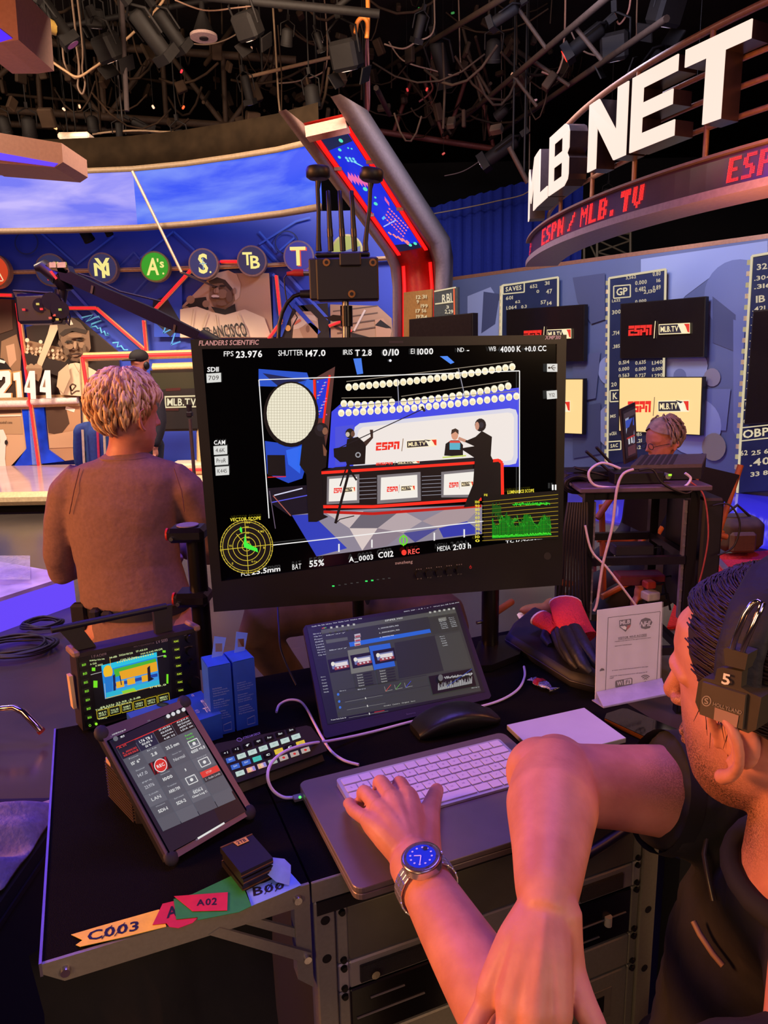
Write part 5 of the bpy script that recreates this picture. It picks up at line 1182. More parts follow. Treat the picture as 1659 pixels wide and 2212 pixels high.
for r, row in enumerate(rows):
    x = ku + .0045; sc = (KBW-.009)/sum(row); v1 = kv - .0045 - r*.0178
    for w in row:
        ww = w*sc; vc = v1-.0085; ck = (round(ww, 4))
        m = MB(); hw, hd = ww/2-.0011, .0077
        m.prism([V((-hw+.001,-hd,0)), V((hw-.001,-hd,0)), V((hw,-hd+.001,0)), V((hw,hd-.001,0)), V((hw-.001,hd,0)), V((-hw+.001,hd,0)), V((-hw,hd-.001,0)), V((-hw,-hd+.001,0))], (0, 0, .0016))
        if ck not in keymesh:
            me = bpy.data.meshes.new('key'); me.from_pydata([tuple(p) for p in m.v], [], m.f); me.materials.append(WK); me.update(); keymesh[ck] = me
        o = bpy.data.objects.new('key', keymesh[ck]); C.objects.link(o); o.parent = t
        o.matrix_local = MATW[t.name].inverted() @ Matrix.Translation(T(x+ww/2, vc, kz(vc)+.0001)) @ Matrix.Rotation(AZ, 4, 'Z')
        x += ww
LEG = ['`1234567890-=', 'QWERTYUIOP[]', "ASDFGHJKL;'", 'ZXCVBNM,./']
d = Draw(lambda u, v, o=0: T(u, v, kz(v)+.0019+o), .0)
for r, s_ in enumerate(LEG):
    row = rows[r+1]; sc = (KBW-.009)/sum(row); x = ku+.0045 + (row[0]*sc if r else 0)
    for ch in s_: d.text(ch, (x+.0076, kv-.0045-(r+1)*.0178-.0065, x+.0106, kv-.0045-(r+1)*.0178-.0100), '#a89cb8'); x += sc
d.build('legends', ATTR('print'), t)
# trackpad
pts = [UV(PZ(x, y, TT+.009)) for x, y in ((1095,1566),(1262,1529),(1352,1594),(1172,1640))]
t = thing('trackpad', 'white glass trackpad behind the raised elbow', 'trackpad', T(*pts[0], TT))
slab(pts, TT+.0005, TT+.008, .0008).build('body', M('#b8b0c4', .4, .6), t); slab(pts, TT+.008, TT+.0092, .0002).build('glass_top', M('#c6c2de', .3, 0, .02), t)
t = thing('smartphone', 'dark smartphone with an orange metal edge lying face up by the sign', 'phone', PZ(1306, 1547, TT))
pts = [UV(PZ(x, y, TT+.009)) for x, y in ((1306,1551),(1310,1541),(1344,1530),(1356,1531),(1490,1586),(1490,1595),(1462,1616),(1452,1618))]
slab(pts, TT+.0005, TT+.008, .0006).build('frame', M('#c87838', .25, .9, .05), t); slab(pts, TT+.008, TT+.0092, .0002).build('screen', M('#07060a', .06), t)

# ---- portable screen
def tilted(b0, b1, al):
    e = (b1-b0).normalized(); h = V((-e.y, e.x, 0)); w = h*math.cos(rad(al)) + V((0,0,1))*math.sin(rad(al))
    return Plane(b0, e.cross(w)), e, w
B0, B1 = PZ(703, 1594, TT+.004), PZ(1061, 1507, TT+.004)
PP, pe, pw = tilted(B0, B1, 40); pp = on_plane(PP); pn = PP.n
t = thing('portable_screen', 'thin dark portable screen leaning back with grading software on it', 'screen', (B0+B1)/2)
q = [pp(x, y) for x, y in ((700,1590),(655,1358),(660,1351),(984,1297),(992,1301),(1061,1503),(1057,1509),(706,1594))]
MB().prism(q, -pn*.007).build('housing', M('#2a2440', .45, .3, .05), t)
d = Draw(lambda x, y, o=0: pp(600 + x*.3376, 1260 + y*.3376, .0006+o), .00003)
SP = [(185,278),(1150,140),(1325,695),(320,905)]
d.poly(SP, '#10111c'); d.poly([(275,310),(1135,160),(1300,690),(385,862)], '#3a3c38')
d.poly([(190,290),(275,305),(385,862),(318,900)], '#181a28'); d.poly([(275,300),(1130,160),(1140,190),(282,325)], '#54554e'); d.poly([(283,325),(960,215),(990,300),(455,405),(310,430)], '#2c2e2c')
d.poly([(455,380),(972,293),(980,316),(462,408)], '#1f68e0'); d.poly([(745,382),(1005,335),(1062,560),(775,612)], '#26282a'); d.poly([(965,225),(1140,195),(1160,300),(985,330)], '#34362f'); d.poly([(1003,340),(1165,310),(1240,540),(1062,565)], '#42443e')
d.poly([(1025,225),(1075,216),(1080,238),(1030,247)], '#7a7a70'); d.poly([(305,365),(445,345),(448,365),(312,388)], '#5a5c56')
for i, (x, y) in enumerate(((318,480),(462,452),(606,425))):
    if i == 1: d.poly([(445,432),(578,410),(612,560),(470,582)], '#7a7a6e')
    if i == 2: d.poly([(582,405),(716,385),(752,535),(615,558)], '#2464d8')
    d.poly([(x,y+12),(x+138,y-12),(x+152,y+72),(x+18,y+96)], '#0a0a14'); d.poly([(x+22,y+30),(x+130,y+10),(x+138,y+52),(x+32,y+72)], '#7a80b0'); d.poly([(x+45,y+34),(x+125,y+20),(x+130,y+44),(x+50,y+56)], '#f0e8e8'); d.poly([(x+42,y+60),(x+136,y+42),(x+140,y+58),(x+48,y+78)], '#a04040'); d.ell(x+34, y+38, 12, 14, '#f4f0e0', 10)
    for j in range(3): d.ell(x+66+j*24, y+62-j*4, 8, 5, '#f0e8e8', 6)
for k in range(3): d.poly([(488,330+k*27),(526,323+k*27),(530,345+k*27),(492,352+k*27)], '#c8c0cc'); d.poly([(494,340+k*27),(526,334+k*27),(528,344+k*27),(495,350+k*27)], '#b04848')
for a, b in ((480,582),(625,556)):
    d.poly([(a,b),(a+132,b-24),(a+150,b+64),(a+18,b+90)], '#34362f')
    for j in range(5): d.text('Saturation'[:7], ((a+24+j*3,b+6+j*17),(a+60+j*3,b+0+j*17),(a+61+j*3,b+8+j*17),(a+25+j*3,b+14+j*17)), '#e0e0d8'); d.poly([(a+66+j*3,b-3+j*17),(a+118+j*3,b-12+j*17),(a+119+j*3,b-2+j*17),(a+67+j*3,b+8+j*17)], '#20221f')
for i, c in enumerate(('#e04838','#60b040','#4048e0')):
    x, y = 680+i*64, 665-i*12; d.line([(x,y),(x+8,y+30),(x+52,y+20)], 2, '#b0b0a8'); d.line([(x+8,y+30),(x+42,y-12)], 3, c)
d.poly([(962,600),(1238,550),(1268,660),(990,715)], '#050506'); r3_ = random.Random(5)
for i in range(70):
    w = i/70; x = 1022+w*215; y = 690-w*40; d.line([(x, y), (x+r3_.uniform(-2,2), y-14-r3_.uniform(0,34))], 2.2, '#d8d8d8' if i % 2 else '#808080')
    if i > 12: d.line([(x, 618-w*24+r3_.uniform(-6,6)), (x+4, 610-w*24+r3_.uniform(-6,6))], 4, '#b8b8b8')
d.ell(1035, 615, 16, 22, '#6a6a6a', 10); d.line([(1075,670),(1235,558)], 2.5, '#3858c8')
for k in range(3): x, y = 395+k*12, 735+k*50; d.line([(x+30,y+36),(x+270+k*6,y-8)], 2, '#8a8c84'); d.line([(x+160,y+4),(x+163,y+16)], 6, '#e8e8e0')
d.line([(375,700),(945,598)], 3, '#1c1e1c'); d.line([(390,770),(985,660)], 2, '#1c1e1c'); d.line([(612,836),(676,824)], 4, '#d02820')
def ln(n, x, y, dx, dy, w, h, c='#d8dce0', words=None):
    for i in range(n):
        s_ = (words or ['library','Clip list','Preset','00:45:58','Looks','Node','Version'])[i % (len(words) if words else 7)]
        d.text(s_, ((x+dx*i,y+dy*i),(x+w+dx*i,y-w*.17+dy*i),(x+w+dx*i+2,y-w*.17+h+dy*i),(x+dx*i+2,y+h+dy*i)), c)
ln(9, 222, 334, 4, 17, 50, 9); ln(6, 270, 610, 4, 19, 30, 8); ln(6, 1022, 244, 4, 11, 40, 6); ln(6, 1085, 232, 4, 11, 34, 6); ln(2, 635, 300, 6, 28, 130, 9, '#e8ecf0', ['A_0003C012 ESPN_MLB','A_0003C011 ESPN_MLB']); ln(1, 645, 357, 0, 0, 90, 8, '#ffffff', ['A_0003C012 MLB']); ln(1, 680, 248, 0, 0, 110, 12, '#f0f0ec', ['ESPNMLB_V4.0.1']); ln(5, 1028, 352, 5, 14, 30, 7)
ln(1, 212, 288, 0, 0, 320, 9, '#f0f4ff', ['Studio  File  Edit  Library  View  Nodes  Look  Window  Help']); ln(1, 800, 192, 0, 0, 350, 8, '#e0e4f0', ['100% 30P - A B  i  o  *  Wed Jan 28 5:45 PM']); ln(1, 335, 884, 0, 0, 95, 9, '#ffffff', ['Project Media Studio 20']); ln(1, 670, 795, 0, 0, 200, 8, '#d8d8d0', ['Graded   Camera   Original   Save'])
ln(1, 305, 345, 0, 0, 120, 8); ln(1, 505, 690, 0, 0, 50, 9); ln(1, 390, 700, 0, 0, 40, 8); ln(1, 1230, 680, 0, 0, 50, 7); ln(1, 325, 440, 0, 0, 110, 9)
for x in range(5): d.rect(330+x*36, 292-x*5, 344+x*36, 304-x*5, '#c0c0b8')
for x in range(6): d.rect(960+x*30, 195-x*5, 974+x*30, 206-x*5, '#c0c0b8')
for k, c in ((0,'#e84038'),(1,'#e8b838'),(2,'#48c048')): d.ell(281+k*10, 303-k*2, 4, 4, c, 8)
for y in (725, 770, 808): d.ell(380+(y-725)*.15, y, 8, 9, '#3a78e8', 8)
d.build('picture', ATTR('glow', .8), t)
d = Draw(lambda x, y, o=0: pp(600 + x*.3376, 1260 + y*.3376, .0006+o), .00003); d.text('lenovo', ((822,832),(880,822),(882,834),(824,844)), '#5a5478', 1); d.build('maker_mark', ATTR('print'), t)
p0 = (B0+B1)/2 - pn*.0071; ft = V((p0.x, p0.y, TT)) + V((-pe.y, pe.x, 0))*.11
MB().prism([ft - pe*.08, ft + pe*.08, p0 + pw*.12 + pe*.08, p0 + pw*.12 - pe*.08], pn*.003).build('kickstand', M('#1c1826', .5), t)

# ---- waveform monitor
B0, B1 = PZ(180, 1580, TT+.004), PZ(437, 1503, TT+.004)
WP, we, ww_ = tilted(B0, B1, 85); wp = on_plane(WP); wn = WP.n
t = thing('waveform_monitor', 'rugged black waveform monitor with carry handle and a false colour picture', 'monitor', (B0+B1)/2)
WQ = [(180,1580),(164,1414),(426,1357),(437,1503)]; q = [wp(*p) for p in WQ]
CS = M('#2c2222', .5, .2, .1)
MB().prism([p - wn*.002 for p in q], -wn*.05).build('case', CS, t); MB().prism([wp(x, y) for x, y in ((184,1572),(170,1422),(421,1366),(431,1500))], -wn*.003).build('front_plate', M('#120e0f', .4), t)
for p in q[1:3]: MB().box(p - wn*.025, (.012, .056, .012), frame_rot(we, -wn), .003).build('corner_guard', M('#8a6a5a', .5), t)
h0, h1 = wp(127,1364), wp(353,1316); h0 -= wn*.02; h1 -= wn*.02
ha = MB().tube([h0 - we*.008, h0.lerp(h1, .5), h1 + we*.012], .006, 10).build('handle', M('#17121a', .5), t)
for a, b in ((h0 + we*.02, wp(168,1412)-wn*.02 + we*.02), (h1 + we*.006, wp(356,1372)-wn*.02 + we*.006)):
    MB().prism([a - we*.018, a + we*.018, b + we*.016, b - we*.016], -wn*.012).build('handle_post', M('#1c1618', .5), ha)
MB().box(wp(171,1500) - wn*.028 - we*.006, (.006, .02, .06), frame_rot(we, -wn)).build('side_label', M('#d8b088', .5), t)
d = Draw(lambda x, y, o=0: wp(100 + x*.3376, 1260 + y*.3376, .0005+o), .00003)
d.poly([(275,480),(775,370),(805,740),(325,870)], '#030304')
d.poly([(350,525),(705,440),(725,650),(375,740)], '#1a8ae0'); d.poly([(352,525),(706,440),(708,470),(360,560)], '#20c8e8'); d.poly([(430,550),(700,480),(705,520),(440,600)], '#48b830'); d.poly([(465,565),(705,500),(712,560),(480,620)], '#f0a818'); d.ell(394, 566, 30, 42, '#f8c020', 18)
d.poly([(420,630),(712,560),(720,640),(440,700)], '#3a9ae8'); d.poly([(435,640),(710,575),(712,595),(440,660)], '#1840a0')
for x, y in ((445,632),(515,612),(608,592)): d.poly([(x,y),(x+50,y-12),(x+54,y+28),(x+4,y+40)], '#f0b020')
d.poly([(425,590),(440,580),(444,690),(430,700)], '#0a1c50'); d.poly([(645,540),(662,525),(668,600),(690,610),(672,620),(650,630)], '#10081c'); d.line([(470,590),(480,650)], 6, '#0a1840'); d.poly([(380,700),(720,615),(725,650),(385,738)], '#28b8d8'); d.poly([(480,690),(560,668),(580,690),(490,706)], '#90d838'); d.poly([(372,600),(425,590),(420,690),(382,700)], '#1878d0')
for i in range(16): d.ell(455+i*15, 505-i*3.6, 5, 5, '#e8e060', 6)
for a, b in (((405,480),(412,540)), ((283,584),(352,566)), ((706,470),(760,458)), ((372,640),(378,738))): d.line([a, b], 3, '#c8c8c0' if a[0] < 380 or a[0] > 600 else '#e0a828')
for x, y, w_, h_ in ((290,538,22,22),(300,622,26,44),(742,428,20,14),(748,460,18,12),(767,580,12,60)): d.rect(x, y, x+w_, y+h_, '#78e820')
d.line([(378,735),(726,648)], 4, '#e0b020')
GT = '#d0e0a0'
for sx, x0, y0, x1, y1 in (('1080p/23.98',275,490,370,478),('A CH1',277,512,318,504),('2026/01/28',462,455,550,438),('17:45:59',572,430,645,414),('A 0003',310,522,358,512),('16dB',402,470,450,460),('C012 25.5mm',470,486,580,462),('709 K445 PROR',600,448,742,412),('1/48.0',660,660,764,640),('48 kHz 23.98 -5.2dB',340,790,600,720),('TWR 911 POT. F96.B17.RT1',312,806,540,752),('SAMPLE',330,860,385,850)):
    d.text(sx, ((x0,y0),(x1,y1),(x1+2,y1+11),(x0+2,y0+11)), GT, 1)
for i in range(6):
    x, y = 320+i*78, 816-i*20
    for a, b in (((x,y),(x+70,y-18)), ((x+70,y-18),(x+76,y+32)), ((x+76,y+32),(x+6,y+50)), ((x+6,y+50),(x,y))): d.line([a, b], 3, '#d8c020')
    d.text(['MULTI','FALSE','GAMUT','VIDEO','HISTO','MENU'][i], ((x+12,y+10),(x+60,y-2),(x+62,y+10),(x+14,y+22)), GT, 1); d.text('LEVELS', ((x+13,y+26),(x+60,y+14),(x+62,y+24),(x+15,y+36)), GT, 1)
for i in range(7): d.text('IRE%d' % i, ((225+i*6,515+i*56),(250+i*6,508+i*56),(252+i*6,522+i*56),(227+i*6,530+i*56)), '#90e038', 1)
for i in range(7): d.text('FUNC', ((812+i*5,366+i*52),(842+i*5,360+i*52),(843+i*5,372+i*52),(813+i*5,378+i*52)), '#c8e038', 1)
d.ell(316, 896, 9, 9, '#a0ff30', 10); d.text('o', (268,898,284,914), '#90e038')
d.build('picture', ATTR('glow', .9), t)
d = Draw(lambda x, y, o=0: wp(100 + x*.3376, 1260 + y*.3376, .0005+o), .00003)
d.text('LEADER', ((288,462),(388,442),(390,460),(290,480)), '#8a7c7c', 1); d.text('LV 5333', ((702,368),(774,352),(776,370),(704,386)), '#a89c9c', 1); d.text('MULTI SDI MONITOR', ((558,402),(690,376),(691,386),(560,412)), '#7a6e6e'); d.text('V POS/MENU', ((880,332),(932,322),(932,328),(881,338)), '#8a7c7c'); d.text('H POS/FUNC', ((884,408),(935,398),(935,405),(885,415)), '#8a7c7c')
d.build('front_lettering', ATTR('print'), t)
for i in range(7):
    p = wp(100 + (827+i*5)*.3376, 1260 + (368+i*52)*.3376); MB().box(p - wn*.0002, (.016, .009, .001), frame_rot(we, ww_)).build('key', M('#1c1818', .5), t)
for i in range(7):
    p = wp(100 + (236+i*6)*.3376, 1260 + (520+i*56)*.3376); MB().box(p - wn*.0002, (.014, .010, .001), frame_rot(we, ww_)).build('key', M('#1c1818', .5), t)
for x, y, r in ((915,350,.009),(918,432,.009),(925,500,.006),(945,630,.012)):
    p = wp(100 + x*.3376, 1260 + y*.3376); MB().cyl(p, p + wn*.009, r, r*.85, 14).build('knob', M('#0f0c0d', .4), t)

# ---- drive boxes
BLU = M('#2452d0', .45, 0, .06)
def drive_box(label, bl, br, h, dep, txt):
    a, b = PZ(*bl, TT), PZ(*br, TT); e = (b-a).normalized(); n = V((-e.y, e.x, 0))
    t = thing('drive_box', label, 'box', a)
    MB().prism([a, b, b + n*dep, a + n*dep], (0, 0, h)).build('carton', BLU, t)
    k = (b-a).length
    MB().prism([a + e*k*.02 + V((0,0,h+.0006)), b - e*k*.02 + V((0,0,h+.0006)), b - e*k*.02 + n*dep*.97 + V((0,0,h+.0012)), a + e*k*.02 + n*dep*.97 + V((0,0,h+.0012))], (0, 0, .0008)).build('lid_flap', M('#2858dc', .4, 0, .06), t)
    tb = a.lerp(b, .75) + n*dep*.7 + V((0, 0, h))
    MB().prism_map([[(-.014,0),(.004,-.002),(.016,.03),(-.004,.036)], [(-.006,.01),(.006,.008),(.008,.022),(-.004,.024)]], lambda x, y, o: tb + e*x + V((0,0,1))*y + n*(o + y*.3), 0, .0012).build('hang_tab', M('#4a78e0', .4), t)
    d = Draw(lambda x, y, o=0: a + e*(x*k) + V((0,0,h*(1-y))) - n*(.0004+o), .00002)
    y = .3
    for i, s_ in enumerate(txt):
        w = .5 if i % 4 == 0 else .72
        d.text(s_, (.14, y, .14+w*(.8+.2*((i*7) % 3)/2), y+.022), '#9ab0e8', 1 if i % 4 == 0 else 0); y += .034 if i % 4 != 3 else .07
    d.line([(.5,.86),(.5,.95)], .01, '#88a0e0'); d.line([(.5,.86),(.85,.84)], .01, '#88a0e0'); d.line([(.85,.84),(.85,.95)], .01, '#88a0e0'); d.line([(.5,.95),(.85,.95)], .01, '#88a0e0')
    d.build('print', ATTR('print'), t)
L_ = ['Performance', 'Leistung und schnelle', 'Velocidad de lectura', 'Lecture et transferts', 'Durability', 'Robust und sicher', 'Resistente y seguro', 'Robuste et compact', 'Compatibility', 'PC and Mac, Android', 'Kompatibel mit allem', 'Compatible con todo']
drive_box('blue upright drive box touching the waveform monitor', (460,1592), (508,1580), .128, .05, L_)
drive_box('blue upright drive box beside the button panel, right of its twin', (512,1579), (558,1566), .128, .05, L_[::-1])
pts = [PZ(x, y, TT+.046) for x, y in ((273,1540),(434,1492),(478,1541),(317,1592))]
t = thing('drive_box', 'blue drive box lying flat behind the tablet', 'box', V((pts[3].x, pts[3].y, TT)))
MB().prism(pts, (0, 0, -.045)).build('carton', BLU, t)
d = Draw(lambda x, y, o=0: PZ(100 + x*.3376, 1260 + y*.3376, TT+.0465+o), .00005)
d.text('T7 Shield', ((985,750),(1010,738),(1060,800),(1035,822)), '#dce4ff', 1); d.text('T7', ((1000,800),(1040,788),(1062,815),(1020,830)), '#dce4ff', 1); d.text('4TB', ((925,712),(940,708),(948,722),(933,727)), '#b8c8f8', 1); d.text('SSD', ((950,812),(970,806),(985,826),(962,832)), '#a8b8f0')
d.ell(745, 775, 40, 14, '#101018', 18); d.ell(745, 778, 26, 9, '#284838', 16)
d.build('print', ATTR('print'), t)

# ---- stream button panel
a, b, c = PZ(516, 1693, TT+.018), PZ(706, 1620, TT+.018), PZ(672, 1568, TT+.05)
SD = Plane.of3(a, b, c); sd = on_plane(SD); sn = SD.n
t = thing('button_panel', 'black macro button panel with rows of lit keys', 'control panel', V((a.x, a.y, TT)))
ol = [sd(x, y) for x, y in ((516,1690),(706,1622),(704,1612),(672,1570),(662,1567),(468,1606),(458,1612),(506,1690))]
MB().prism(ol, -sn*.012).build('body', M('#15121a', .45, 0, .1), t)
MB().prism([p for p in (sd(520,1686,-.012), sd(700,1620,-.012))] + [V((sd(700,1620).x, sd(700,1620).y, TT)), V((sd(520,1686).x, sd(520,1686).y, TT))], CV*.09).build('stand', M('#0f0d10', .5), t)
cols = ['k k k k k k k', 'b c c c c c c', 'b b t k y k y', 'c p o g r r r']; CM = {'k': '#0c0c0c', 'b': '#2a62c8', 'c': '#c4dcd4', 't': '#3cc8b8', 'y': '#e8c428', 'p': '#e898a0', 'o': '#e0a8b8', 'g': '#a8b4ac', 'r': '#b8a8a0'}
su, sv = (sd(583,1599)-sd(559,1608)).normalized(), None
for j, row in enumerate(cols):
    for i, k in enumerate(row.split()):
        cx, cy = 150+130*i+57*j, 370-46*i+80*j
        f = lambda x, y, o=0: sd(460 + (cx+x)*.1808, 1560 + (cy+y)*.1808, o)
        ky = MB().prism([f(-55,-10), f(40,-40), f(60,12), f(-36,44)], sn*.0018).build('key', E(CM[k], .85) if k != 'k' else M('#0c0b0d', .3), t)
        d = Draw(lambda x, y, o=0: f(x, y, .0019+o), .00003)
        if k == 'k': d.text(['+ 1','+ 2','f','qc','Prev','Next','Save'][i] if j == 0 else 'c', ((-26,-4),(20,-18),(26,6),(-20,20)), '#e0e8e8', 1)
        elif k == 'b': d.text('DAY', ((-24,-4),(22,-18),(26,0),(-18,14)), '#d8e8ff', 1)
        elif k == 'r': d.ell(0, 2, 18, 14, '#d83028', 10)
        elif k == 'p' or k == 'o': d.poly([(-50,-8),(-10,-20),(8,30),(-32,42)], '#f0c080'); d.poly([(10,-26),(40,-36),(58,10),(30,20)], '#9090e0'); d.ring(0, 2, 16, 13, 4, '#ffffff', 12)
        else: d.text('SHOT' if k == 'c' else '<>', ((-20,-2),(18,-14),(22,2),(-16,14)), '#6a9088', 0)
        d.build('icon', ATTR('glow', .85), ky)
d = Draw(lambda x, y, o=0: sd(460 + x*.1808, 1560 + y*.1808, .0003+o), .00003)
d.text('STREAM DECK', ((355,180),(565,115),(570,140),(360,208)), '#8078c0', 1); d.ring(315, 210, 34, 24, 8, '#8078c0'); d.build('lettering', ATTR('print'), t)

# ---- tablet on a ribbed stand
B0, B1 = PZ(363, 1857, TT+.012), PZ(542, 1755, TT+.012)
TP, te, tw = tilted(B0, B1, 50); tp_ = on_plane(TP); tn = TP.n
t = thing('tablet', 'tablet in a bumper frame showing a red REC button grid', 'tablet', (B0+B1)/2)
q = [tp_(x, y) for x, y in ((363,1857),(216,1583),(224,1572),(396,1511),(406,1514),(546,1748),(543,1758),(376,1857))]
MB().prism(q, -tn*.008).build('body', M('#8a7a98', .3, .8, .05), t)
MB().prism([p - tn*.008 for p in q], -tn*.01).build('rear_shell', M('#100d12', .6), t)
for x, y in ((222,1582),(400,1516),(540,1752),(372,1850)):
    p = tp_(x, y); MB().ell(p - tn*.004, (.0105, .0115, .0062), frame_rot(te, tw), 14, 8).build('corner_bumper', M('#1c1624', .7), t)
f = lambda x, y, o=0: tp_(100 + x*.3376, 1260 + y*.3376, .0006+o)
MB().prism([f(385,1010), f(880,790), f(1285,1455), f(785,1735)], tn*.0004).build('glass', M('#05050c', .08), t)
d = Draw(lambda x, y, o=0: f(x, y, .0006+o), .00003)
d.poly([(400,1010),(870,800),(1275,1460),(790,1725)], '#0a0c28'); d.poly([(740,860),(870,800),(1275,1460),(1110,1540),(1000,1270)], '#160b18'); d.poly([(445,1055),(910,850),(1190,1330),(745,1590)], '#5a5e6c')
d.poly([(445,1050),(908,848),(912,856),(448,1060)], '#f03028')
# grid, four columns by seven rows in tablet axes
O2, ex, ey = V((445, 1055)), V((466, -206))/4, V((300, 536))/7
def cell(i, j, w=1, h=1): a = O2 + ex*i + ey*j; b = a + ex*w; c = b + ey*h; e = a + ey*h; return [tuple(a), tuple(b), tuple(c), tuple(e)]
def ct(sx, i, j, col='#f4f4f4', x0=.25, x1=.75, y0=.42, y1=.66, b=1):
    P_ = lambda u, v: tuple(O2 + ex*(i+u) + ey*(j+v)); d.text(sx, (P_(x0,y0), P_(x1,y0), P_(x1,y1), P_(x0,y1)), col, b)
G = {(0,0): '#151a30', (1,0): '#1a2240', (2,0): '#101016', (3,0): '#101016', (1,2): '#30060c'}
for j in range(7):
    for i in range(4):
        sh = 62 + (j*5 + i*9) % 22
        d.poly(cell(i+.015, j+.02, .97, .96), G.get((i, j), '#%02x%02x%02x' % (sh+22, sh+24, sh+36)))
d.poly(cell(0, 0, 1, .25), '#0e1226'); ct('A 1/1', 0, 0, '#f04038', .1, .5, .02, .16); ct('A_0003C012', 0, 0, '#f04038', .12, .9, .5, .66); ct('00:00:56:11', 0, 0, '#f04038', .12, .9, .7, .86); ct('1.76 TB /', 1, 0, '#ffffff', .15, .85, .2, .42); ct('02:03 h', 1, 0, '#ffffff', .2, .75, .48, .64); ct('55 %', 1, 0, '#ffffff', .3, .6, .72, .88)
for k, s_ in enumerate(('17:45:56', '02:03:10', 'Apple ProRes', '4.6K 3:2')): ct(s_, 2, 0, '#e8e8f0', .3, .9, .05+k*.24, .19+k*.24)
for k, s_ in enumerate(('ALEXA', 'EI0 Default', 'ARRI 709', 'LDA on')): ct(s_, 3, 0, '#e8e8f0', .25, .9, .05+k*.22, .18+k*.22)
ct("15' 6\"", 0, 1); ct('2.8', 1, 1, x0=.35, x1=.65); ct('25.5 mm', 2, 1, x0=.15, x1=.85); [ct('Ready', 3, 1, '#68e048', .3, .7, .2+k*.25, .36+k*.25) for k in range(3)]
ct('147.0', 0, 2, '#d8d8e0', b=0); ct('Normal', 2, 2, '#e0e0e4', .2, .8, b=0)
for k in range(4): d.poly([tuple(O2+ex*(1+.1+k*.25)+ey*2.05), tuple(O2+ex*(1+.2+k*.25)+ey*2.05), tuple(O2+ex*(1+min(.97,.0+k*.25))+ey*2.95), tuple(O2+ex*(1+max(.02,-.1+k*.25))+ey*2.95)], '#b01828')
cc = O2 + ex*1.5 + ey*2.5; d.ell(cc.x, cc.y, 42, 44, '#f4f0f0', 26); d.ell(cc.x, cc.y, 37, 39, '#e83028', 26); ct('REC', 1, 2, '#ffffff', .3, .7, .38, .62)
ct('23.976', 0, 3, '#d8d8e0', b=0); ct('1000', 1, 3); ct(',', 2, 3, x0=.45, x1=.52); ct('4000 +0.0', 3, 2, x0=.15, x1=.9); ct('LAN', 0, 4, b=0); ct('ARRI 709', 1, 4, x0=.2, x1=.8); ct('SDI-1', 0, 5); ct('SDI-2', 1, 5); ct('SDI-1', 2, 5, y0=.2, y1=.4); ct('Clean Log C', 2, 5, x0=.1, x1=.9, y0=.5, y1=.7)
for i, j in ((3, 1.55), (2, 3.9), (3, 3.1)):
    a_ = [O2 + ex*(i+u) + ey*(j+v) for u, v in ((.25,.2),(.75,.2),(.75,.75),(.25,.75))]
    d.line([tuple(p) for p in a_ + a_[:1]], 5, '#f4f4f4'); m_ = sum(a_, V((0,0)))/4; d.ell(m_.x, m_.y, 11, 11, '#f4f4f4', 10)
d.poly(cell(3.03, 4.15, .95, .45), '#f04038'); ct('STOP', 3, 4, '#ffc0b8', .3, .6, .28, .44); d.poly(cell(3.03, 4.62, .95, .36), '#34343c'); ct('2 - Audio Levels', 3, 4, '#d8d8dc', .1, .9, .7, .86, 0)
d.poly([(960,1632),(1130,1532),(1136,1542),(966,1643)], '#f4f4f0')
for k, (x, y) in enumerate(((774,856),(806,842),(838,828),(872,814))): d.ell(x, y, 13, 13, '#e8e8ec', 12)
d.ell(438, 1000, 16, 16, '#70747c', 12); d.text('MLB', ((468,984),(492,974),(496,986),(472,996)), '#f0f0f4', 1); d.text('5:45 PM Wed Jan 28', ((414,972),(500,938),(504,948),(418,982)), '#f0f0f4', 1); d.text('TAG', ((640,884),(656,877),(660,886),(644,893)), '#9098a8')
for i, j, s_ in ((0,1,'Focus'),(1,1,'Iris'),(0,2,'Shutter'),(2,2,'Sensor fps'),(3,2,'White balance'),(0,3,'FPS'),(1,3,'Exposure index'),(0,4,'Look'),(1,4,'Transfer'),(0,5,'Output'),(1,5,'Surround'),(2,4,'Menu'),(3,3,'Frame grab'),(2,5,'Aux out')): ct(s_, i, j, '#c8ccd4', .25, .75, .1, .2, 0)
d.build('picture', ATTR('glow', .8), t)
# ribbed block behind
bc = PZ(246, 1795, TT); ang = rad(60); RB_ = Matrix.Rotation(ang, 3, 'Z')
t = thing('ribbed_speaker', 'small dark ribbed speaker propping up the tablet', 'speaker', bc)
b0 = PZ(235, 1760, TT); ex_ = (PZ(300, 1815, TT) - PZ(195, 1700, TT)).normalized(); ey_ = V((-ex_.y, ex_.x, 0)); ctr = PZ(262, 1762, TT) + ey_*.03
if ey_.y < 0: ey_ = -ey_; ctr = PZ(262, 1762, TT) + ey_*.03
MB().box(ctr + V((0, 0, .04)), (.115, .055, .08), frame_rot(ex_, ey_), .01).build('body', M('#221816', .6, 0, .15), t)
for i in range(13): MB().box(ctr - ey_*.0285 + V((0, 0, .012 + i*.0046)), (.088, .003, .0022), frame_rot(ex_, ey_)).build('rib', M('#3a2a24', .6), t)
MB().box(ctr - ey_*.029 - ex_*.03 + V((0, 0, .072)), (.016, .002, .008), frame_rot(ex_, ey_)).build('label', M('#c8a088', .5), t)

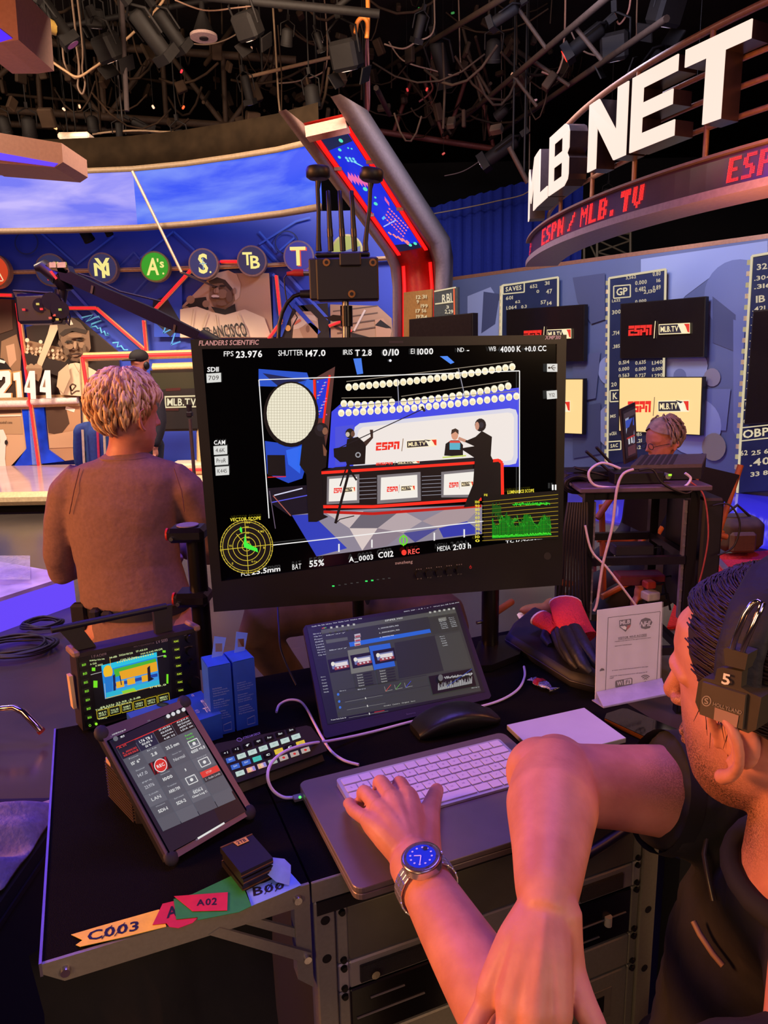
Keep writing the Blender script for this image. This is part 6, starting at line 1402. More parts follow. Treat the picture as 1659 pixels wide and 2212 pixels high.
# ---- solid state drives stack
for k, lab in enumerate(('bottom dark camera drive of the small stack', 'middle dark camera drive of the small stack', 'top dark camera drive with an amber 2TB label')):
    z = TT + .001 + k*.0105; o_ = (.002*(k % 2), .001*k)
    pts = [PZ(x, y, TT+.03) for x, y in ((476,1828),(544,1799),(590,1851),(521,1884))]; pts = [V((p.x+o_[0], p.y-o_[1], z)) for p in pts]
    t = thing('camera_drive', lab, 'drive', pts[0], 'camera drives stacked by the tablet')
    MB().prism(pts, (0, 0, .0085)).build('shell', M('#17110f', .45, 0, .1), t)
    MB().prism([pts[0].lerp(pts[3], .02)+V((0,0,.0086)), pts[1].lerp(pts[2], .02)+V((0,0,.0086)), pts[1].lerp(pts[2], .05)+V((0,0,.0086)), pts[0].lerp(pts[3], .05)+V((0,0,.0086))], (0, 0, .0006)).build('copper_edge', M('#b07840', .35, .8), t)
    e0, e1 = pts[3], pts[2]; MB().prism([e0+V((0,0,.003)), e1+V((0,0,.003)), e1+V((0,0,.0045)), e0+V((0,0,.0045))], (e0-pts[0]).normalized()*.0006).build('copper_edge', M('#a06c3a', .35, .8), t)
    if k == 2:
        g = lambda u, v: pts[0].lerp(pts[1], u).lerp(pts[3].lerp(pts[2], u), v) + V((0,0,.0092))
        MB().prism([g(.38,.05), g(.78,.05), g(.78,.22), g(.42,.22)], (0,0,.0004)).build('label', M('#c89a48', .5), t)
        d = Draw(lambda x, y, o=0: g(x, y) + V((0,0,.0005+o)), .00005); d.text('2TB', (.45,.08,.72,.19), '#2a1c10', 1); d.build('label_text', ATTR('print'), t)

# ---- cables
def cable(label, pts, r, mat, name='cable', z=TT+.003, plug=None):
    q = []
    P_ = [PZ(p[0], p[1], z + (p[2] if len(p) > 2 else 0)) for p in pts]
    for i in range(len(P_)-1):
        p0, p1, p2, p3 = P_[max(i-1,0)], P_[i], P_[i+1], P_[min(i+2, len(P_)-1)]
        for k in range(6):
            s_ = k/6; q.append(.5*((2*p1) + (p2-p0)*s_ + (2*p0-5*p1+4*p2-p3)*s_*s_ + (3*p1-p0-3*p2+p3)*s_**3))
    q.append(P_[-1])
    return MB().tube(q, r, 8).build(name, mat, None, label, 'cable')
LIL = M('#d0bce4', .5, 0, .04)
t = thing('charging_cable', 'long white charging cable looping from the laptop past the portable screen', 'cable', PZ(650, 1722, TT))
o = cable(None, [(640,1722),(612,1722,.002),(588,1705,.015),(578,1676,.034),(588,1646,.04),(618,1622,.042),(665,1607,.036),(720,1599,.012),(800,1582,.001),(900,1556),(1000,1535),(1075,1515),(1118,1490),(1133,1462),(1132,1440)], .0024, LIL, 'cord')
o.parent = t; o.matrix_parent_inverse = MATW[t.name].inverted(); del o['category']
pl = MB(); pl.box(PZ(648, 1722, TT+.006), (.02, .012, .006), RZ, .001); pl.build('magnetic_plug', M('#8a8290', .4, .5), t)
MB().cyl(PZ(648, 1722, TT+.0092), PZ(648, 1722, TT+.0096), .0022, None, 8).build('charge_lamp', E('#60ff70', 1.2), t)
cable('short white cable arching between the drive boxes and the closed laptop', [(597,1538,.0),(604,1522,.002),(625,1512,.008),(648,1515,.008),(663,1532,.006),(678,1560,.008),(694,1590,.010),(715,1622,.004),(742,1642,.001),(775,1652,0)], .0024, LIL, 'usb_cable')
cable('thin black cable dropping behind the drive boxes', [(600,1310,.1),(602,1350,.08),(606,1400,.05),(625,1450,.02),(640,1480,0)], .0022, M('#0d0b0c', .4), 'power_cable')

# ---- black strap case, wrapper, bag, gloves
rg = []
a, b = PZ(906, 1600, TT), PZ(1080, 1562, TT); e = (b-a).normalized(); n = V((-e.y, e.x, 0))
for i in range(17):
    w = i/16; c = a.lerp(b, w) + n*.02; h = .012 + .026*math.sin(math.pi*min(1, w*1.05))**.7; dpt = .032*(.7+.3*math.sin(math.pi*w)**.4)
    sp_ = lambda x_: math.copysign(abs(x_)**.55, x_)
    rg.append([c + n*dpt*sp_(math.cos(2*math.pi*k/20)) + V((0,0,1))*(h/2 + h/2*sp_(math.sin(2*math.pi*k/20))) for k in range(20)])
MB().loft(rg).build('eyeglass_case', M('#120f10', .4, 0, .2, .1, 40), None, 'soft black eyeglass case between portable screen and keyboard', 'case')
t = thing('candy_wrapper', 'shiny silver and red candy wrapper on the black table', 'wrapper', PZ(1175, 1480, TT))
rg = []; a, b = PZ(1148, 1466, TT+.008), PZ(1196, 1490, TT+.008); e = (b-a).normalized(); n = V((-e.y, e.x, 0)); r4 = random.Random(2)
for i in range(9):
    w = i/8; rr = (.012, .006, .010, .012, .012, .011, .009, .005, .013)[i]; zz = .3 if i in (0, 8) else 1
    rg.append([a.lerp(b, w) + n*rr*math.cos(k*.785)*(1+r4.uniform(-.25,.25)) + V((0,0,1))*(rr*.6*zz*math.sin(k*.785)*(1+r4.uniform(-.3,.3))) for k in range(8)])
m = MB().loft(rg); m.sm = [False]*len(m.f); m.build('foil', M('#c0b8c0', .18, 1, .2, .6, 300), t)
m = MB().loft([[p + V((0,0,.0008)) for p in r] for r in rg[2:5]], caps=False); m.sm = [False]*len(m.f); m.build('red_band', M('#a02838', .3, .4), t)
pts = [(1092,1396),(1110,1366),(1150,1332),(1215,1360),(1310,1400),(1400,1440),(1380,1480),(1285,1500),(1232,1486)]
t = thing('laptop_sleeve', 'flat black padded bag lying under the work gloves', 'bag', PZ(1092, 1396, TT))
cx = sum((PZ(x, y, TT) for x, y in pts), V((0,0,0)))/len(pts); rg = []
for z, k in ((0, .97), (.008, 1.0), (.022, 1.0), (.03, .93)): rg.append([cx + (PZ(x, y, TT)-cx)*k + V((0, 0, z + .0005)) for x, y in pts])
MB().loft(rg).build('sleeve', M('#161213', .6, 0, .25, .15, 30), t)
MB().tube([cx + (PZ(x, y, TT)-cx)*1.005 + V((0,0,.015)) for x, y in pts], .0022, 6, closed=True).build('zip', M('#2a2426', .4), t)
def blob_tube(pts, rs, z0): return [PZ(x, y, z0) for x, y in pts]
RED = M('#d02c30', .85, 0, .12, .5, 250); GBK = M('#15131a', .55, 0, .2, .2, 60)
def glove(label, cuff, fingers, z):
    t = thing('work_glove', label, 'glove', PZ(*cuff[0][:2], z))
    pts = [PZ(x, y, z + dz) for x, y, r, dz in cuff]; rs = [r for x, y, r, dz in cuff]
    MB().tube(pts, rs, 16, flat=.55).build('cuff', RED, t)
    MB().tube([pts[0] + (pts[0]-pts[1]).normalized()*.001, pts[0] + (pts[0]-pts[1]).normalized()*.005], rs[0]*1.03, 16, flat=.55).build('hem', M('#e8c8c0', .7), t)
    for f_ in fingers: MB().tube([PZ(x, y, z + dz) for x, y, r, dz in f_], [r for x, y, r, dz in f_], 10, flat=.8).build('finger', GBK, t)
glove('red cuffed work glove lying on top with dark fingers', [(1222,1306,.036,.055),(1232,1335,.037,.05),(1245,1362,.036,.04),(1262,1380,.032,.03)],
      [[(1240,1358,.016,.05),(1262,1395,.015,.045),(1285,1430,.013,.03),(1300,1450,.006,.02)], [(1222,1362,.015,.05),(1242,1400,.014,.042),(1262,1438,.012,.03),(1275,1452,.006,.02)], [(1212,1362,.014,.035),(1222,1400,.013,.03),(1240,1432,.011,.02),(1248,1444,.005,.012)]], TT+.03)
glove('red cuffed work glove underneath with its opening to the left', [(1168,1336,.029,.03),(1190,1347,.030,.026),(1212,1362,.028,.022)],
      [[(1200,1358,.016,.02),(1215,1395,.015,.016),(1228,1420,.012,.01),(1234,1432,.006,.006)], [(1185,1362,.014,.016),(1178,1378,.012,.01),(1190,1394,.008,.004)]], TT+.03)

# ---- acrylic sign holder
a, b = PZ(1288, 1512, TT), PZ(1428, 1480, TT)
SG, se, sw_ = tilted(a, b, 80); sg = on_plane(SG); gn = SG.n
t = thing('sign_holder', 'clear acrylic stand holding a printed visitor Wi-Fi notice', 'sign', a)
sq = [sg(x, y) for x, y in ((1286,1513),(1291,1318),(1431,1300),(1426,1483))]
MB().prism([p + gn*.0005 for p in sq], gn*.002).build('acrylic_front', M('#e8e4f0', .05, alpha=.12), t)
MB().prism([p - gn*.001 for p in sq], -gn*.0008).build('paper', M('#e6e0f0', .6, 0, .02), t)
MB().prism([a + V((0,0,.0005)) - V((se.x*.01, se.y*.01, 0)), b + V((0,0,.0005)), PZ(1441, 1502, TT), PZ(1304, 1530, TT)], (0, 0, .002)).build('base', M('#d8d0f0', .06, alpha=.35), t)
MB().prism([sg(1286,1496,.003), sg(1427,1466,.003), PZ(1440, 1500, TT+.002), PZ(1303, 1528, TT+.002)], (0, 0, .002)).build('slanted_foot', M('#c8c4ee', .06, alpha=.5), t)
d = Draw(lambda x, y, o=0: sg(1050 + x*.3671, 1230 + y*.3671, -.0008+o), .00003)
INK = '#2a2430'
for A, B in (((720,284),(1027,248)), ((1027,248),(1005,668)), ((1005,668),(704,720)), ((704,720),(720,284))): d.line([A, B], 3, INK)
d.poly([(785,300),(855,290),(853,330),(822,368),(787,340)], '#2c2440'); d.text('MLB', ((790,304),(850,295),(848,318),(790,327)), '#f0ecf8', 1); d.poly([(832,330),(853,326),(848,340),(828,360)], '#b02430'); d.poly([(790,336),(818,332),(820,352),(806,350)], '#f0ecf8'); d.poly([(806,350),(816,332),(828,340),(824,356)], '#ffffff')
d.poly([(905,320),(915,295),(940,284),(965,290),(980,310),(965,345),(938,352),(915,346)], '#2a2a38'); d.text('NHL', ((908,308),(978,300),(972,332),(906,340)), '#e8e4f4', 1, .2)
d.text('VISITOR WI-FI ACCESS', ((778,400),(946,378),(946,391),(778,412)), INK, 1); d.line([(778,415),(946,394)], 2, INK)
for s_, x0, y0, x1 in (('connect your device to the guest network here', 758, 422, 970), ('open your web browser', 758, 448, 860), ('scan here', 740, 598, 0), ('or enter your email when prompted on the page', 742, 592, 955), ('network usage is monitored at all times by IT', 730, 626, 950), ('staff', 728, 636, 752)):
    if x1: k = -(x1-x0)*.115; d.text(s_, ((x0,y0),(x1,y0+k),(x1,y0+k+8),(x0,y0+8)), '#2a2430', 1)
d.poly([(765,655),(855,638),(862,644),(861,678),(855,684),(768,698),(762,692),(762,662)], INK); d.poly([(812,650),(852,643),(856,648),(855,672),(812,680)], '#e6e0f0'); d.text('Wi', ((770,660),(804,654),(804,680),(770,686)), '#f4f0fa', 1); d.text('Fi', ((822,653),(846,648),(846,670),(822,676)), INK, 1)
for r in (34, 24, 13): d.line([(938+r*math.cos(a_), 655+r*.95*math.sin(a_)) for a_ in [rad(225+i*9) for i in range(11)]], 5, INK)
d.ell(938, 663, 6, 6, INK, 10)
d.build('print', ATTR('print'), t)
# ================================================================== PEOPLE
def skin_mat(col, beard=None):
    m = bpy.data.materials.new('skin'); m.use_nodes = True; nt = m.node_tree; b = nt.nodes['Principled BSDF']
    b.inputs['Roughness'].default_value = .5; b.inputs['Specular IOR Level'].default_value = .35
    b.inputs['Subsurface Weight'].default_value = .06; b.inputs['Subsurface Radius'].default_value = (.02, .008, .005)
    tc = nt.nodes.new('ShaderNodeTexCoord'); nz = nt.nodes.new('ShaderNodeTexNoise'); nz.inputs['Scale'].default_value = 28; nz.inputs['Detail'].default_value = 5
    nt.links.new(tc.outputs['Object'], nz.inputs['Vector']); c = lin(col)
    rp = nt.nodes.new('ShaderNodeValToRGB'); e = rp.color_ramp.elements
    e[0].position = .32; e[1].position = .7; e[0].color = (c[0]*.86, c[1]*.78, c[2]*.76, 1); e[1].color = (min(1,c[0]*1.1), c[1]*1.1, c[2]*1.08, 1)
    nt.links.new(nz.outputs['Fac'], rp.inputs[0]); out = rp.outputs[0]
    if beard:
        cen, r0, r1, colb = beard
        vm = nt.nodes.new('ShaderNodeVectorMath'); vm.operation = 'DISTANCE'; vm.inputs[1].default_value = cen
        nt.links.new(tc.outputs['Object'], vm.inputs[0])
        mr = nt.nodes.new('ShaderNodeMapRange'); mr.inputs[1].default_value = r0; mr.inputs[2].default_value = r1; mr.inputs[3].default_value = .85; mr.inputs[4].default_value = 0
        nt.links.new(vm.outputs['Value'], mr.inputs[0])
        n2 = nt.nodes.new('ShaderNodeTexNoise'); n2.inputs['Scale'].default_value = 700; nt.links.new(tc.outputs['Object'], n2.inputs['Vector'])
        mu_ = nt.nodes.new('ShaderNodeMath'); mu_.operation = 'MULTIPLY'; mu_.use_clamp = True; nt.links.new(mr.outputs[0], mu_.inputs[0])
        m2 = nt.nodes.new('ShaderNodeMapRange'); m2.inputs[1].default_value = .4; m2.inputs[2].default_value = .6; m2.inputs[3].default_value = .5; m2.inputs[4].default_value = 1.3
        nt.links.new(n2.outputs['Fac'], m2.inputs[0]); nt.links.new(m2.outputs[0], mu_.inputs[1])
        mx = nt.nodes.new('ShaderNodeMix'); mx.data_type = 'RGBA'; nt.links.new(mu_.outputs[0], mx.inputs['Factor']); nt.links.new(out, mx.inputs['A']); mx.inputs['B'].default_value = lin(colb) + (1,); out = mx.outputs['Result']
    nt.links.new(out, b.inputs['Base Color'])
    bp = nt.nodes.new('ShaderNodeBump'); bp.inputs['Strength'].default_value = .12; bp.inputs['Distance'].default_value = .002
    n3 = nt.nodes.new('ShaderNodeTexNoise'); n3.inputs['Scale'].default_value = 240; nt.links.new(tc.outputs['Object'], n3.inputs['Vector']); nt.links.new(n3.outputs['Fac'], bp.inputs['Height']); nt.links.new(bp.outputs['Normal'], b.inputs['Normal'])
    return m
def remesh(o, vox, it=6, fac=.5):
    r = o.modifiers.new('remesh', 'REMESH'); r.mode = 'VOXEL'; r.voxel_size = vox; r.use_smooth_shade = True
    s = o.modifiers.new('smooth', 'SMOOTH'); s.iterations = it; s.factor = fac
    return o
def capsule(mb, pts, rs, seg=16, flat=1.0):
    """round-ended limb through pts with radii rs"""
    pts = [V(p) for p in pts]; q = []; rr = []
    n = len(pts)
    for i in range(n-1):
        p0, p1, p2, p3 = pts[max(i-1,0)], pts[i], pts[i+1], pts[min(i+2,n-1)]
        for k in range(5):
            s = k/5; q.append(.5*((2*p1)+(p2-p0)*s+(2*p0-5*p1+4*p2-p3)*s*s+(3*p1-p0-3*p2+p3)*s**3)); rr.append(rs[i]+(rs[i+1]-rs[i])*s)
    q.append(pts[-1]); rr.append(rs[-1])
    d0 = (q[0]-q[1]).normalized(); d1 = (q[-1]-q[-2]).normalized()
    q = [q[0]+d0*rr[0]*.95, q[0]+d0*rr[0]*.7] + q + [q[-1]+d1*rr[-1]*.7, q[-1]+d1*rr[-1]*.95]; rr = [rr[0]*.3, rr[0]*.72] + rr + [rr[-1]*.72, rr[-1]*.3]
    return mb.tube(q, rr, seg, flat=flat)
def head_shapes(mb, H, f, l, u, k=1.0):
    """skull, jaw, nose, brow, lips and both ears in a head frame: forward, left, up"""
    P = lambda a, b, c: H + (f*a + l*b + u*c)*k
    R3 = frame_rot(f, l)
    prof = ((-.108,.066,.022,.014),(-.102,.080,.002,.030),(-.085,.087,-.025,.045),(-.062,.088,-.048,.059),(-.040,.090,-.066,.065),(-.018,.091,-.080,.068),(.005,.091,-.092,.068),(.030,.093,-.102,.072),(.055,.094,-.109,.076),(.080,.087,-.111,.0765),(.098,.069,-.100,.067),(.114,.043,-.080,.052),(.124,.014,-.048,.031),(.129,-.010,-.026,.010))
    rings = []
    for c_, fr_, bk_, w_ in prof:
        mid, a_ = (fr_+bk_)/2, (fr_-bk_)/2; ring = []
        for q_ in range(32):
            th_ = 2*math.pi*q_/32; co = math.cos(th_); ring.append(P(mid + a_*co, w_*math.sin(th_)*(1 - .12*max(0, co)), c_))
        rings.append(ring)
    mb.loft(rings)
    capsule(mb, [P(.088, .0, .035), P(.100, 0, .008), P(.110, 0, -.013)], [.008*k, .0088*k, .0105*k], 12)
    for s in (-1, 1):
        mb.ell(P(.096, s*.010, -.017), V((.010, .0075, .0065))*k, R3, 10, 8)
        capsule(mb, [P(.086, s*.012, .034), P(.078, s*.034, .036), P(.058, s*.050, .03)], [.008*k, .008*k, .007*k], 10)
        ec = lambda a, c, b=.0: P(a*1.1-.004, s*(.081+b*2.0), c*1.1)
        capsule(mb, [ec(.012,.002), ec(.010,.022,.004), ec(-.004,.030,.008), ec(-.019,.020,.012), ec(-.020,.0,.011), ec(-.010,-.018,.007), ec(.003,-.028,.004)], [.004*k, .0045*k, .0048*k, .0048*k, .0046*k, .0052*k, .0076*k], 10)
        capsule(mb, [ec(-.006,.012,.004), ec(-.011,-.002,.005), ec(-.004,-.012,.004)], [.004*k, .0045*k, .004*k], 8)
        mb.ell(P(-.010, s*.075, .002), V((.019, .008, .028))*k, R3, 12, 8)
        mb.ell(ec(.012,-.006,-.001), V((.004,.005,.006))*k, R3, 8, 6)
    capsule(mb, [P(.088, .020, -.046), P(.092, 0, -.044), P(.088, -.020, -.046)], [.004*k, .006*k, .004*k], 10)
    capsule(mb, [P(.087, .018, -.056), P(.091, 0, -.056), P(.087, -.018, -.056)], [.004*k, .0062*k, .004*k], 10)
def finger(mb, pts, r): capsule(mb, pts, [r*1.08, r*1.02, r*.95, r*.8][:len(pts)] if len(pts) <= 4 else [r]*len(pts), 12)

# ------------------------------------------------------------------ seated man in the foreground
H = V((.359, .614, 1.276)); hf, hl, hu = V((-.541, .836, -.093)), V((-.834, -.548, -.07)), V((-.110, .040, .993))
man = thing('person', 'seated person in a black shirt and headset typing with one hand', 'person', (.47, .66, .45))
mb = MB(); head_shapes(mb, H, hf, hl, hu, 1.0)
HP = lambda a, b, c: H + hf*a + hl*b + hu*c
N0 = V((.402, .597, 1.10))
capsule(mb, [HP(-.03, 0, -.03), HP(-.035, 0, -.09), N0], [.055, .056, .066], 20)
# left arm: forearm, hand on the keyboard
WR = PZ(893, 1862, 1.018)
capsule(mb, [WR, PZ(930, 1930, 1.015), PZ(1000, 2050, 1.012), PZ(1095, 2205, 1.01), PZ(1230, 2420, .985)], [.030, .0305, .036, .041, .044], 40)
capsule(mb, [PZ(1230, 2420, .985), V((.33, .44, 1.04))], [.046, .055], 18)
mcp = {'p': PZ(800, 1775, 1.036), 'r': PZ(822, 1750, 1.044), 'm': PZ(848, 1730, 1.047), 'i': PZ(880, 1722, 1.045)}
for k, rr in (('p', .0135), ('r', .0145), ('m', .015), ('i', .015)): capsule(mb, [WR.lerp(mcp[k], .1), WR.lerp(mcp[k], .6) + V((0,0,.004)), mcp[k]], [.021, .0195, rr], 12)
def kf(k, pip, tip, r):
    a = mcp[k]; mid = pip.lerp(tip, .55) + V((0, 0, .004)); finger(mb, [a, pip, mid, tip], r)
kz_ = zl + .0165
HD = (mcp['m'] - WR); HD.z = 0; HD.normalize()
def tipof(pip, fw, sx=0): return V((pip.x + HD.x*fw + sx, pip.y + HD.y*fw, kz_))
kf('p', PZ(764, 1750, 1.022), PZ(751, 1736, zl+.012), .0088)
pr_ = PZ(788, 1712, 1.036); kf('r', pr_, tipof(pr_, .018), .0098)
pr_ = PZ(823, 1690, 1.041); kf('m', pr_, tipof(pr_, .020), .0102)
pr_ = PZ(864, 1692, 1.039); kf('i', pr_, tipof(pr_, .020), .0100)
capsule(mb, [WR + V((.015, .01, 0)), PZ(922, 1780, 1.026), PZ(933, 1736, 1.022), PZ(944, 1706, zl+.024)], [.020, .0175, .0122, .0098], 12)
# right arm: upper arm, elbow, forearm, hand over the left forearm
EL = PZ(1196, 1692, 1.125)
UP = [PY(1640, 1760, .76), PY(1480, 1716, .755), PY(1340, 1700, .75), EL]
capsule(mb, UP, [.058, .054, .047, .043], 40)
RW_ = PZ(1180, 1945, 1.118)
capsule(mb, [EL + V((.005, .012, .004)), PZ(1192, 1745, 1.127), PZ(1188, 1830, 1.125), RW_], [.046, .0485, .038, .0265], 40)
mb.ell(EL + V((-.012, .012, .006)), .040, None, 36, 24)
RM = {'p': PZ(1058, 2150, 1.062), 'r': PZ(1104, 2180, 1.068), 'm': PZ(1152, 2198, 1.070), 'i': PZ(1200, 2200, 1.066)}
for k, rr in (('i', .0145), ('m', .015), ('r', .0145), ('p', .0135)):
    capsule(mb, [RW_.lerp(RM[k], .08), RW_.lerp(RM[k], .55) + V((0, 0, .006)), RM[k]], [.021, .019, rr], 12); capsule(mb, [RW_.lerp(RM[k], .3) + V((0, -.006, .020)), RW_.lerp(RM[k], .65) + V((0, -.006, .0205)), RM[k] + V((0, -.004, .011))], [.0035, .0042, .005], 8)
    e = (RM[k]-RW_).normalized(); finger(mb, [RM[k], RM[k] + e*.035 + V((0,0,-.006)), RM[k] + e*.055 + V((0,0,-.022)), RM[k] + e*.062 + V((0,0,-.04))], .0086)
capsule(mb, [RW_ + V((.012, -.01, -.004)), PZ(1222, 2080, 1.078), PZ(1256, 2160, 1.062), PZ(1292, 2230, 1.048)], [.018, .0175, .0125, .0098], 12)
# torso core, lap and legs
capsule(mb, [N0 + V((0,0,-.02)), V((.46,.66,.95)), V((.47,.70,.75)), V((.49,.72,.56))], [.06, .10, .11, .12], 18)
capsule(mb, [V((.485,.77,1.07)), V((.43,.62,1.08)), V((.34,.46,1.06))], [.05, .05, .05], 14)
for s, kx in ((1, V((.42, .86, .58))), (-1, V((.26, .60, .56)))):
    h = V((.49, .72, .52)) + V((.05, .085, 0))*s
    capsule(mb, [h, kx, kx + V((-.02, .02, -.45)), kx + V((-.12, .06, -.52))], [.08, .06, .045, .035], 14)
body = mb.build('body', skin_mat('#d08a70', (tuple(HP(.055, 0, -.085) - V(man.location)), .062, .105, '#54382a')), man, recalc=True)
remesh(body, .0022, 6)
# clothes
mb = MB()
capsule(mb, [N0 + V((.02,.02,-.05)), V((.46,.67,.97)), V((.46,.71,.76)), V((.48,.72,.56))], [.09, .135, .145, .15], 20)
capsule(mb, [V((.49,.775,1.06)), V((.45,.62,1.065)), V((.36,.46,1.05))], [.065, .075, .065], 16)
mb.tube([PY(1640,1760,.76), PY(1560,1740,.757), PY(1500,1722,.755), PY(1424,1707,.752)], [.078,.075,.071,.066], 20)
mb.tube([V((.37,.48,1.06)), V((.33,.44,1.03)), PZ(1260, 2440, 1.0)], [.07,.064,.056], 16)
shirt = mb.build('shirt', M('#1b1714', .85, 0, .25, .25, 35), man); remesh(shirt, .0065, 5)
txs = bpy.data.textures.new('shirt_fold_noise', 'CLOUDS'); txs.noise_scale = .07
ds = shirt.modifiers.new('folds', 'DISPLACE'); ds.texture = txs; ds.strength = .022; ds.mid_level = .45
MB().ell(PZ(945, 1702, zl+.031), (.0062, .0085, .0022), Matrix.Rotation(rad(8), 3, 'Z') @ Matrix.Rotation(rad(-25), 3, 'X'), 14, 8).build('thumbnail', M('#e0a898', .3), man)
cu0, cu1 = PY(1446,1711,.7535), PY(1416,1705,.752)
MB().tube([cu0, cu1], [.0700,.0685], 28, caps=False).build('sleeve_hem', M('#141110', .8), man)
MB().tube([N0 + V((math.cos(a)*.072, math.sin(a)*.072, .012 + .012*math.sin(a+.6))) for a in [i*math.pi/12 for i in range(24)]], .011, 8, closed=True).build('collar', M('#141110', .85), man)
# zip and seams on the shirt front
zp = [PY(1528,1800,.69), PY(1520,1845,.675), PY(1530,1900,.66), PY(1540,1945,.65)]
MB().tube(zp, .0028, 6).build('zip', M('#6a5c48', .35, .6), man)
MB().tube([PY(1498,1990,.66), PY(1512,2018,.65), PY(1540,2060,.635), PY(1562,2086,.625)], .0032, 6).build('piping', M('#8a6a50', .5), man)
# trousers
mb = MB()
for s, kx in ((1, V((.42, .86, .58))), (-1, V((.26, .60, .56)))):
    h = V((.49, .72, .53)) + V((.05, .085, 0))*s
    capsule(mb, [h, kx, kx + V((-.02, .02, -.45))], [.10, .078, .062], 14)
capsule(mb, [V((.49,.72,.58)), V((.50,.72,.48))], [.155, .16], 16)
remesh(mb.build('trousers', M('#17140f', .85, 0, .2, .2, 30), man), .01, 4)
# hair
mb = MB(); rh = random.Random(11); HR3 = frame_rot(hf, hl)
def skull(az, el, k=1.0):
    """az 0 = forward, 90 = left; el 90 = crown"""
    d = V((math.cos(el)*math.cos(az), math.cos(el)*math.sin(az), math.sin(el)))
    return HP(-.012 + .104*k*d.x, .081*k*d.y, .049 + .087*k*d.z)
def hairline(az):
    a = abs((az + math.pi) % (2*math.pi) - math.pi)
    if a < rad(45): return rad(44) - (a/rad(45))*rad(6)
    if a < rad(72): return rad(38) - (a-rad(45))/rad(27)*rad(48)
    if a < rad(100): return rad(-10) - (a-rad(72))/rad(28)*rad(16)
    return rad(-26) - (a-rad(100))/rad(80)*rad(20)
grid = []
for i in range(49):
    az = 2*math.pi*i/48; e0 = hairline(az); grid.append([skull(az, e0 + (rad(89.5)-e0)*j/10, 1.0 + .02*math.sin(math.pi*j/10)) for j in range(11)])
mb.sheet(grid)
for n_ in range(2600):
    az = rh.uniform(-math.pi, math.pi); e0 = hairline(az); el = e0 + (rad(85)-e0)*rh.random()**1.25
    L = rh.uniform(.35, .75); pts = []
    for j in range(5):
        w = j/4*L; a2 = az + (w*.9 if az > 0 else -w*.9)*(1 if abs(az) < 2.4 else .2); e2 = el - w*.25 + .12*w*(1-w)
        e2 = max(e2, hairline(a2) - rad(8)); pts.append(skull(a2, e2, 1.01 + .03*math.sin(math.pi*j/4) + rh.uniform(0, .02)))
    mb.tube(pts, [.0008, .0011, .0010, .0008, .0003], 3)
for n_ in range(12):     # wisps at the temple
    a = rad(rh.uniform(70, 95)); p = skull(a, rad(rh.uniform(-24, -8)), 1.02); mb.tube([p, p + hu*-.012 + hf*rh.uniform(-.002,.006) + hl*.003, p + hu*-rh.uniform(.02,.034) + hf*rh.uniform(-.004,.01) + hl*.004], [.0005,.0005,.0002], 3)
mb.build('hair', M('#2a1a12', .5, 0, .35, 0, 60), man)
# headset
EAR = HP(0, .100, .03); EPL = Plane(EAR, hl); ep = lambda x, y, o=0: EPL.at(1380 + x*.2622, 1220 + y*.2622) + EPL.n*o
t = thing('headset', 'black wireless headset marked 5 on the seated person\'s head', 'headset', ep(700, 1230))
HB = M('#40382c', .5, 0, .08)
MB().prism([ep(x, y) for x, y in ((490,965),(532,932),(622,948),(645,855),(690,845),(850,880),(842,1010),(910,1052),(1010,1095),(965,1360),(900,1388),(505,1232),(465,1130))], -EPL.n*.024).build('ear_cup', HB, t)
MB().prism([ep(x, y, .0005) for x, y in ((545,955),(900,1062),(872,1345),(520,1220))], EPL.n*.003).build('cover_plate', M('#544a3a', .45, 0, .06), t)
MB().ell(ep(700,1130) - EPL.n*.028, (.036, .012, .034), frame_rot(hf, hl), 18, 10).build('ear_pad', M('#17130f', .8), t)
MB().prism([ep(x, y, .001) for x, y in ((705,690),(730,680),(905,735),(880,865),(715,825))], -EPL.n*.014).build('slider_block', M('#4a443a', .4, .2), t)
lp = [(770,690,0),(800,590,.0),(850,420,-.004),(885,345,-.008),(925,330,-.010),(958,350,-.011),(945,430,-.006),(900,580,-.001),(852,712,0)]
MB().tube([ep(x, y, o) for x, y, o in lp], .0024, 8).build('wire_loop', M('#d8d0d0', .12, 1, .05), t)
bandp = [skull(rad(92), rad(-4), 1.10), skull(rad(94), rad(20), 1.14), skull(rad(96), rad(45), 1.14), skull(rad(100), rad(70), 1.13), skull(rad(-100), rad(80), 1.12), skull(rad(-96), rad(50), 1.14), skull(rad(-94), rad(15), 1.13), skull(rad(-92), rad(-10), 1.12)]
rg = []
for i, p in enumerate(bandp):
    tg = (bandp[min(i+1,7)] - bandp[max(i-1,0)]).normalized(); out = (p - HP(-.012,0,.055)).normalized(); sd_ = tg.cross(out).normalized()
    rg.append([p + sd_*.02*math.cos(a) + out*.007*math.sin(a) for a in [k*math.pi/5 for k in range(10)]])
MB().loft(rg).build('headband', M('#15131c', .7, 0, .2, .2, 80), t)
MB().ell(HP(0,-.10,.03), (.036,.02,.036), frame_rot(hf, hl), 16, 10).build('far_ear_cup', HB, t)
d = Draw(lambda x, y, o=0: ep(x, y, .0036+o), .0001)
d.text('5', ((712,878),(778,895),(768,985),(700,968)), '#f4ece0', 1); d.build('number', ATTR('print'), t)
d = Draw(lambda x, y, o=0: ep(x, y, .0038+o), .0001)
d.ring(580, 1110, 40, 44, 9, '#9a8e80'); d.text('S', (562,1085,598,1135), '#9a8e80', 1); d.text('HOLLYLAND', ((638,1115),(875,1190),(868,1222),(632,1148)), '#8e8274', 1); d.poly([(650,1160),(848,1228),(830,1328),(640,1262)], '#a08070')
d.build('maker_mark', ATTR('print'), t)

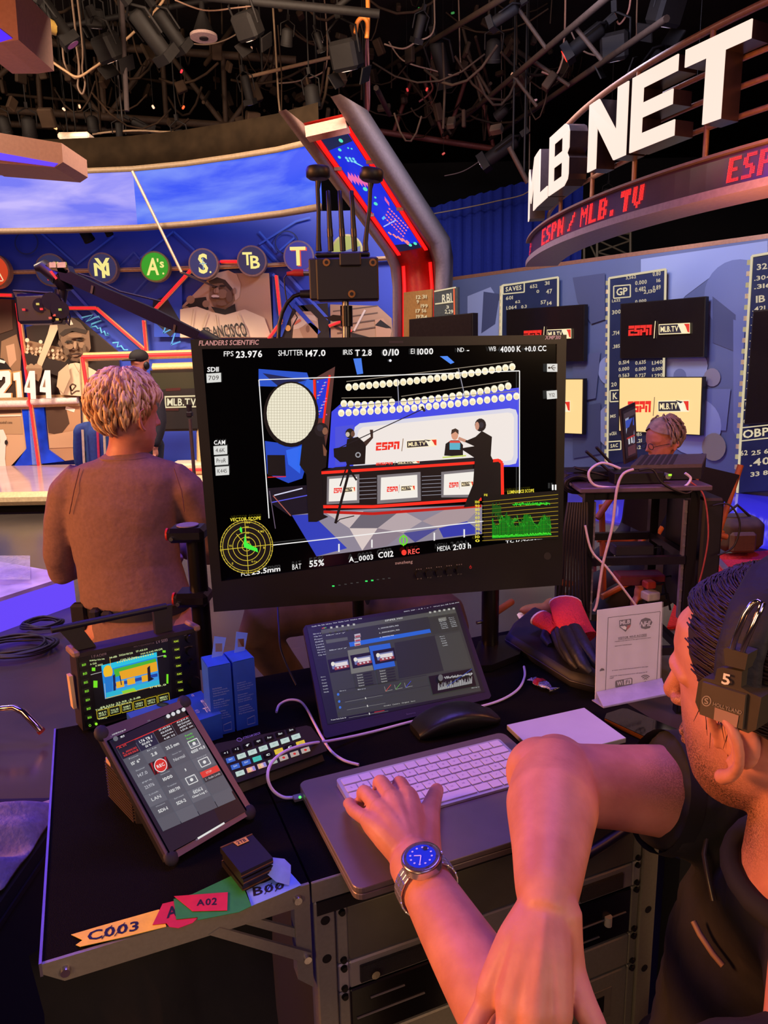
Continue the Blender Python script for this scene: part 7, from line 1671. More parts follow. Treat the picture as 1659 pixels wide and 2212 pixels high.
# ------------------------------------------------------------------ wristwatch
wc = PZ(921, 1906, 1.055); ax = (PZ(1000,2050,1.012) - WR).normalized(); axc = PZ(928, 1925, 1.016)
wnrm = (CAM - wc).normalized()*.55 + V((0, 0, .6)); wnrm = (wnrm - ax*wnrm.dot(ax)).normalized(); wx = ax.cross(wnrm).normalized()
ctr = PZ(922, 1912, 1.016); ctr = WR + ax*((ctr-WR).dot(ax)); wc = ctr + wnrm*.0335
t = thing('wristwatch', 'steel wristwatch with a bright blue dial on the typing wrist', 'watch', ctr)
STL = M('#e4dcde', .22, .85, .06)
MB().cyl(wc - wnrm*.004, wc + wnrm*.005, .0225, None, 28).build('case', STL, t)
bz = MB().tube([wc + wnrm*.005, wc + wnrm*.0068, wc + wnrm*.0075], [.0230,.0228,.0200], 32).build('bezel', M('#b0a09c', .25, .9, .1), t)
MB().cyl(wc + wnrm*.0072, wc + wnrm*.0079, .0168, None, 28).build('dial', M('#2448e8', .25, 0, .05), t)
MB().cyl(wc - wx*-.0 + ax*0 - wx*.021 + wnrm*.0, wc - wx*.025, .0028, None, 10).build('crown', STL, t)
d = Draw(lambda x, y, o=0: wc + (-ax)*y + wx*x + wnrm*(.0081+o), .00004)
for i in range(12):
    a = i*math.pi/6; d.ell(.0122*math.sin(a), .0122*math.cos(a), .0013, .0013, '#c8dcff', 10)
for a, L, w in ((rad(150), .011, .0011), (rad(62), .008, .0014)): d.line([(0,0),(L*math.sin(a), L*math.cos(a))], w, '#f4f4ff')
d.ell(-.0085, .0075, .0028, .0028, '#20242c', 12)
d.build('hands', ATTR('print'), t)
d = Draw(lambda x, y, o=0: wc + (-ax)*y + wx*x + wnrm*(.0078+o), .00004)
for i, s_ in enumerate(('10','20','30','40','50')):
    a = rad(60*(i+1)); x, y = .0178*math.sin(a), .0178*math.cos(a); d.text(s_, (x-.0016, y+.0015, x+.0016, y-.0015), '#4a4244', 1)
d.build('bezel_marks', ATTR('print'), t)
for k in range(24):
    a = rad(30 + k*300/23)
    o_ = wnrm*math.cos(a) + wx*math.sin(a); r_ = .0345
    for s in (-1, 0, 1): MB().box(ctr + o_*r_ + ax*s*.0062, (.0058, .0078, .0024), frame_rot(ax, wx*math.cos(a) - wnrm*math.sin(a)), .0006).build('link', STL, t)

# ------------------------------------------------------------------ standing woman seen from behind
YW = 2.25
wp_ = lambda x, y, o=0: PY(x, y, YW + o)
wom = thing('person', 'standing person with short blond hair in a fitted brown top, seen from behind', 'person', (wp_(290, 1300).x, YW, 0))
SKW = skin_mat('#c88a72')
hc = wp_(276, 905); wf = V((.62, .78, -.08)).normalized(); wl = V((-.78, .62, 0)).normalized(); wu = wf.cross(wl)
mb = MB(); head_shapes(mb, hc, wf, wl, wu, 1.0)
cx = lambda x, y, o=0: wp_(x, y, o)
capsule(mb, [hc + V((0,0,-.04)), wp_(272, 965, .0), wp_(272, 1000, .0)], [.055, .052, .07], 18)
capsule(mb, [wp_(272, 1010), wp_(280, 1130), wp_(290, 1260), wp_(300, 1330)], [.065, .075, .075, .09], 18)
lelb, relb = wp_(132, 1228, .06), wp_(470, 1190, .08)
capsule(mb, [wp_(165, 1030), wp_(135, 1130, .02), lelb, wp_(190, 1200, .26)], [.03, .026, .022, .024], 14)
capsule(mb, [wp_(385, 1030), wp_(425, 1110, .02), relb, wp_(395, 1185, .24)], [.03, .026, .022, .024], 14)
for p in ((205,1196),(214,1200),(222,1206)): finger(mb, [wp_(190,1200,.26), wp_(*p,.28), wp_(p[0]+14,p[1]+6,.27)], .008)
for p in ((392,1196),(388,1204),(386,1212)): finger(mb, [wp_(395,1185,.24), wp_(*p,.2), wp_(p[0]+2,p[1]+10,.17)], .008)
for s in (-1, 1): capsule(mb, [wp_(300,1340) + V((s*.09,0,-.02)), V((wp_(300,1340).x + s*.1, YW, .5)), V((wp_(300,1340).x + s*.1, YW-.02, .08)), V((wp_(300,1340).x + s*.1, YW+.12, .04))], [.1, .06, .045, .04], 14)
remesh(mb.build('body', SKW, wom), .006, 6)
def ringx(y, xl, xr, dp, o=0.0, n=28, sag=0):
    a, b = wp_(xl, y, o), wp_(xr, y, o); c = (a+b)/2; w = (b-a).length/2
    return [c + V((math.cos(t_)*w, math.sin(t_)*dp*(1.0), sag*math.cos(2*t_))) for t_ in [2*math.pi*i/n for i in range(n)]]
mb = MB()
mb.loft([ringx(975,232,312,.055), ringx(988,215,330,.07), ringx(1003,168,380,.09), ringx(1030,146,404,.105), ringx(1090,146,396,.12), ringx(1150,152,386,.122), ringx(1205,164,388,.120)] + [ringx(1212+i*7, 168+i*.8, 388+i*2.2, .119+.004*(i%2)+i*.0005) for i in range(12)] + [ringx(1298,178,412,.122)])
mb.tube([wp_(178,1024), wp_(148,1062), wp_(134,1130,.02), wp_(128,1200,.05), wp_(133,1236,.09), wp_(165,1225,.2), wp_(190,1204,.27)], [.05,.06,.056,.05,.044,.04,.036], 18)
mb.tube([wp_(368,1024), wp_(400,1055), wp_(428,1110,.02), wp_(458,1170,.06), wp_(450,1195,.12), wp_(400,1185,.24)], [.05,.06,.055,.048,.042,.036], 18)
TOP = M('#86655a', .95, 0, .10, .12, 90)
tp_ob = remesh(mb.build('top', TOP, wom), .008, 8)
tx_ = bpy.data.textures.new('fold_noise', 'CLOUDS'); tx_.noise_scale = .06
dm = tp_ob.modifiers.new('folds', 'DISPLACE'); dm.texture = tx_; dm.strength = .005; dm.mid_level = .5
mb = MB().loft([ringx(1300,196,404,.12), ringx(1325,198,406,.13), ringx(1360,196,412,.14), ringx(1372,196,414,.142)]); mb.build('top_hem', TOP, wom)
MB().tube([p for p in ringx(988,219,326,.068)], .005, 8, closed=True).build('neckline', TOP, wom)
for xs in ((172,1012,160,1060,150,1110), (376,1012,392,1060,398,1105)): MB().tube([wp_(xs[0],xs[1],-.07), wp_(xs[2],xs[3],-.098), wp_(xs[4],xs[5],-.09)], .0016, 6).build('seam', M('#6a4640', .9), wom)
MB().loft([ringx(1288,186,404,.124), ringx(1314,190,410,.132)]).build('belt', M('#100d10', .6), wom)
for px, py, w, h in ((190,1318,.05,.09), (236,1300,.03,.04), (262,1301,.035,.03)): MB().box(wp_(px, py) + V((0,-.12 if px > 200 else -.06,0)), (w,.035,h), bev=.008).build('belt_pouch', M('#141013', .6), wom)
mb = MB(); mb.loft([ringx(1366,194,416,.145), ringx(1420,190,424,.15)])
xx = wp_(305,1400).x
for s in (-1, 1): mb.tube([V((xx+s*.08, YW, .74)), V((xx+s*.09, YW, .5)), V((xx+s*.1, YW, .06))], [.1,.075,.06], 16)
mb.build('jeans', M('#2a2830', .8, 0, .15, .2, 60), wom)
# short layered blond hair
mb = MB(); rh = random.Random(4)
def wsk(az, el, k=1.0):
    d = V((math.cos(el)*math.cos(az), math.cos(el)*math.sin(az), math.sin(el))); return hc + wf*(-.012+.106*k*d.x) + wl*(.084*k*d.y) + wu*(.05+.095*k*d.z)
def whl(az):
    a = abs((az + math.pi) % (2*math.pi) - math.pi); return rad(30) if a < rad(50) else rad(30) - (a-rad(50))/rad(40)*rad(40) if a < rad(90) else rad(-10) - (a-rad(90))/rad(90)*rad(45)
grid = []
for i in range(41):
    az = 2*math.pi*i/40; e0 = whl(az); grid.append([wsk(az, e0 + (rad(89)-e0)*j/8, 1.05) for j in range(9)])
mb.sheet(grid)
base = mb
tuft = {0: MB(), 1: MB()}
for n_ in range(1050):
    az = rh.uniform(-math.pi, math.pi); e0 = whl(az); el = e0 + (rad(86)-e0)*rh.random()**.9; L = rh.uniform(.3, .62); sw = rh.uniform(-.25, .25); lift = rh.uniform(.03, .13)
    pts = []
    for j in range(6):
        w = j/5*L; e2 = el - w*1.15; a2 = az + sw*w*1.4
        k = 1.06 + lift*math.sin(math.pi*min(1, j/4.2))
        p = wsk(a2, max(e2, rad(-62)), k)
        if e2 < rad(-35): p = p + V((0,0,-.02*(rad(-35)-e2)))
        pts.append(p)
    w0 = rh.uniform(.0026, .0046); tuft[0 if rh.random() < .68 else 1].tube(pts, [w0*.8, w0*1.2, w0*1.2, w0, w0*.6, w0*.15], 5)
hb = base.build('hair', M('#9a6e46', .6, 0, .3, 0, 40), wom)
tuft[0].build('blond_tufts', M('#f4d09a', .5, 0, .2, 0, 50), hb); tuft[1].build('brown_tufts', M('#a87a4c', .55, 0, .3, 0, 50), hb)

# ------------------------------------------------------------------ background people
def bg_person(label, hx, hy, y, face, shirt, trousers, hair, extra=None, hgt=None, seated=False, k=1.0):
    hc = PY(hx, hy, y); f = V(face).normalized(); l = V((0,0,1)).cross(f).normalized(); u = f.cross(l)
    t = thing('person', label, 'person', (hc.x, y, 0)); mb = MB(); head_shapes(mb, hc, f, l, u)
    B = lambda a, b, z: V((hc.x, y, 0)) + f*a + l*b + V((0,0,z)); sh = hc.z - .24
    capsule(mb, [hc + V((0,0,-.04)), hc + V((0,0,-.16)), hc + V((0,0,-.2))], [.055,.055,.07], 14)
    hip = sh - .52
    capsule(mb, [B(0,0,sh-.05), B(0,0,hip)], [.11,.12], 14)
    m2 = MB(); capsule(m2, [B(0,0,sh-.03), B(0,0,sh-.28), B(0,0,hip-.05)], [.13,.15,.15], 18); capsule(m2, [B(0,.15,sh-.02), B(0,-.15,sh-.02)], [.065,.065], 14)
    m3 = MB()
    for s in (-1, 1):
        el_ = B(.02, s*.24, sh-.3); hd = B(.1 if not seated else .28, s*.22, sh-.54 if not seated else sh-.42)
        capsule(mb, [B(0,s*.19,sh-.05), el_, hd], [.045,.04,.03], 12); mb.ell(hd + V((0,0,-.05)), (.03,.025,.05), None, 10, 8)
        for q in range(4): finger(mb, [hd + V((0,0,-.05)), hd + f*.03 + l*(q-1.5)*.014 + V((0,0,-.09)), hd + f*.035 + l*(q-1.5)*.014 + V((0,0,-.12))], .008)
        capsule(m2, [B(0,s*.19,sh-.04), el_, el_.lerp(hd,.85)], [.07,.058,.048], 14)
        kn = B(.03, s*.1, hip*.52) if not seated else B(.42, s*.12, hip-.02); ft = B(.0, s*.1, .07) if not seated else B(.4, s*.12, .07)
        capsule(mb, [B(0,s*.09,hip-.03), kn, ft, ft + f*.12], [.08,.05,.04,.035], 12); capsule(m3, [B(0,s*.09,hip-.02), kn, ft + V((0,0,.03))], [.11,.075,.06], 14)
        capsule(mb, [ft + V((0,0,-.02)), ft + f*.16 + V((0,0,-.03))], [.04,.035], 10)
    remesh(mb.build('body', skin_mat('#b87860'), t), .009, 4); remesh(m2.build('jacket', M(shirt, .8, 0, .15), t), .014, 4); remesh(m3.build('trousers', M(trousers, .8, 0, .15), t), .014, 4)
    if hair:
        mh = MB(); g = []
        for i in range(25):
            az = 2*math.pi*i/24; a = abs((az+math.pi) % (2*math.pi) - math.pi); e0 = rad(36) - a/math.pi*rad(72)
            g.append([hc + f*(-.012+.108*math.cos(e0+(rad(89)-e0)*j/6)*math.cos(az)) + l*(.086*math.cos(e0+(rad(89)-e0)*j/6)*math.sin(az)) + u*(.05+.1*math.sin(e0+(rad(89)-e0)*j/6)) for j in range(7)])
        mh.sheet(g); rq = random.Random(9)
        for n_ in range(160):
            az = rq.uniform(1.3, 5.0); el = rq.uniform(-.5, 1.4); pp_ = []
            for j in range(4):
                e2 = el - j*.16; kk = 1.04 + .08*math.sin(j)+rq.uniform(0,.06); pp_.append(hc + f*(-.012+.106*kk*math.cos(e2)*math.cos(az)) + l*(.085*kk*math.cos(e2)*math.sin(az)) + u*(.05+.097*kk*math.sin(e2)))
            mh.tube(pp_, [.004,.006,.005,.001], 4)
        mh.build('hair', M(hair, .6, 0, .3, 0, 40), t)
    if extra: extra(t, hc, f, l, u, B, sh)
    return t
def jacket_stripes(t, hc, f, l, u, B, sh):
    for a, c in ((.10, '#d8c8a0'), (-.04, '#c83058'), (-.1, '#d8c8a0')):
        MB().tube([B(-.13,a,sh-.02), B(-.16,a,sh-.3), B(-.155,a,sh-.56)], .011, 6).build('stripe', M(c, .7), t)
bg_person('person in a blue jacket with cream stripes behind the blond person', 212, 862, 6.4, (.15,.98,-.05), '#2c4a86', '#151012', '#2a1a12', jacket_stripes)
def cap_hp(t, hc, f, l, u, B, sh):
    MB().ell(hc + u*.085, (.1,.088,.075), frame_rot(f, l), 18, 10).build('cap', M('#14100f', .8), t); MB().box(hc + f*.13 + u*.07, (.08,.12,.012), frame_rot(f, l), .005).build('cap_peak', M('#14100f', .8), t)
    for s in (-1, 1): MB().ell(hc + l*s*.09, (.035,.02,.04), frame_rot(f, l), 12, 8).build('headphone', M('#0c0a0a', .5), t)
bg_person('person in a black cap and headphones peeking over the blond head', 303, 790, 7.3, (-.5,-.85,-.1), '#17131a', '#1a2030', None, cap_hp)
def glasses(t, hc, f, l, u, B, sh):
    for s in (-1, 1):
        c = hc + f*.104 + l*s*.032 + u*.012; MB().tube([c + l*.022*math.cos(a) + u*.017*math.sin(a) for a in [i*math.pi/8 for i in range(16)]], .002, 6, closed=True).build('spectacle_rim', M('#1a1412', .4), t)
        MB().tube([c + l*s*.022, hc + f*.02 + l*s*.08 + u*.012], .0018, 6).build('spectacle_arm', M('#1a1412', .4), t)
bg_person('grey haired person with glasses seated behind the laptop cart', 1432, 958, 4.0, (-.93,-.3,-.2), '#242022', '#1c1a1c', '#8a7868', glasses, seated=True)
# seated legs behind the display
t = thing('person', 'person seated behind the display, dark trousers and turned up jeans cuff', 'person', (PY(780,1400,3.0).x, 3.0, 0)); mb = MB(); m2 = MB(); m3 = MB()
hip = V((PY(800,1340,3.1).x, 3.1, .52))
for (kx, ky, ky2), (ax_, ay) in (((566,1352,2.75),(648,1500)), ((960,1340,2.8),(930,1500))):
    kn = PY(kx, ky, ky2); an = PY(ax_, ay, 3.0); an.z = max(an.z, .12)
    capsule(mb, [hip, kn, an], [.08,.06,.04], 12); capsule(m3, [hip, kn + V((0,0,.02)), an.lerp(kn,.18)], [.13,.095,.07], 16)
    mb.ell(an + V((0,-.06,-.06)), (.045,.11,.045), None, 12, 8)
    cf_ = an.lerp(kn, .12); MB().tube([an.lerp(kn,.02), an.lerp(kn,.2)], [.066,.07], 14).build('jeans_cuff', M('#7a8496', .8, 0, .2), t)
capsule(mb, [hip, hip + V((0,.05,.45)), hip + V((0,.02,.72))], [.11,.11,.055], 14); head_shapes(mb, hip + V((0,0,.84)), V((0,-1,0)), V((1,0,0)), V((0,0,1)))
capsule(m2, [hip + V((0,.0,.02)), hip + V((0,.05,.35)), hip + V((0,.03,.52))], [.17,.16,.13], 18)
for s in (-1, 1): capsule(mb, [hip + V((s*.2,.03,.5)), hip + V((s*.27,-.05,.25)), hip + V((s*.15,-.25,.15))], [.05,.04,.03], 12); capsule(m2, [hip + V((s*.18,.03,.5)), hip + V((s*.27,-.05,.25)), hip + V((s*.17,-.22,.16))], [.07,.06,.05], 14)
remesh(mb.build('body', skin_mat('#b87860'), t), .01, 4); remesh(m2.build('jacket', M('#15110f', .85), t), .014, 4); remesh(m3.build('trousers', M('#4a3626', .8, 0, .25, .3, 12), t), .012, 4)
# ================================================================== MIDDLE GROUND
YR = 3.0
rp_ = lambda x, y, o=0: PY(x, y, YR + o)
zt = rp_(1390, 1060).z; xl, xr = rp_(1262, 1100).x, rp_(1512, 1100).x
t = thing('equipment_rack', 'open black equipment rack frame with a grey top behind the sign', 'rack', ((xl+xr)/2, YR+.25, 0))
BF = M('#141012', .4, .3, .1)
for x in (xl+.022, xr-.022):
    for y in (YR+.02, YR+.46): MB().box((x, y, zt/2), (.04,.04,zt-.002)).build('post', BF, t)
for z in (zt-.02, rp_(1390,1213).z, .3):
    for y in (YR+.02, YR+.46): MB().box(((xl+xr)/2, y, z), (xr-xl-.088, .03, .035)).build('rail', M('#241f28', .35, .4) if z < zt-.1 else BF, t)
    for x in (xl+.022, xr-.022): MB().box((x, YR+.24, z), (.03, .398, .035)).build('side_rail', BF, t)
MB().box(((xl+xr)/2, YR+.24, zt+.012), (xr-xl+.06, .56, .022), bev=.004).build('top_shelf', M('#6a5a64', .4, .3), t)
for x, s in ((xl+.05, 1), (xr-.05, -1)):
    st = MB().box((x, YR+.03, zt/2+.2), (.012,.02,zt-.5)).build('rack_strip', M('#8a8088', .4, .5), t)
    for i in range(9): MB().cyl((x, YR+.019, zt-.1-i*.05), (x, YR+.017, zt-.1-i*.05), .006, None, 8).build('screw', M('#c0b0b0', .3, .8), st)
MB().box((xr+.06, YR+.2, zt-.32), (.09,.4,.56), bev=.01).build('side_box', M('#17131a', .5), t)
for u in (xl+.02, xr-.02):
    for y in (YR+.02, YR+.46): MB().cyl((u-.015,y,.04), (u+.015,y,.04), .04, None, 14).build('wheel', M('#0c0a0a'), t)
# adapters and clutter inside the rack
def clutter(lab, x, y, o, size, col, cat, name, rot=0.0):
    p = rp_(x, y, o); tt = thing(name, lab, cat, p - V((0,0,size[2]/2)))
    MB().box(p, size, Matrix.Rotation(rot, 3, 'Z'), .006).build('housing', M(col, .5), tt); MB().tube([p + V((size[0]/2,0,0)), p + V((size[0]/2+.04,-.01,.01)), p + V((size[0]/2+.07,.02,-.08))], .005, 6).build('lead', M('#100d0d', .5), tt)
clutter('white power plug low inside the rack', 1405, 1286, .2, (.07,.06,.04), '#d8ccb8', 'plug', 'power_plug', .3)
clutter('red power adapter stacked on the white plug', 1402, 1262, .22, (.05,.05,.035), '#b03828', 'plug', 'power_adapter', .2)
clutter('dark adapter brick in the rack middle', 1365, 1185, .2, (.18,.08,.05), '#2a2430', 'adapter', 'adapter_brick')
clutter('pink lit tray at the back of the rack', 1380, 1248, .3, (.22,.1,.05), '#7a2a38', 'tray', 'cable_tray')  # tray colour includes the pink light on it
# things on the rack
p = rp_(1370, 1042, .06); p.z = zt+.0235
t = thing('network_hub', 'flat black hub with a green light on the rack top', 'hub', p)
MB().box((rp_(1385,1040).x, YR+.08, zt+.05), (.21,.12,.05), bev=.004).build('body', M('#15110f', .4), t); MB().cyl((rp_(1448,1034).x, YR+.06, zt+.055), (rp_(1448,1034).x, YR+.02, zt+.055), .012, None, 12).build('dial', M('#9aa08a', .3, .4), t); MB().box((rp_(1451,1031).x, YR+.018, zt+.062), (.012,.004,.008)).build('lamp', E('#b0ff30', 1.2), t)
t = thing('rack_laptop', 'open laptop standing sideways on the rack, screen facing right', 'laptop', (rp_(1440,1000).x, YR+.3, zt+.024))
LB = [rp_(1362,1022,.1), rp_(1515,1022,.1), rp_(1525,996,.42), rp_(1385,990,.42)]
zb = zt + .078; LB = [V((q.x, q.y, zb)) for q in LB]
MB().prism(LB, (0,0,.016)).build('base', M('#6a5c60', .4, .5), t); MB().prism([q + V((0,0,-.05)) for q in LB], (0,0,.049)).build('riser', M('#17131a', .6), t)
for i in range(6):
    a, b = LB[0].lerp(LB[1], .08+i*.09), LB[3].lerp(LB[2], .06+i*.09); MB().prism([a+V((0,0,.0162)), LB[0].lerp(LB[1], .14+i*.09)+V((0,0,.0162)), LB[3].lerp(LB[2], .12+i*.09)+V((0,0,.0162)), b+V((0,0,.0162))], (0,0,.001)).build('key_row', M('#2a2428', .5), t)
sa, sb, sc_, sd__ = rp_(1351,1002,.1), rp_(1377,990,.42), rp_(1372,869,.46), rp_(1341,884,.12)
nn = (sb-sa).cross(sc_-sa).normalized()
if nn.x < 0: nn = -nn
MB().prism([sa, sb, sc_, sd__], -nn*.008).build('lid', M('#2a2226', .4, .3), t)
SLP = Plane(sa, nn); f = lambda u, v, o=0: sa.lerp(sb, u).lerp(sd__.lerp(sc_, u), v) + nn*(.001+o)
d = Draw(f, .0004)
d.rect(.06,.08,.94,.95,'#1c1418'); d.rect(.2,.3,.8,.8,'#b0b8d0'); d.rect(.2,.62,.8,.76,'#3858c8'); d.rect(.2,.42,.8,.45,'#c03028'); d.rect(.3,.32,.4,.42,'#e8e8f0'); d.rect(.5,.32,.6,.42,'#e8e8f0'); d.rect(.2,.12,.8,.28,'#5a3038'); d.rect(.1,.8,.9,.9,'#4a3a40')
d.build('screen', ATTR('glow', .7), t)
t = thing('router', 'black router with flat folded antennas at the rack edge', 'router', (rp_(1280,1040).x, YR+.1, zt+.024))
MB().box((rp_(1285,1038).x+.01, YR+.2, zt+.045), (.2,.16,.04), bev=.008).build('body', M('#141012', .5), t)
for a, b in (((1330,1030),(1266,975)), ((1345,1028),(1288,966)), ((1320,1030),(1240,1010))): MB().tube([rp_(*a,.12), rp_(*b,.12)], [.016,.018], 4, flat=.35).build('antenna', M('#17131a', .5), t)
t = thing('cable_reel', 'black cable wound on a round reel left of the rack', 'cable', rp_(1248,1055,.1))
for r in (.045,.055,.065): MB().tube([rp_(1248,1045,.1+.02*math.sin(r*300)) + V((r*math.cos(a),0,r*.6*math.sin(a))) for a in [i*math.pi/10 for i in range(20)]], .008, 6, closed=True).build('turn', M('#0f0c0d', .5), t)
def mid_cable(label, pts, r, col, name='cable'):
    q = []; P_ = [rp_(x, y, o) for x, y, o in pts]
    for i in range(len(P_)-1):
        p0, p1, p2, p3 = P_[max(i-1,0)], P_[i], P_[i+1], P_[min(i+2,len(P_)-1)]
        for k in range(6): s = k/6; q.append(.5*((2*p1)+(p2-p0)*s+(2*p0-5*p1+4*p2-p3)*s*s+(3*p1-p0-3*p2+p3)*s**3))
    q.append(P_[-1]); MB().tube(q, r, 7).build(name, M(col, .5), None, label, 'cable')
mid_cable('white cable looping over the rack top', [(1340,1012,-.02),(1300,1000,-.02),(1272,1020,-.02),(1285,1048,-.02),(1340,1054,-.02),(1400,1056,-.02),(1470,1054,-.02),(1492,1035,-.02),(1480,1022,-.02)], .0055, '#e0d0e0')
mid_cable('white cable falling in front of the rack', [(1368,1014,-.03),(1345,1025,-.04),(1332,1060,-.05),(1322,1140,-.05),(1302,1220,-.05),(1290,1300,-.05),(1283,1320,-.05)], .006, '#d8c0c8')
mid_cable('pale cable running diagonally down to the sign', [(1264,1135,-.03),(1278,1190,-.04),(1310,1225,-.05),(1345,1270,-.06),(1375,1310,-.06)], .005, '#d8c8d0')
mid_cable('thin red cable curving down the rack side', [(1490,1040,-.02),(1520,1070,-.04),(1530,1150,-.06),(1520,1220,-.06),(1505,1275,-.05)], .0035, '#a04040')
mid_cable('dark cable arcing right of the rack', [(1540,1092,-.02),(1575,1090,-.04),(1598,1130,-.05),(1585,1180,-.05),(1550,1200,-.05)], .004, '#1c1414')
mid_cable('black cable hooking over the hub', [(1380,1016,-.03),(1410,1015,-.03),(1432,1045,-.04),(1480,1066,-.04),(1500,1055,-.03)], .005, '#141012')
for i in range(9):
    x = 1222 + i*5; mid_cable(['outermost','second','third','fourth','middle','sixth','seventh','eighth','innermost'][i] + ' black cable of the bundle hanging left of the rack', [(x+6,1085,.0),(x-2+i,1140,-.02),(x-6+i*1.2,1200,-.02),(x-10+i*2,1255+i*6,-.02),(x-14+i*3,1290+i*4,.0)], .006, '#17131a', 'hanging_cable')
for o_ in [o for o in C.objects if o.name.startswith('hanging_cable')]: o_['group'] = 'black cables hanging left of the rack'

# director's chairs
WD = M('#b8602a', .45, 0, .2, .1, 12)
def chair(label, quad, y0, legs, arm=None, y1=None):
    q = [PY(x, y, y0) for x, y in quad]; t = thing('directors_chair', label, 'chair', V((q[0].x, y0, 0)))
    MB().prism(q, (0,.02,0)).build('canvas_back', M('#0e0b0c', .85, 0, .2), t)
    for a, b in legs: MB().cyl(PY(*a), PY(*b), .017, None, 8).build('wood_bar', WD, t)
    return t
chair('director chair with a black canvas back right of the rack', [(1512,1006),(1598,1026),(1578,1088),(1512,1068)], 3.9,
      [((1600,1004,3.92),(1540,1188,3.9)), ((1508,990,3.92),(1500,1190,3.95)), ((1528,1150,3.9),(1570,1160,3.9)), ((1540,1108,3.9),(1566,1104,4.3)), ((1500,1180,3.95),(1560,1290,3.6)), ((1560,1150,4.3),(1500,1290,3.7))])
chair('director chair with a black canvas back seen through the rack', [(1352,1075),(1460,1072),(1412,1162),(1345,1130)], 3.75,
      [((1330,1060,3.8),(1290,1120,3.75)), ((1400,1130,3.8),(1372,1200,3.7)), ((1428,1140,3.8),(1412,1166,3.75)), ((1300,1090,3.8),(1304,1300,3.8)), ((1290,1165,3.8),(1480,1168,3.8)), ((1300,1290,3.7),(1470,1200,3.9))])
chair('wooden director chair partly hidden behind the display stand', [(1110,1080),(1210,1085),(1205,1130),(1110,1130)], 3.5,
      [((1092,1235,3.4),(1235,1262,3.4)), ((1065,1315,3.2),(1072,1400,3.2)), ((1105,1300,3.4),(1060,1330,3.2)), ((1200,1240,3.5),(1230,1330,3.5)), ((1060,1262,3.3),(1100,1240,3.4))])
# rucksack, red carpet, shoes
t = thing('olive_bag', 'olive brown equipment bag on the red carpet', 'bag', PZ(1600, 1206, .02))
p = PZ(1600, 1206, .02); mb = MB(); mb.box(p + V((.05,.2,.16)), (.36,.3,.28), bev=.06); remesh(mb.build('body', M('#4a3a1c', .85, 0, .2, .3, 14), t), .02, 3)
MB().box(p + V((.02,.03,.12)), (.2,.06,.16), bev=.02).build('pocket', M('#5a4020', .85), t); MB().tube([p + V((-.1,.15,.3)), p + V((0,.12,.4)), p + V((.12,.15,.3))], .012, 6).build('handle', M('#2a2010', .8), t)
pr = [PZ(1490, 1205, .0), PZ(1700, 1190, .0), PZ(1720, 1330, .0), PZ(1440, 1360, .0)]
MB().prism(pr, (0,0,.015)).build('red_carpet', M('#c01c24', .95, 0, .3, .8, 60), None, 'bright red carpet on the floor at the right', 'carpet')
MB().prism([PZ(1540,1208,.02), PZ(1552,1206,.02), PZ(1605,1262,.02), PZ(1590,1264,.02)], (0,0,.012)).build('metal_strip', M('#b0a0a8', .3, .7), None, 'grey metal strip lying across the red carpet', 'strip')
p = PZ(1160, 1338, .0)
t = thing('sneaker', 'tan sneaker with a pale sole near the wooden chair', 'shoe', p)
mb = MB(); mb.ell(p + V((.02,.02,.055)), (.13,.05,.04)); mb.ell(p + V((.09,.02,.08)), (.05,.045,.05)); remesh(mb.build('upper', M('#8a5030', .7), t), .009, 4); MB().box(p + V((.02,.02,.014)), (.27,.09,.026), bev=.012).build('sole', M('#e8d0b8', .6), t)

# ================================================================== LEFT: crane camera
YC = 5.2
c_ = lambda x, y, o=0: PY(x*.3014, 500 + y*.3014, YC + o)
t = thing('camera_crane', 'black camera crane arm with a suspended camera head in front of the discs', 'crane', c_(1460, 760))
CB = M('#140e0c', .6, 0, .15, 0, 40, .2)
MB().prism([c_(x, y) for x, y in ((400,235),(500,285),(720,392),(1100,552),(1460,735),(1475,775),(1400,775),(1100,655),(640,440),(430,345))], (0,.12,0)).build('boom', CB, t)
for x, y in ((655,385),(1245,665)): MB().prism([c_(x,y,-.01), c_(x+16,y+6,-.01), c_(x+6,y+62,-.01), c_(x-10,y+56,-.01)], (0,.14,0)).build('joint_band', M('#15100f', .4), t)
e0, e1 = c_(1440, 755), PZ(520, 1240, .9); MB().cyl(e0, V((e0.x+.75, e0.y-.15, e0.z-.42)), .06, None, 10).build('rear_boom', CB, t); q = V((e0.x+.75, e0.y-.15, e0.z-.42)); MB().cyl(q, V((q.x, q.y, .02)), .05, None, 12).build('pedestal', CB, t)
MB().tube([c_(360,240,.05), c_(480,420,.05), c_(440,430,.05)], [.05,.05,.05], 10).build('hanger_arm', M('#15100f', .4), t)
MB().tube([c_(440,420,.05), c_(430,520,.05), c_(450,640,.05)], [.045,.04,.035], 10).build('pan_post', M('#15100f', .4), t)
MB().tube([c_(255,262,.05), c_(310,250,.05), c_(420,330,.05)], [.025,.05,.06], 10).build('counter_knob', M('#1c1614', .4), t)
MB().prism([c_(x, y, .0) for x, y in ((340,225),(480,240),(500,290),(470,300),(350,270))], (0,.1,0)).build('head_plate', M('#1c1614', .4), t)
MB().prism([c_(x, y, -.01) for x, y in ((352,285),(372,280),(412,335),(398,345))], (0,.02,0)).build('red_stripe', M('#e83020', .5), t)
for x0, x1 in ((352,398),(408,468)): MB().prism([c_(x,y,-.012) for x, y in ((x0,222),(x1,218),(x1+4,258),(x0+2,260))], (0,.02,0)).build('number_plate', M('#d8dc70', .5), t)
cam = MB().box(c_(300,560,.05), (.26,.24,.2), bev=.02).build('camera_body', M('#120e0e', .45), t)
MB().prism([c_(x,y,.0) for x, y in ((90,425),(200,450),(212,650),(170,600))], (0,.2,0)).build('matte_box', M('#241c1a', .5), cam)
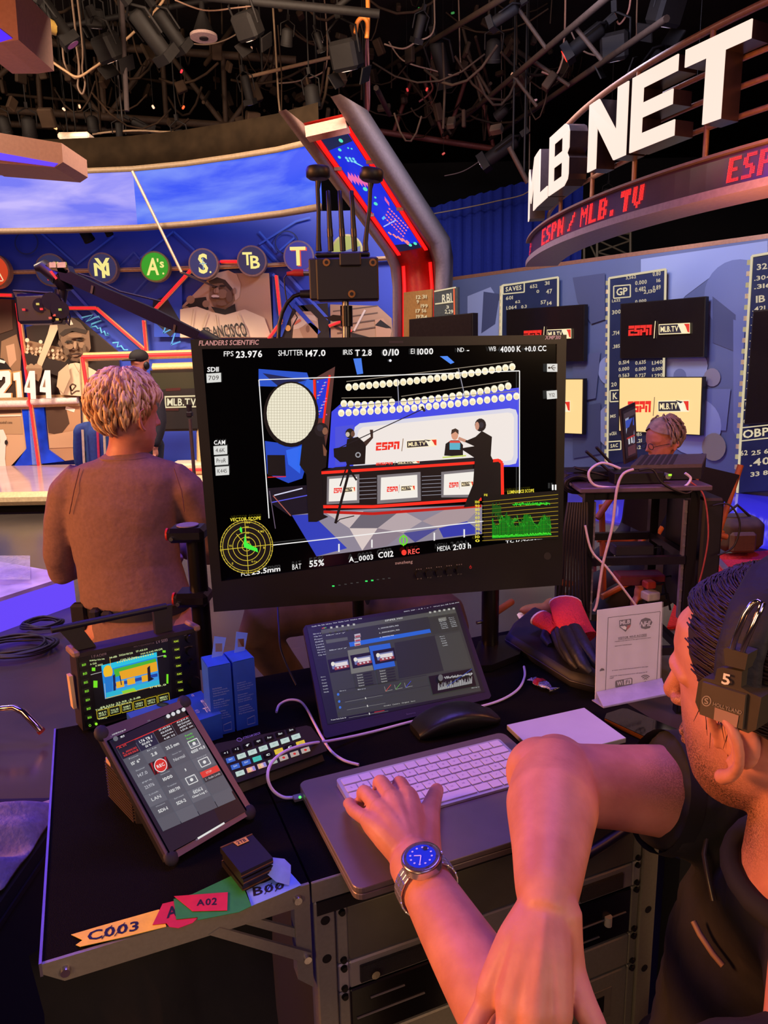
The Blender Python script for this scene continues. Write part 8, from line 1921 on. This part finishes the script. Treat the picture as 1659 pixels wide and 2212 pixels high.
for x, y, r in ((365,500,.06),(290,530,.05),(430,560,.06)): MB().cyl(c_(x,y,.0), c_(x,y,-.08), r, None, 14).build('drive_motor', M('#2a2220', .4, .3), cam)
for i, (x, y, cc) in enumerate(((297,556,'#ff2a18'),(170,560,'#ff2a20'),(270,520,'#d8c050'),(430,560,'#b0c040'),(390,600,'#e85030'),(360,620,'#e06040'),(410,630,'#d8b040'))): MB().box(c_(x,y,-.09), (.018,.01,.014)).build('indicator', E(cc, .9), cam)
for pts in ([(440,480),(480,540),(500,620),(495,670),(470,640)], [(350,600),(380,660),(440,650),(460,600)], [(95,425),(200,430),(330,440),(380,440)]): MB().tube([c_(x,y,-.05) for x,y in pts], .008, 6).build('loom', M('#100c0c', .5), cam)
MB().tube([c_(560,300,.05), c_(650,330,.05), c_(860,430,.05), c_(1150,500,.05)], .006, 6).build('stay_wire', M('#17121a', .5), t)

# small stand with microphone right of the woman
p = PY(410, 900, 6.0)
t = thing('light_stand', 'slim stand with a small head right of the blond person', 'stand', (p.x, 6.0, 0))
MB().cyl((p.x,6.0,.05), (p.x,6.0,p.z-.02), .015, None, 8).build('column', M('#6a5a50', .4, .5), t); MB().box((p.x,6.0,p.z+.02), (.05,.05,.05), bev=.01).build('head', M('#1a1412'), t); MB().cyl((p.x,6.0,p.z+.03),(p.x,6.0,p.z+.1), .02, .025, 10).build('lamp', M('#221a16'), t)
for k in range(3): a = k*2.1; MB().cyl((p.x,6,.3),(p.x+.35*math.cos(a),6+.35*math.sin(a),.02), .01, None, 6).build('leg', M('#3a3030'), t)

# ================================================================== LEFT EDGE: chair base, hoodie, road case, cable coils
t = thing('sled_chair', 'chrome sled base of a chair at the left edge', 'chair', PZ(20, 1600, .0))
MB().tube([PZ(-60,1540,.14), PZ(0,1531,.15), PZ(30,1528,.15), PZ(50,1538,.14), PZ(88,1578,.06)], .014, 10).build('tube', M('#d0b8b0', .12, 1, .05), t); MB().tube([PZ(86,1576,.062), PZ(91,1581,.05)], .017, 10).build('end_cap', M('#8a3020', .5), t); MB().cyl(PZ(-60,1540,.14), PZ(-60,1540,.14)+V((0,0,.35)), .014, None, 8).build('upright', M('#d0b8b0', .12, 1), t)
cs = PZ(40, 1760, .5)
t = thing('road_case', 'black road case below the grey hoodie at the left edge', 'case', V((cs.x-.25, cs.y+.05, 0)))
MB().box((cs.x-.28, cs.y-.28, .25), (.75,.75,.48), bev=.01).build('body', M('#0d0a0c', .7), t); MB().box((cs.x-.28, cs.y-.28, .44), (.76,.76,.012)).build('edge_strip', M('#2a2428', .5, .5), t)
g = []
for i in range(26):
    r = []
    for j in range(20):
        u, v = i/25, j/19; fall = min(1, 5*min(u, 1-u))**.5*min(1, 5*min(v, 1-v))**.5
        h_ = .012 + fall*(.05 + .035*math.sin(v*11+3*u+2*math.sin(u*5)) + .02*math.sin(v*23-4*u))
        r.append(V((cs.x-.42+.52*u, cs.y-.30+.36*v+.05*math.sin(u*7), .49 + max(.006, h_))))
    g.append(r)
ho = MB().sheet(g).build('grey_hoodie', M('#8a809a', .9, 0, .15, .3, 80), None, 'crumpled grey hoodie beside the side shelf', 'clothing'); so = ho.modifiers.new('thick', 'SOLIDIFY'); so.thickness = .006; so.offset = -1; sb_ = ho.modifiers.new('sub', 'SUBSURF'); sb_.levels = 1; sb_.render_levels = 1
for lab, x, y, R_, n_ in (('coil of black cable on the floor below the violet block', 35, 1402, .22, 7), ('small black cable loop right of the big coil', 92, 1352, .12, 4)):
    c = PZ(x, y, .02); t = thing('cable_coil', lab, 'cable', c)
    for k in range(n_):
        rr = R_*(1-.05*k); MB().tube([c + V((rr*math.cos(a)*(1+.1*math.sin(2*a+k)), rr*.75*math.sin(a), .012+.008*(k % 3)+.006*math.sin(3*a+k))) for a in [i*math.pi/12 for i in range(24)]], .008, 6, closed=True).build('turn', M('#17121c', .5), t)

t = thing('cable_bin', 'tall black fabric bin with cables right of the cart', 'bin', (.70, 1.34, 0))
MB().box((.72, 1.36, .36), (.42,.40,.70), bev=.02).build('body', M('#0f0c0d', .9, 0, .2), t); MB().tube([(.51,1.16,.715),(.93,1.16,.715),(.93,1.56,.715),(.51,1.56,.715)], .012, 6, closed=True).build('rim', M('#1c1712', .7), t)
for k in range(6): MB().tube([V((.59+.04*k,1.22+.03*k,.70)), V((.56+.05*k,1.19+.02*k,.78+.01*k)), V((.64+.03*k,1.24,.76)), V((.69,1.32+.02*k,.71))], .008, 6).build('cable', M(['#2a1e18','#3a2a1e','#17121a','#6a4020','#221a16','#2e2420'][k], .6), t)
